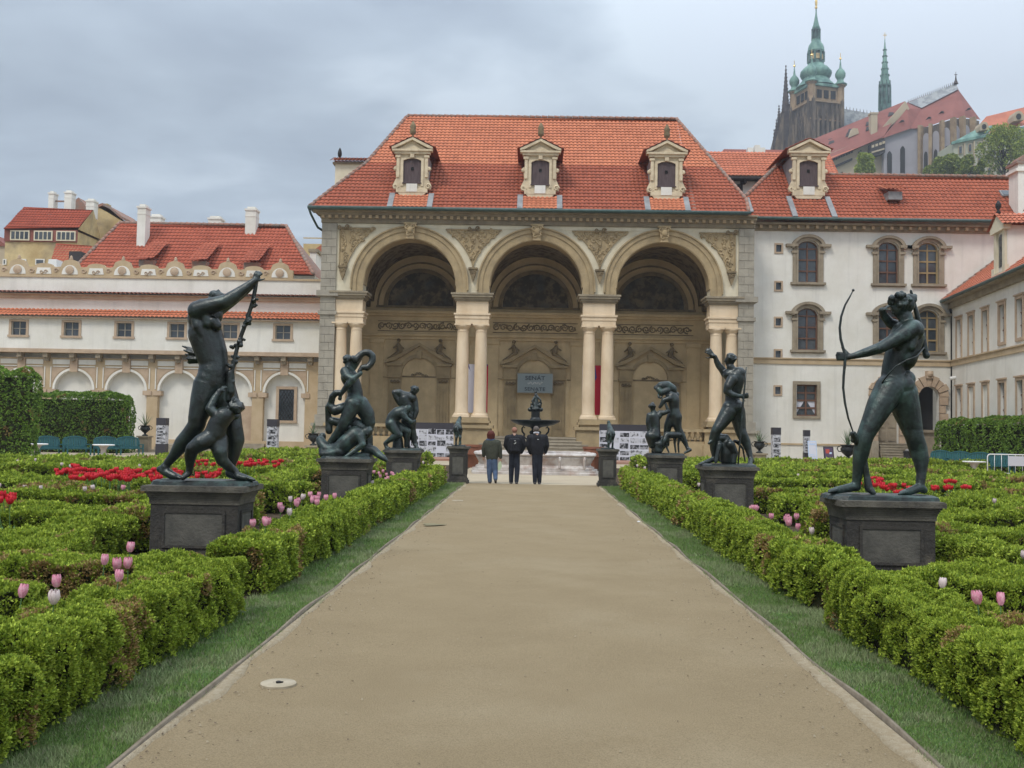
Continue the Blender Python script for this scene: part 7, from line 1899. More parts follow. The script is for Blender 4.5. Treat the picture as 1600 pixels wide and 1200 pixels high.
# ================================================================== sculpted figures
class Fig:
    """collects tapered capsules given in enlarged-photo units at a real depth, fuses them into one skin"""
    def __init__(s, ox, oy, k, Y, rs=1.0): s.rs = rs; s.ox, s.oy, s.k, s.Y = ox, oy, k, Y; s.m = MB(); s.u = Y/F/k
    def p(s, x, y, d=0.0): return P(s.ox+x/s.k, s.oy+y/s.k, s.Y+d)
    def chain(s, *pts, m=None):
        m = m or s.m
        for a, b in zip(pts[:-1], pts[1:]): m.cap(s.p(*a[:3]), a[3]*s.u*s.rs, s.p(*b[:3]), b[3]*s.u*s.rs, 20)
        return s
    def ball(s, x, y, d, r, sq=(1,1,1), m=None): (m or s.m).ball(s.p(x,y,d), r*s.u, 14, sq); return s
    def head(s, x, y, d, r, f, up=(0,0,1), hair=True, beard=False, m=None, curls=0, seed=1):
        """f = facing direction in world space"""
        m = m or s.m; c = s.p(x,y,d); R = r*s.u; f = Vector(f).normalized(); up = Vector(up); up = (up-f*up.dot(f)).normalized(); l = up.cross(f)
        def B(a, b, c_, q): m.ball(c+f*(a*R)+l*(b*R)+up*(c_*R), q*R, 10)
        def C(a, ra, b, rb): m.cap(c+f*(a[0]*R)+l*(a[1]*R)+up*(a[2]*R), ra*R, c+f*(b[0]*R)+l*(b[1]*R)+up*(b[2]*R), rb*R, 8)
        B(-.12,0,.12,.92); B(.22,0,-.05,.74); C((.15,0,-.45),.5,(.42,0,-.72),.30)          # skull, face, jaw
        C((.82,0,.10),.10,(1.05,0,-.20),.12); C((.62,-.3,.18),.17,(.62,.3,.18),.17)       # nose, brow
        for q in (-1,1): B(.55,q*.34,-.22,.24); B(-.05,q*.86,-.08,.17); B(-.02,q*.84,-.22,.12); B(.70,q*.26,.0,.11)
        C((.80,-.14,-.47),.08,(.80,.14,-.47),.08); C((.76,-.10,-.60),.08,(.76,.10,-.60),.08); B(.62,0,-.80,.20)
        if hair:
            rg = random.Random(seed)
            for i in range(curls or 26):
                a = rg.uniform(0,2*PI); e = rg.uniform(-.2,1.4); v = (up*math.sin(e)+(f*math.cos(a)+l*math.sin(a))*math.cos(e))
                if v.dot(f) > .55 and v.dot(up) < .55: continue
                m.ball(c+up*(.12*R)-f*(.12*R)+v*(R*rg.uniform(.86,1.0)), R*rg.uniform(.16,.27), 8)
        if beard:
            for i in range(9): B(.55+.1*(i%3), (i%3-1)*.22, -.62-.12*(i//3), .20)
        return s
    def hand(s, w, d, n, L, curl=.5, spread=.25, m=None, thumb=1):
        """wrist point w, pointing direction d, palm normal n, hand length L"""
        m = m or s.m; d = Vector(d).normalized(); n = Vector(n); n = (n-d*n.dot(d)).normalized(); l = d.cross(n)
        for j in (-1.1,-.35,.35,1.1): m.cap(w+l*(j*L*.06), L*.085, w+d*(L*.46)+l*(j*L*.14), L*.078, 8)
        for j, (q, fl) in enumerate(((-1.5,.44),(-.5,.52),(.5,.48),(1.5,.38))):
            b = w+d*(L*.46)+l*(q*L*.115); r = L*.062; a = 0; dd = d+l*(q*spread*.25); dd.normalize(); p = b
            for k in range(3):
                a = curl*(.5+k*.75); v = (dd*math.cos(a)+n*math.sin(a)).normalized(); e = p+v*(fl*L*(.42 if k == 0 else .30)); m.cap(p, r, e, r*.88, 7); p = e; r *= .88
        tb = w+l*(-thumb*L*.15)+d*(L*.12); td = (d*.65-l*(thumb*.85)+n*.3).normalized(); t1 = tb+td*(L*.26); t2 = t1+(td+n*curl*.6+d*.35).normalized()*(L*.2)
        m.cap(tb, L*.085, t1, L*.068, 7); m.cap(t1, L*.068, t2, L*.055, 7); return s
    def build(s, name, vox, material, parent, m=None, smooth=7, tint=None):
        m = m or s.m
        me = bpy.data.meshes.new('raw'); me.from_pydata([tuple(v) for v in m.V], [], m.Fc); me.update()
        o = bpy.data.objects.new('raw', me); COL.objects.link(o)
        r = o.modifiers.new('r', 'REMESH'); r.mode = 'VOXEL'; r.voxel_size = vox; r.adaptivity = 0
        q = o.modifiers.new('s', 'SMOOTH'); q.factor = .5; q.iterations = smooth
        bpy.context.view_layer.update()
        e = o.evaluated_get(bpy.context.evaluated_depsgraph_get()); me2 = bpy.data.meshes.new_from_object(e)
        n = len(me2.vertices); V = np.empty(n*3, dtype=np.float32); me2.vertices.foreach_get('co', V); V = V.reshape(-1,3)
        off = np.array(wloc(parent), dtype=np.float32) if parent else np.zeros(3, dtype=np.float32)
        me2.vertices.foreach_set('co', (V-off).ravel()); me2.polygons.foreach_set('use_smooth', np.ones(len(me2.polygons), dtype=bool)); me2.update()
        bpy.data.objects.remove(o); bpy.data.meshes.remove(me)
        me2.materials.clear(); me2.materials.append(MATS[material]); me2.name = name
        ob = bpy.data.objects.new(name, me2); COL.objects.link(ob); ob.parent = parent; return ob
def statue(key, name, label, cat='statue', group='bronze statues along the path'):
    r, zt, x, y = PD[key]; return thing(name, label, cat, (x, y, zt), group), zt, x, y
def slab(parent, x, y, zt, hx, hy, h, seed, mt='bronze_green'):
    m = MB(); R = random.Random(seed); n = 20; pts = []
    for i in range(n):
        a = 2*PI*i/n; c, s_ = math.cos(a), math.sin(a); q = 1/((abs(c)**5+abs(s_)**5)**.2); pts.append((x+c*q*hx*R.uniform(.93,1.0), y+s_*q*hy*R.uniform(.93,1.0)))
    V = [(a, b, zt) for a, b in pts]+[(x+(a-x)*.97, y+(b-y)*.97, zt+h*.7) for a, b in pts]+[(x+(a-x)*.90, y+(b-y)*.90, zt+h) for a, b in pts]
    m.add(V, [(j*n+i, j*n+(i+1)%n, (j+1)*n+(i+1)%n, (j+1)*n+i) for j in (0,1) for i in range(n)]+[tuple(2*n+i for i in range(n))]); return m.build('base', mt, parent)

# ---- L1: vine bearer with a child satyr
S1, zt, x, y = statue('L1', 'vine_bearer_statue', 'dark bronze nude man raising a vine staff with a child at his knee')
slab(S1, x+.02, y, zt, .60, .30, .055, 1)
f = Fig(200, 400, 2.4, y, 1.16)
f.chain((318,478,0,50),(322,430,0,50),(328,372,0,40),(315,330,0,42),(288,265,0,52)).chain((272,232,-.04,42),(312,222,.05,38)).ball(322,262,-.02,30).ball(302,460,-.045,46)
f.chain((285,290,.0,52),(320,400,0,46)).chain((262,240,-.02,32),(285,300,-.02,42))
f.chain((262,205,-.12,33),(300,190,-.15,28),(365,172,-.15,23),(400,150,-.14,21),(455,108,-.10,13),(476,92,-.08,11)).ball(280,188,-.14,28).ball(395,150,-.15,20)
f.chain((322,210,.12,26),(385,172,.14,18),(440,130,.08,14),(478,100,.02,10))
f.chain((305,205,.02,26),(330,165,.02,24)).head(338,160,.02,31,(.75,-.25,.62),(-.6,0,.8),beard=True,curls=34)
f.chain((300,485,-.02,48),(282,545,-.05,42),(262,605,-.08,31),(258,632,-.08,28),(235,665,-.06,27),(205,702,-.03,27),(172,748,0,17),(150,775,.02,14)).ball(225,680,-.03,27)
f.chain((140,790,.02,15),(135,805,.02,15),(165,822,-.01,14),(200,834,-.05,9)).chain((140,795,.02,14),(120,800,.04,12)); 
for k in range(4): f.chain((185+3*k,828,-.07+.03*k,7),(206-2*k,838,-.09+.035*k,5))
f.chain((346,480,.06,46),(372,550,.06,40),(390,615,.05,32),(396,640,.04,29),(404,690,.06,29),(396,745,.06,21),(384,795,.05,14),(382,815,.04,15),(420,828,-.02,14),(462,838,-.07,9))
for k in range(4): f.chain((448+3*k,833,-.1+.03*k,7),(474-3*k,840,-.12+.035*k,5))
# relief of back, ribs, thigh and calf
f.chain((250,225,-.13,15),(262,265,-.15,16),(280,300,-.14,12)).chain((292,218,-.14,17),(300,255,-.145,16)).chain((318,245,-.13,18),(332,262,-.12,17))
f.chain((268,520,-.07,22),(252,590,-.07,17)).chain((232,655,-.10,17),(208,700,-.07,14)).chain((330,185,-.16,13),(360,168,-.18,12)).chain((415,140,-.155,11),(445,118,-.13,9))
f.hand(f.p(474,96,-.08), (.35,0,.9), (0,1,0), .20, 1.3)
f.build('figure', .0095, 'bronze', S1, smooth=8)
c = Fig(200, 400, 2.4, y, 1.30)
c.chain((385,588,-.22,14),(360,600,-.22,27),(338,630,-.22,28),(325,668,-.22,30)).chain((350,603,-.20,24),(372,602,-.18,20)).head(408,570,-.22,29,(.5,-.7,.25),(0,0,1),curls=60,seed=4)
c.chain((335,600,-.25,15),(306,573,-.25,13),(325,535,-.22,11),(345,505,-.20,9)).hand(c.p(345,508,-.2), (.5,.2,.7), (.3,1,0), .13, 1.0)
c.chain((378,598,-.14,13),(405,600,-.1,11),(392,545,-.05,9),(380,500,-.02,8)).hand(c.p(384,510,-.03), (-.2,0,1), (0,1,0), .12, 1.2)
c.chain((310,682,-.24,28),(275,700,-.30,25),(242,722,-.32,19),(234,750,-.28,17),(232,790,-.25,11),(228,815,-.25,9),(205,832,-.30,8))
c.chain((338,690,-.18,29),(346,735,-.24,22),(352,765,-.24,17),(378,790,-.16,14),(402,806,-.13,10),(412,826,-.15,9),(440,832,-.17,7))
c.build('child_figure', .0105, 'bronze', S1)
v = Fig(200, 400, 2.4, y)
stf = [(483,70,-.06),(478,120,-.05),(468,170,-.05),(446,240,-.05),(424,300,-.05),(408,350,-.06),(396,405,-.07),(388,450,-.08),(384,500,-.08),(376,540,-.08)]
v.chain(*[(a,b,d,8) for a,b,d in stf])
R = random.Random(3)
for (a,b,r_) in ((482,160,9),(474,185,8),(452,232,11),(440,255,10),(446,246,10),(415,325,13),(398,338,11),(428,318,8),(395,400,13),(382,412,10),(402,385,9),(380,455,12),(388,440,11),(385,478,12)):
    for k in range(4): v.ball(a+R.uniform(-12,12), b+R.uniform(-10,10), -.06+R.uniform(-.04,.04), r_*.7)
v.chain((385,440,-.06,15),(384,510,-.06,17),(372,560,-.02,14))
v.build('vine_staff', .009, 'bronze', S1, smooth=1)
w_ = MB()
cl = Fig(200,400,2.4,y)
for k in range(5): cl.chain((270-2*k,360+9*k,.02-.02*(k%2),8),(238-2*k,350+12*k,.03-.03*(k%2),8),(204+5*k,338+15*k,.06-.05*(k%2),4))
cl.chain((300,330,.12,20),(268,372,.10,16)).build('drapery', .010, 'bronze', S1)

# ---- R1: archer
R = random.Random(77)
S2, zt, x, y = statue('R1', 'archer_statue', 'green-tinged bronze archer drawing a tall bow, seen from the side')
slab(S2, x-.02, y, zt, .62, .29, .055, 2)
f = Fig(1240, 430, 2.554, y, 1.17)
f.chain((400,440,0,46),(395,400,0,38),(400,360,0,38),(420,310,0,46),(440,265,0,54)).ball(435,440,-.02,48).ball(450,415,.0,36).chain((470,250,0,42),(440,330,0,44)).ball(405,420,0,36)
f.chain((440,235,0,44),(475,220,-.08,38)).ball(418,290,-.04,34).ball(490,245,.02,34)
f.chain((472,215,-.12,33),(440,235,-.16,28),(385,268,-.2,21),(345,290,-.22,19),(290,308,-.22,16),(240,322,-.22,11),(222,326,-.22,10)).ball(330,293,-.22,18)
f.chain((480,240,-.14,16),(470,285,-.15,15)).chain((430,250,-.13,20),(415,280,-.12,18)).chain((430,228,-.19,15),(395,258,-.225,13)).chain((330,293,-.265,12),(285,308,-.255,9))
f.hand(f.p(226,326,-.22), (-1,0,.05), (0,1,0), .22, 1.35)
f.chain((430,225,.12,28),(405,200,.14,20),(385,190,.12,17),(360,160,.05,14),(352,140,.0,11)).hand(f.p(356,140,.0), (.5,-.2,.4), (.8,0,-.3), .15, 1.1)
f.chain((455,205,0,26),(445,165,0,24)).head(425,128,0,42,(-.85,-.25,-.45),(-.25,0,1),curls=110,seed=6)
for k in range(9): f.ball(470+R.uniform(-14,18), 95+R.uniform(-14,20), R.uniform(-.05,.05), 12)
f.ball(448,116,0,36)
for k in range(34):
    a = R.uniform(0,2*PI); f.ball(425+46*math.cos(a)*R.uniform(.6,1), 100+30*math.sin(a)*R.uniform(.6,1), R.uniform(-.13,.05), R.uniform(9,13))
f.chain((385,450,-.02,50),(345,520,-.06,44),(310,590,-.09,34),(288,635,-.1,29),(280,660,-.1,28),(268,715,-.06,27),(258,770,-.03,19),(252,820,-.01,15),(250,845,0,16))
f.chain((250,842,0,16),(215,850,-.03,15),(170,858,-.06,12),(145,862,-.07,8))
for k in range(5): f.chain((170+2*k,858,-.10+.022*k,7),(142+5*k,865,-.12+.028*k,6))
f.chain((430,470,.04,54),(452,545,.06,46),(472,610,.06,36),(482,645,.05,31),(496,690,.08,31),(508,735,.08,27),(510,790,.05,17),(505,835,.03,15),(502,848,.02,16),(470,860,-.03,14),(430,870,-.07,9)).chain((505,845,.02,15),(520,858,.04,13))
for k in range(4): f.chain((445+2*k,866,-.1+.025*k,7),(420+4*k,874,-.12+.03*k,5))
f.build('figure', .0095, 'bronze_green', S2, smooth=8)
b = Fig(1240, 430, 2.554, y)
bow = [(238,60),(225,85),(205,120),(190,165),(184,210),(188,255),(200,300),(206,325),(204,360),(200,400),(198,450),(205,510),(218,570),(238,628)]
b.m.tube([b.p(a,c_,-.22) for a, c_ in bow], [.006,.009,.011,.013,.014,.015,.016,.018,.016,.015,.014,.013,.011,.008], 8); b.m.ball(b.p(238,60,-.22), .016, 8); b.m.ball(b.p(238,630,-.22), .02, 8)
b.m.build('bow', 'bronze', S2, smooth=True)
b = Fig(1240, 430, 2.554, y)
b.m.tube([b.p(448,340,-.26),(b.p(410,362,-.24)),(b.p(378,395,-.20)),(b.p(352,430,-.12))], .009, 6); b.m.tube([b.p(448,340,-.26), b.p(490,325,-.2), b.p(520,290,-.02)], .009, 6); b.m.build('strap', 'bronze', S2, smooth=True)
b = Fig(1240, 430, 2.554, y)
b.chain((468,62,.05,6),(480,110,.07,8),(500,190,.09,12),(518,270,.09,14),(528,318,.08,12)).ball(530,320,.08,15); b.build('quiver', .009, 'bronze', S2)
b = Fig(1240, 430, 2.554, y)
b.chain((238,635,-.14,14),(262,680,-.10,15),(280,740,-.06,14),(292,800,-.05,13),(300,850,-.06,17),(318,868,-.1,11)).chain((250,655,-.12,12),(236,660,-.13,10)).build('tree_support', .010, 'bronze', S2)

# ---- L2: serpent group
S3, zt, x, y = statue('L2', 'serpent_group_statue', 'bronze man wrestling a serpent above a fallen figure')
slab(S3, x, y, zt, .50, .42, .05, 3)
f = Fig(480, 530, 4.617, y, 1.14)
f.chain((345,445,0,56),(348,390,0,48),(335,340,0,50),(305,275,0,56)).ball(295,255,-.01,48).ball(360,445,-.02,52)
f.chain((300,225,.08,34),(335,190,.06,28),(362,150,.02,24),(392,108,-.02,20),(415,95,-.02,16)).hand(f.p(410,96,-.02),(1,0,.1),(0,1,0),.2,1.3)
f.chain((275,235,-.12,34),(290,270,-.2,30),(330,290,-.26,24),(300,320,-.26,21),(262,370,-.22,17),(245,395,-.2,14)).chain((330,288,-.26,22),(385,245,-.22,15)).hand(f.p(246,396,-.2),(-.3,0,-1),(0,1,0),.19,1.3)
f.chain((300,210,0,28),(302,180,0,26)).head(300,150,0,38,(.75,-.2,.55),(-.5,0,.85),beard=True,curls=44,seed=9)
f.chain((330,470,-.06,56),(300,540,-.10,46),(272,590,-.12,38),(262,620,-.12,34),(225,680,-.06,32),(175,735,-.02,22),(150,770,0,18),(120,800,-.02,18),(95,795,-.04,14))
f.chain((385,470,.06,56),(430,540,.08,50),(448,600,.08,40),(440,650,.10,34),(420,720,.12,24),(410,800,.12,18))
f.build('figure', .013, 'bronze_green', S3)
g = Fig(480, 530, 4.617, y, 1.14)
g.chain((300,590,.1,46),(360,620,.08,44),(410,660,.05,40)).chain((350,690,-.1,58),(290,740,-.14,54),(225,800,-.14,50)).chain((395,690,-.08,44),(430,670,-.1,38)).head(430,670,-.12,38,(.35,-.9,-.3),(.6,0,.6),curls=40,seed=12)
g.chain((380,700,-.18,30),(400,760,-.24,22),(350,800,-.26,18),(300,835,-.3,15),(275,852,-.32,12)).hand(g.p(290,842,-.31),(-.9,0,-.3),(0,0,-1),.17,.4)
g.chain((225,800,-.12,50),(150,800,-.10,40),(110,760,-.05,34),(95,730,0,30)).chain((230,815,-.2,38),(160,830,-.2,28),(110,830,-.18,22)).chain((120,810,-.1,34),(150,770,0,28))
g.chain((240,740,.1,38),(200,700,.1,26),(250,690,.05,18)).chain((420,790,.0,30),(480,800,0,28),(520,835,-.05,24),(555,860,-.1,18),(572,875,-.12,12))
g.chain((110,700,.1,24),(100,735,.1,26)).chain((440,700,.15,30),(435,790,.15,36),(430,840,.12,40)).chain((130,835,-.1,26),(300,845,-.05,28),(430,845,0,28))
g.build('fallen_figure', .013, 'bronze_green', S3)
g = Fig(480, 530, 4.617, y, 1.14)
g.chain((330,140,-.08,22),(350,150,-.06,24),(385,112,-.04,21),(415,96,-.04,20),(448,98,-.04,21),(470,120,-.04,22),(472,150,-.04,22),(458,182,-.06,21),(432,205,-.08,22),(398,200,-.08,16),(375,235,-.10,14))
g.chain((240,385,-.2,18),(205,388,-.18,20),(182,415,-.15,22),(172,460,-.1,22),(150,490,-.06,20),(152,540,-.02,20),(155,600,.0,22),(158,660,.0,24)).chain((165,480,-.1,24),(200,515,-.1,32),(240,500,-.1,32),(268,480,-.06,24)).chain((185,590,-.02,26),(240,605,.0,30),(300,640,.02,30))
g.build('serpent', .013, 'bronze', S3)

# ---- R2: spear bearer seen from behind
S4, zt, x, y = statue('R2', 'spear_bearer_statue', 'dark bronze man seen from behind with raised hand and spear, a boar at his feet')
slab(S4, x, y, zt, .52, .38, .045, 4, 'bronze')
f = Fig(980, 530, 4.617, y)
f.chain((762,490,0,62),(758,430,0,52),(758,390,0,52),(768,320,0,62),(785,270,0,62)).chain((735,258,.02,44),(810,245,-.02,46)).ball(790,488,-.04,52).ball(735,492,-.03,50).chain((805,280,-.02,46),(775,380,0,48))
f.chain((705,250,.12,30),(690,225,.12,27),(660,190,.12,24),(645,160,.1,21),(635,125,.08,15),(618,118,.06,13)).hand(f.p(630,130,.08),(-.75,0,.75),(0,1,0),.25,.25,.6,thumb=-1)
f.chain((755,290,-.18,38),(728,340,-.22,32),(718,375,-.22,27),(755,400,-.24,24),(800,410,-.24,18),(825,410,-.24,15)).hand(f.p(818,410,-.24),(1,0,.05),(0,1,.2),.24,1.35)
f.chain((765,240,0,32),(745,200,0,30)).head(742,150,0,42,(-.85,.5,-.05),(0,0,1),curls=60,seed=15)
f.chain((735,520,-.02,60),(690,590,-.06,50),(655,640,-.1,40),(640,665,-.1,37),(625,720,-.06,36),(620,790,-.02,24),(628,845,0,18),(625,865,0,20),(575,885,-.06,17),(530,897,-.10,11))
for k in range(4): f.chain((555,892,-.14+.03*k,9),(522+6*k,903,-.17+.035*k,7))
f.chain((790,520,.04,62),(805,590,.06,52),(815,650,.05,42),(825,680,.04,40),(855,740,.06,36),(875,800,.04,25),(888,850,.0,19),(892,870,-.02,20),(885,900,-.12,16),(858,912,-.18,10)).chain((892,870,-.02,20),(905,880,.04,16))
for k in range(4): f.chain((880+8*k,905,-.13,9),(866+10*k,914,-.2,7))
f.build('figure', .0135, 'bronze', S4)
b = Fig(980, 530, 4.617, y); b.m.tube([b.p(859,200,-.24), b.p(850,320,-.25), b.p(840,410,-.26), b.p(826,600,-.26), b.p(812,760,-.26), b.p(800,905,-.26)], [.010,.016,.018,.018,.017,.014], 8); b.m.build('spear', 'bronze', S4, smooth=True)
b = Fig(980, 530, 4.617, y)
b.chain((705,720,.02,38),(720,760,.0,48),(720,820,0,52),(715,865,0,46)).chain((690,715,-.02,32),(640,715,-.06,28),(605,738,-.1,16),(588,752,-.12,10)).ball(650,700,-.1,16).ball(672,692,0,16).chain((665,760,-.1,22),(650,830,-.14,15),(640,885,-.16,13)).chain((745,760,-.1,34),(780,820,-.1,22),(765,890,-.12,16)).chain((690,850,.1,44),(760,880,.1,30))
b.build('boar_figure', .0135, 'bronze', S4)
b = Fig(980, 530, 4.617, y); b.chain((790,740,.15,12),(835,790,.15,8),(850,880,.15,7)).chain((775,735,.15,13),(810,740,.12,9)).build('branch_support', .010, 'bronze', S4)

# ---- L3: wrestlers
S5, zt, x, y = statue('L3', 'wrestlers_statue', 'bronze pair of wrestlers, one bending over the other')
slab(S5, x, y, zt, .50, .42, .05, 5)
f = Fig(480, 530, 4.617, y, 1.14)
f.chain((735,575,.06,38),(728,520,.05,40),(715,470,.02,44),(705,430,0,42)).chain((690,405,-.02,30),(755,425,.0,34)).head(775,372,-.05,32,(.35,-.75,-.55),(0,0,1),curls=24,seed=20).chain((745,410,0,22),(765,388,-.02,22))
f.chain((690,400,-.02,26),(665,385,-.05,22),(630,385,-.06,19),(640,420,-.06,17),(665,465,-.04,14)).chain((770,440,.02,26),(782,490,.0,20),(788,520,-.02,17),(775,565,-.05,13)).hand(f.p(776,560,-.05),(-.2,0,-1),(-1,0,0),.17,.7)
f.chain((745,590,.08,38),(752,650,.10,28),(765,700,.12,24),(778,760,.1,14),(795,785,.0,12)).chain((715,590,.1,34),(705,660,.12,26),(720,720,.14,20),(728,765,.14,13),(735,778,.06,11))
f.build('figure', .016, 'bronze', S5)
g = Fig(480, 530, 4.617, y, 1.14)
g.chain((612,600,-.1,44),(620,565,-.1,40),(655,535,-.12,42),(690,520,-.12,38)).head(726,505,-.14,28,(.7,-.4,-.6),(.3,0,1),curls=20,seed=22).chain((700,515,-.12,24),(718,508,-.14,20))
g.chain((690,540,-.2,24),(715,575,-.22,18),(755,600,-.2,14),(775,590,-.18,11)).chain((715,540,-.05,24),(750,560,-.02,18),(765,600,-.02,13)).chain((610,615,-.14,42),(640,660,-.2,30),(662,690,-.22,26),(630,705,-.2,24),(590,730,-.16,16),(562,752,-.12,13),(572,780,-.14,12),(590,788,-.18,10))
g.chain((630,620,-.02,38),(690,650,-.05,28),(725,665,-.05,24),(720,720,-.02,18),(712,770,-.02,13)).chain((650,690,.05,30),(655,750,.05,34),(655,790,.05,38)).build('bent_figure', .016, 'bronze_green', S5)

# ---- R3: veiled couple
S6, zt, x, y = statue('R3', 'veiled_couple_statue', 'bronze man with cloth blown over his head, seated woman and dog beside him')
slab(S6, x, y, zt, .48, .42, .045, 6, 'bronze')
f = Fig(980, 530, 4.617, y)
f.chain((345,545,0,42),(340,500,0,36),(335,440,0,44),(320,415,0,42)).head(295,395,-.02,26,(-.8,-.4,-.2),curls=20,seed=30).chain((355,560,0,42),(358,610,0,34),(368,650,.0,28),(395,700,.02,27),(425,760,.02,16),(435,790,0,13),(455,798,-.08,13),(415,820,-.14,9))
f.chain((325,560,.05,40),(295,620,.06,30),(285,680,.08,24),(290,760,.08,16)).chain((300,430,-.1,24),(262,440,-.12,18),(250,470,-.12,15),(235,490,-.1,12)).chain((350,430,.05,22),(360,400,.05,18),(330,370,.05,14))
f.build('figure', .016, 'bronze', S6)
g = Fig(980, 530, 4.617, y)
g.chain((205,350,0,16),(245,340,0,34),(290,335,.02,34),(325,360,.04,34),(335,395,.05,26)).chain((225,365,-.05,20),(250,385,-.06,24),(290,370,-.05,24)).chain((225,400,-.05,9),(225,420,-.1,7),(245,425,-.1,7),(255,400,-.08,7)).chain((300,315,0,12),(240,330,-.03,12),(200,355,-.03,9)); g.build('blown_cloth', .016, 'bronze_green', S6)
g = Fig(980, 530, 4.617, y)
g.chain((195,695,-.1,48),(205,640,-.1,34),(200,580,-.1,36),(192,555,-.1,34)).ball(170,560,-.1,26).ball(228,552,-.1,26).head(182,488,-.1,28,(.5,.8,.1),curls=34,seed=33).chain((195,530,-.1,18),(185,510,-.1,18)).chain((235,535,-.1,22),(270,530,-.12,18),(300,520,-.12,14),(285,490,-.12,11),(275,462,-.1,10)).chain((160,550,-.1,22),(150,600,-.12,18),(158,660,-.12,14)).chain((170,700,-.1,42),(180,760,-.1,30)); g.build('seated_figure', .016, 'bronze', S6)
g = Fig(980, 530, 4.617, y)
g.chain((290,690,-.15,24),(340,690,-.1,26),(375,690,-.05,22)).chain((285,690,-.15,22),(268,730,-.2,18),(262,760,-.22,11)).chain((345,700,-.08,14),(342,750,-.08,9),(350,815,-.08,7)).chain((375,700,0,13),(368,760,0,8),(372,815,0,7)).chain((290,700,-.15,14),(285,780,-.15,8),(300,815,-.15,7)); g.build('dog_figure', .013, 'bronze', S6)
g = Fig(980, 530, 4.617, y)
for k in range(14): g.ball(185+random.Random(k).uniform(0,80), 730+6*k, random.Random(k+9).uniform(-.15,.15), 34)
g.build('rock', .018, 'bronze', S6)

# ---- horses at the end of the path, seen from behind
def horse(key, ox, oy, k, cx, mirror, nm, lab, spec):
    S, zt, x, y = statue(key, nm, lab); slab(S, x, y, zt, .22, .28, .04, 7, 'bronze')
    f = Fig(ox, oy, k, y); s = mirror
    def c(dx): return cx+s*dx
    f.chain((c(0),spec['rump'],-.18,38),(c(0),spec['rump']-8,.0,38),(c(4),spec['rump']-14,.25,36)).ball(c(-15),spec['rump']+4,-.22,28).ball(c(15),spec['rump']+4,-.22,28)
    f.chain((c(4),spec['rump']-30,.25,30),(c(12),spec['rump']-62,.36,22),(c(18),spec['head']+14,.42,17)).chain((c(18),spec['head']+8,.42,17),(c(20)+spec['hx'],spec['head'],.40,14),(c(24)+spec['hx'],spec['head']+26,.58,9))
    for q in (-7,7): f.chain((c(18)+q,spec['head'],.42,5),(c(18)+q*1.2,spec['head']-12,.42,2))
    for dx, dy_, z2 in ((-16,-.24,0),(17,-.20,0),(-12,.26,0),(26,.30,-10)):
        f.chain((c(dx),spec['rump']+20,dy_,22),(c(dx)-2,spec['rump']+62,dy_+.02,12),(c(dx)+3,spec['rump']+84,dy_-.06,9),(c(dx),spec['rump']+120+z2,dy_,8),(c(dx),spec['foot']+z2,dy_-.02,10))
    f.chain((c(0),spec['rump']-20,-.34,8),(c(0),spec['rump']+20,-.40,9),(c(2),spec['rump']+70,-.38,7),(c(2),spec['rump']+105,-.34,3))
    f.build('figure', .016, 'bronze_green', S)
horse('L4', 680, 640, 5.714, 200, 1, 'horse_statue', 'small bronze horse seen from behind at the left end of the path', dict(rump=165, head=70, hx=4, foot=315))
horse('R4', 680, 640, 5.714, 1568, -1, 'horse_statue', 'small bronze horse seen from behind at the right end of the path, head raised', dict(rump=215, head=110, hx=0, foot=340))

# ---- fountain figures
f = Fig(820, 600, 7.5, FY)
zt = P(836, 641, FY).z
f.chain((125,300,0,52),(128,240,0,40),(132,180,0,26),(130,130,0,22)).ball(128,95,0,17).chain((150,150,-.05,13),(185,190,-.1,11),(195,230,-.1,9)).chain((110,160,-.05,13),(85,200,-.1,11),(100,240,-.12,9)).ball(175,250,-.05,26).ball(180,215,-.05,15).ball(85,270,-.05,24).ball(78,238,-.05,14).chain((100,300,-.1,22),(150,290,-.15,22)).chain((60,300,0,26),(190,300,0,26)).ball(140,76,0,9)
f.m.xf(lambda v: v+Vector((0,0,0)))
f.build('figure_group', .014, 'bronze', fo, smooth=2)

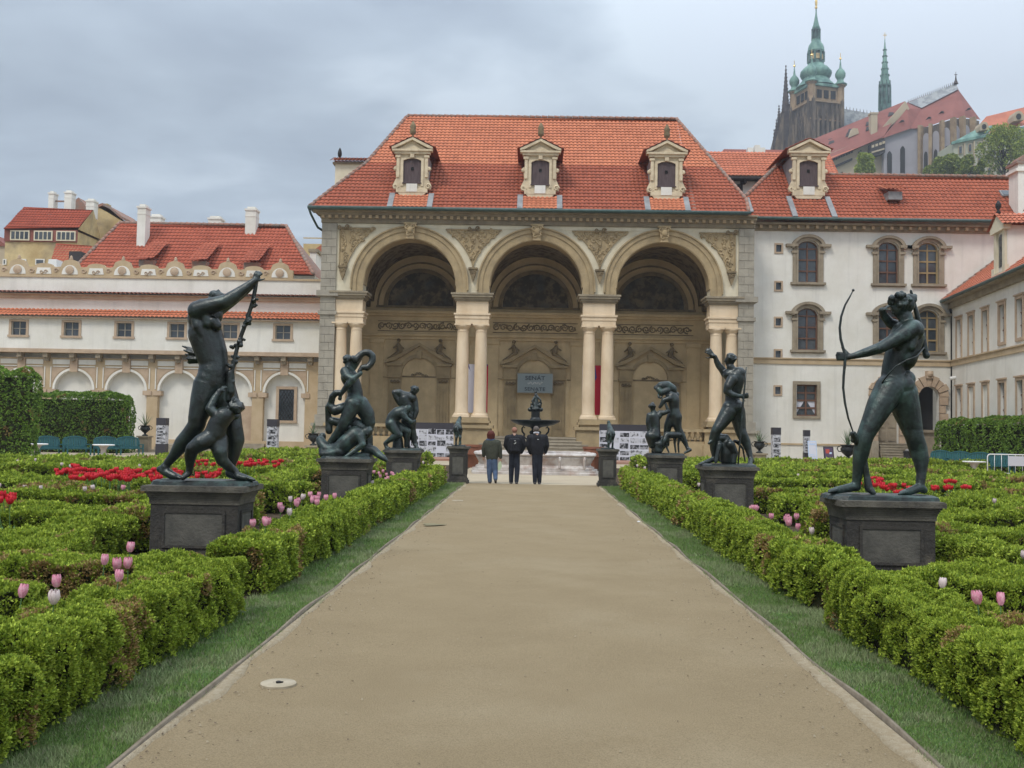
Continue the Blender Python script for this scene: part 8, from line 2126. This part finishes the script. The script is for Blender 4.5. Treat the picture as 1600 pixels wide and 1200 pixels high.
# ================================================================== visitors
YP_ = 31.0
def person(label, loc): 
    return thing('person', label, 'person', loc, None)
def mk(fig, parent, name, material, vox=.011, smooth=3): return fig.build(name, vox, material, parent, smooth=smooth)
K = (680, 640, 5.714, YP_)
def ped(x): q = P(680+x/5.714, 757, YP_); return (q.x, YP_, 0.0)
gz = [None]
def drop(root, ymin):   # shift so that the soles rest on the sand
    pass
def figperson(label, cx, hx, hy, hr, sh_y, sh_w, hem, hem_w, feet, arms, mats, hair, gait):
    root = person(label, ped(cx))
    b = Fig(*K); 
    # body: one continuous surface from soles to crown
    b.head(hx, hy, 0, hr, (0,1,0), hair=False).chain((hx,hy+16,0,15),(cx,sh_y,0,18))
    b.chain((cx-sh_w*.5,sh_y+14,0,20),(cx+sh_w*.5,sh_y+14,0,20)).chain((cx-16,sh_y+30,.01,23),(cx-14,hem-10,.01,22)).chain((cx+16,sh_y+30,.01,23),(cx+14,hem-10,.01,22))
    for (kx, ky, kd, ax, ay, ad) in feet:
        sx = cx+(-18 if kx < cx else 18); b.chain((sx,hem,0,28),(kx,ky,kd,20),(ax,ay,ad,12)).chain((ax,ay,ad,12),(ax,ay+8,ad+.14,9))
    for (ex, ey, ed, wx, wy, wd, hdir) in arms:
        s = -1 if ex < cx else 1; b.chain((cx+s*sh_w*.55,sh_y+18,0,17),(ex,ey,ed,13),(wx,wy,wd,9)); b.hand(b.p(wx,wy,wd), hdir, (0,1,.1), .17, .6, thumb=s)
    mk(b, root, 'body', 'skin', .010)
    c = Fig(*K)
    c.chain((cx-sh_w*.45,sh_y+16,.0,24),(cx+sh_w*.45,sh_y+16,.0,24))
    n = 5
    for i in range(n):
        t = i/(n-1)-.5; c.chain((cx+t*sh_w*.74,sh_y+28,-.015,31),(cx+t*(sh_w*.58),(sh_y+hem)/2,-.02,33),(cx+t*hem_w*.5,hem-18,-.01,30))
    c.chain((cx-16,sh_y+2,.0,17),(cx+16,sh_y+2,0,17)).chain((cx-14,sh_y-2,.03,12),(cx+14,sh_y-2,.03,12))
    for (ex, ey, ed, wx, wy, wd, hdir) in arms:
        s = -1 if ex < cx else 1; c.chain((cx+s*sh_w*.52,sh_y+20,0,25),(ex,ey,ed,20),(wx,wy-4,wd,15))
    co = mk(c, root, 'coat', mats[0], .011)
    t = Fig(*K); t.chain((cx-20,hem-25,0,30),(cx+20,hem-25,0,30))
    for (kx, ky, kd, ax, ay, ad) in feet:
        sx = cx+(-18 if kx < cx else 18); t.chain((sx,hem-10,0,31),(kx,ky,kd,24),(ax,ay-14,ad,19))
    mk(t, root, 'trousers', mats[1], .011)
    for (kx, ky, kd, ax, ay, ad) in feet:
        s_ = Fig(*K); lift = ad < -.05
        s_.chain((ax,ay+1,ad-.03,13),(ax,ay+4,ad+.05,13),(ax+(2 if ax > cx else -2),ay+(16 if lift else 8),ad+.19,11)); mk(s_, root, 'shoe', 'shoe', .010)
    h = Fig(*K); hair(h); mk(h, root, 'hair', mats[2], .009, 2)
    return root, co
def hair_bob(h):
    h.ball(498,218,-.01,33).chain((480,225,-.01,20),(478,250,-.01,15)).chain((516,225,-.01,20),(518,250,-.01,15)).chain((498,225,-.03,26),(498,252,-.03,20))
def hair_short(hx, hy, r):
    def q(h): h.ball(hx, hy-3, -.022, r*.98).ball(hx, hy-r*.25, -.0, r*.98)
    return q
r1, co = figperson('woman in olive hooded jacket and blue jeans walking away from the camera', 508, 498, 222, 27, 275, 104, 448, 92,
    [(484,555,.03,488,652,.05),(536,550,.02,538,632,-.16)], [(432,350,0,434,415,.04,(0,.1,-1)),(578,350,-.02,584,430,.0,(0,.0,-1))], ('coat_olive','jeans','hair_red'), hair_bob, 0)
h = Fig(*K)
for i in range(5): h.chain((474+12*i,292,-.07,14),(484+8*i,322,-.09,12))
h.chain((470,285,-.03,15),(528,285,-.03,15)).build('hood', .010, 'coat_olive', r1)
h = Fig(*K); h.chain((462,272,.0,12),(500,268,-.04,13),(530,272,.0,11)).build('scarf', .010, 'scarf', r1)
m = MB(); a, b_ = P(680+558/5.714, 640+545/5.714, YP_-.02), P(680+597/5.714, 640+458/5.714, YP_-.02)
m.exz([(a.x+.02,b_.z-.06),(a.x+.07,b_.z),(b_.x-.03,b_.z-.02),(b_.x,a.z+.14),(b_.x-.05,a.z+.02),(a.x+.02,a.z),(a.x,a.z+.12)], YP_-.05, YP_+.02); bg = m.build('shopping_bag', 'bag'); tag(bg, 'pale green plastic bag in the right hand of the woman', 'bag')
r2, co = figperson('balding man in black jacket with a black backpack, middle of the three walkers', 708, 708, 188, 26, 232, 122, 405, 90,
    [(680,530,.06,678,655,.06),(732,530,-.02,726,652,-.10)], [(628,320,.02,662,385,.14,(.6,.7,-.3)),(800,315,.02,770,385,.14,(-.6,.7,-.3))], ('coat_black','jeans_dark','skin'), hair_short(708,186,25), 0)
for o in r2.children:
    if o.name.startswith('hair'): o.data.materials[0] = MATS['hair_short_red'] if 'hair_short_red' in MATS else mat('hair_short_red', (.28,.13,.085), .7)
bp = Fig(*K)
for i in range(4): bp.chain((678+20*i,275,-.16,22),(676+21*i,360,-.18,24))
bp.chain((672,250,-.08,9),(668,230,.02,8)).chain((742,250,-.08,9),(746,230,.02,8)); bo = bp.build('backpack', .010, 'coat_black', None); 
bo.location = (0,0,0); 
def recenter(o):
    n = len(o.data.vertices); V = np.empty(n*3, dtype=np.float32); o.data.vertices.foreach_get('co', V); V = V.reshape(-1,3)
    c = np.array([V[:,0].mean(), V[:,1].mean(), V[:,2].min()], dtype=np.float32); o.data.vertices.foreach_set('co', (V-c).ravel()); o.data.update(); o.location = tuple(float(q) for q in c)
recenter(bo); tag(bo, 'black backpack on the back of the middle walker, with small white marks', 'backpack')
m = MB()
for (a, b2, w) in ((712,278,7),(716,300,8),(706,304,4),(720,292,3)):
    q = P(680+a/5.714, 640+b2/5.714, YP_-.27); m.box(q.x-w*.0017,q.x+w*.0017,q.y-.02,q.y+.04,q.z-.011,q.z+.011)
m.build('white_marks', 'white_paint', bo)
r3, co = figperson('grey-haired man in black jacket and dark jeans, rightmost of the three walkers', 912, 902, 182, 27, 228, 136, 408, 96,
    [(890,530,.0,890,656,-.04),(932,530,.04,930,658,.07)], [(828,320,.0,850,392,.12,(.5,.7,-.5)),(1000,320,.0,985,385,.12,(-.5,.7,-.5))], ('coat_black','jeans_dark','hair_grey'), hair_short(902,178,27), 0)
h = Fig(*K); h.chain((884,208,-.02,9),(902,204,-.05,10),(922,208,-.02,9)).build('collar', .009, 'board_white', r3)
m = MB(); q = P(680+918/5.714, 640+266/5.714, YP_-.125); m.box(q.x-.02,q.x+.02,q.y-.03,q.y+.03,q.z-.008,q.z+.008); m.build('logo_mark', 'white_paint', co if co else r3)
# ================================================================== world and sun
w = bpy.data.worlds.new('World'); sc.world = w; w.use_nodes = True
nt = w.node_tree; N = nt.nodes; L = nt.links
for n in list(N): N.remove(n)
out = N.new('ShaderNodeOutputWorld')
SUN_EL, SUN_AZ = math.radians(52), math.radians(215)      # compass-like: behind the camera, a little to the left
sky = N.new('ShaderNodeTexSky'); sky.sky_type = 'NISHITA'; sky.sun_disc = False; sky.sun_elevation = SUN_EL; sky.sun_rotation = SUN_AZ
sky.air_density = 1.2; sky.dust_density = 3
b1 = N.new('ShaderNodeBackground'); b1.inputs[1].default_value = .10; L.new(sky.outputs[0], b1.inputs[0])
tc = N.new('ShaderNodeTexCoord'); D = tc.outputs['Generated']
sep = N.new('ShaderNodeSeparateXYZ'); L.new(D, sep.inputs[0])
def M(op, a, b=None, c=None):
    q = N.new('ShaderNodeMath'); q.operation = op
    for i, v in enumerate((a, b, c)):
        if v is None: continue
        if isinstance(v, (int, float)): q.inputs[i].default_value = v
        else: L.new(v, q.inputs[i])
    return q.outputs[0]
# project onto a cloud deck so that clouds flatten towards the horizon
zc = M('MAXIMUM', sep.outputs[2], 0.0); zc = M('ADD', zc, .12)
cx = M('DIVIDE', sep.outputs[0], zc); cy = M('DIVIDE', sep.outputs[1], zc)
cmb = N.new('ShaderNodeCombineXYZ'); L.new(cx, cmb.inputs[0]); L.new(cy, cmb.inputs[1])
def nz(s, d, off):
    mp = N.new('ShaderNodeMapping'); mp.inputs['Location'].default_value = off; L.new(cmb.outputs[0], mp.inputs[0])
    n = N.new('ShaderNodeTexNoise'); n.inputs['Scale'].default_value = s; n.inputs['Detail'].default_value = d; n.inputs['Roughness'].default_value = .5; n.inputs['Distortion'].default_value = .3
    L.new(mp.outputs[0], n.inputs[0]); return n.outputs['Fac']
n1 = nz(.55, 6, (1.3, 4.2, 0)); n2 = nz(2.2, 5, (5,2,1))
f = M('ADD', M('MULTIPLY', n1, .75), M('MULTIPLY', n2, .25))
f = M('ADD', f, M('MULTIPLY', sep.outputs[0], .24))            # a darker bank to the left (west)
rp = N.new('ShaderNodeValToRGB'); L.new(f, rp.inputs[0])
e = rp.color_ramp.elements; e[0].position = .33; e[0].color = (.27,.32,.395,1); e[1].position = .70; e[1].color = (.61,.68,.77,1)
for p, c in ((.43, (.41,.48,.56)), (.50, (.60,.68,.76)), (.58, (.60,.67,.76))):
    q = e.new(p); q.color = (*c, 1)
# overcast luminance rises towards the zenith
g = M('ADD', 1.0, M('MULTIPLY', M('MAXIMUM', M('SUBTRACT', sep.outputs[2], .30), 0.0), 3.2))
mx = N.new('ShaderNodeVectorMath'); mx.operation = 'SCALE'; L.new(rp.outputs[0], mx.inputs[0]); L.new(g, mx.inputs['Scale'])
b2 = N.new('ShaderNodeBackground'); L.new(mx.outputs[0], b2.inputs[0]); b2.inputs[1].default_value = .95
ms = N.new('ShaderNodeMixShader'); ms.inputs[0].default_value = .9; L.new(b1.outputs[0], ms.inputs[1]); L.new(b2.outputs[0], ms.inputs[2]); L.new(ms.outputs[0], out.inputs[0])
sd_ = bpy.data.lights.new('sun', 'SUN'); sd_.energy = 1.5; sd_.angle = math.radians(14); sd_.color = (1,.95,.87)
so = bpy.data.objects.new('sun', sd_); COL.objects.link(so)
# sun_rotation turns clockwise from +Y
sv = Vector((math.sin(SUN_AZ)*math.cos(SUN_EL), math.cos(SUN_AZ)*math.cos(SUN_EL), math.sin(SUN_EL)))
so.rotation_euler = (-sv).to_track_quat('-Z', 'Y').to_euler(); so.location = (0,-20,60)
vs = sc.view_settings; vs.view_transform = 'Standard'; vs.look = 'None'; vs.gamma = 1; vs.exposure = 0.30; vs.use_curve_mapping = False
sc.cycles.max_bounces = 6; sc.cycles.diffuse_bounces = 3; sc.cycles.transparent_max_bounces = 4

# real air: even haze between the garden and the castle hill
m = bpy.data.materials.new('haze'); m.use_nodes = True; nt = m.node_tree
for n in list(nt.nodes): nt.nodes.remove(n)
o_ = nt.nodes.new('ShaderNodeOutputMaterial'); v_ = nt.nodes.new('ShaderNodeVolumePrincipled'); v_.inputs['Density'].default_value = .0004; v_.inputs['Color'].default_value = (.82,.88,.96,1); v_.inputs['Anisotropy'].default_value = .2
nt.links.new(v_.outputs[0], o_.inputs['Volume']); MATS['haze'] = m
hz = MB(); hz.box(-620, 920, -60, 1520, -3, 230); h_ = hz.build('haze', 'haze'); tag(h_, kind='stuff')
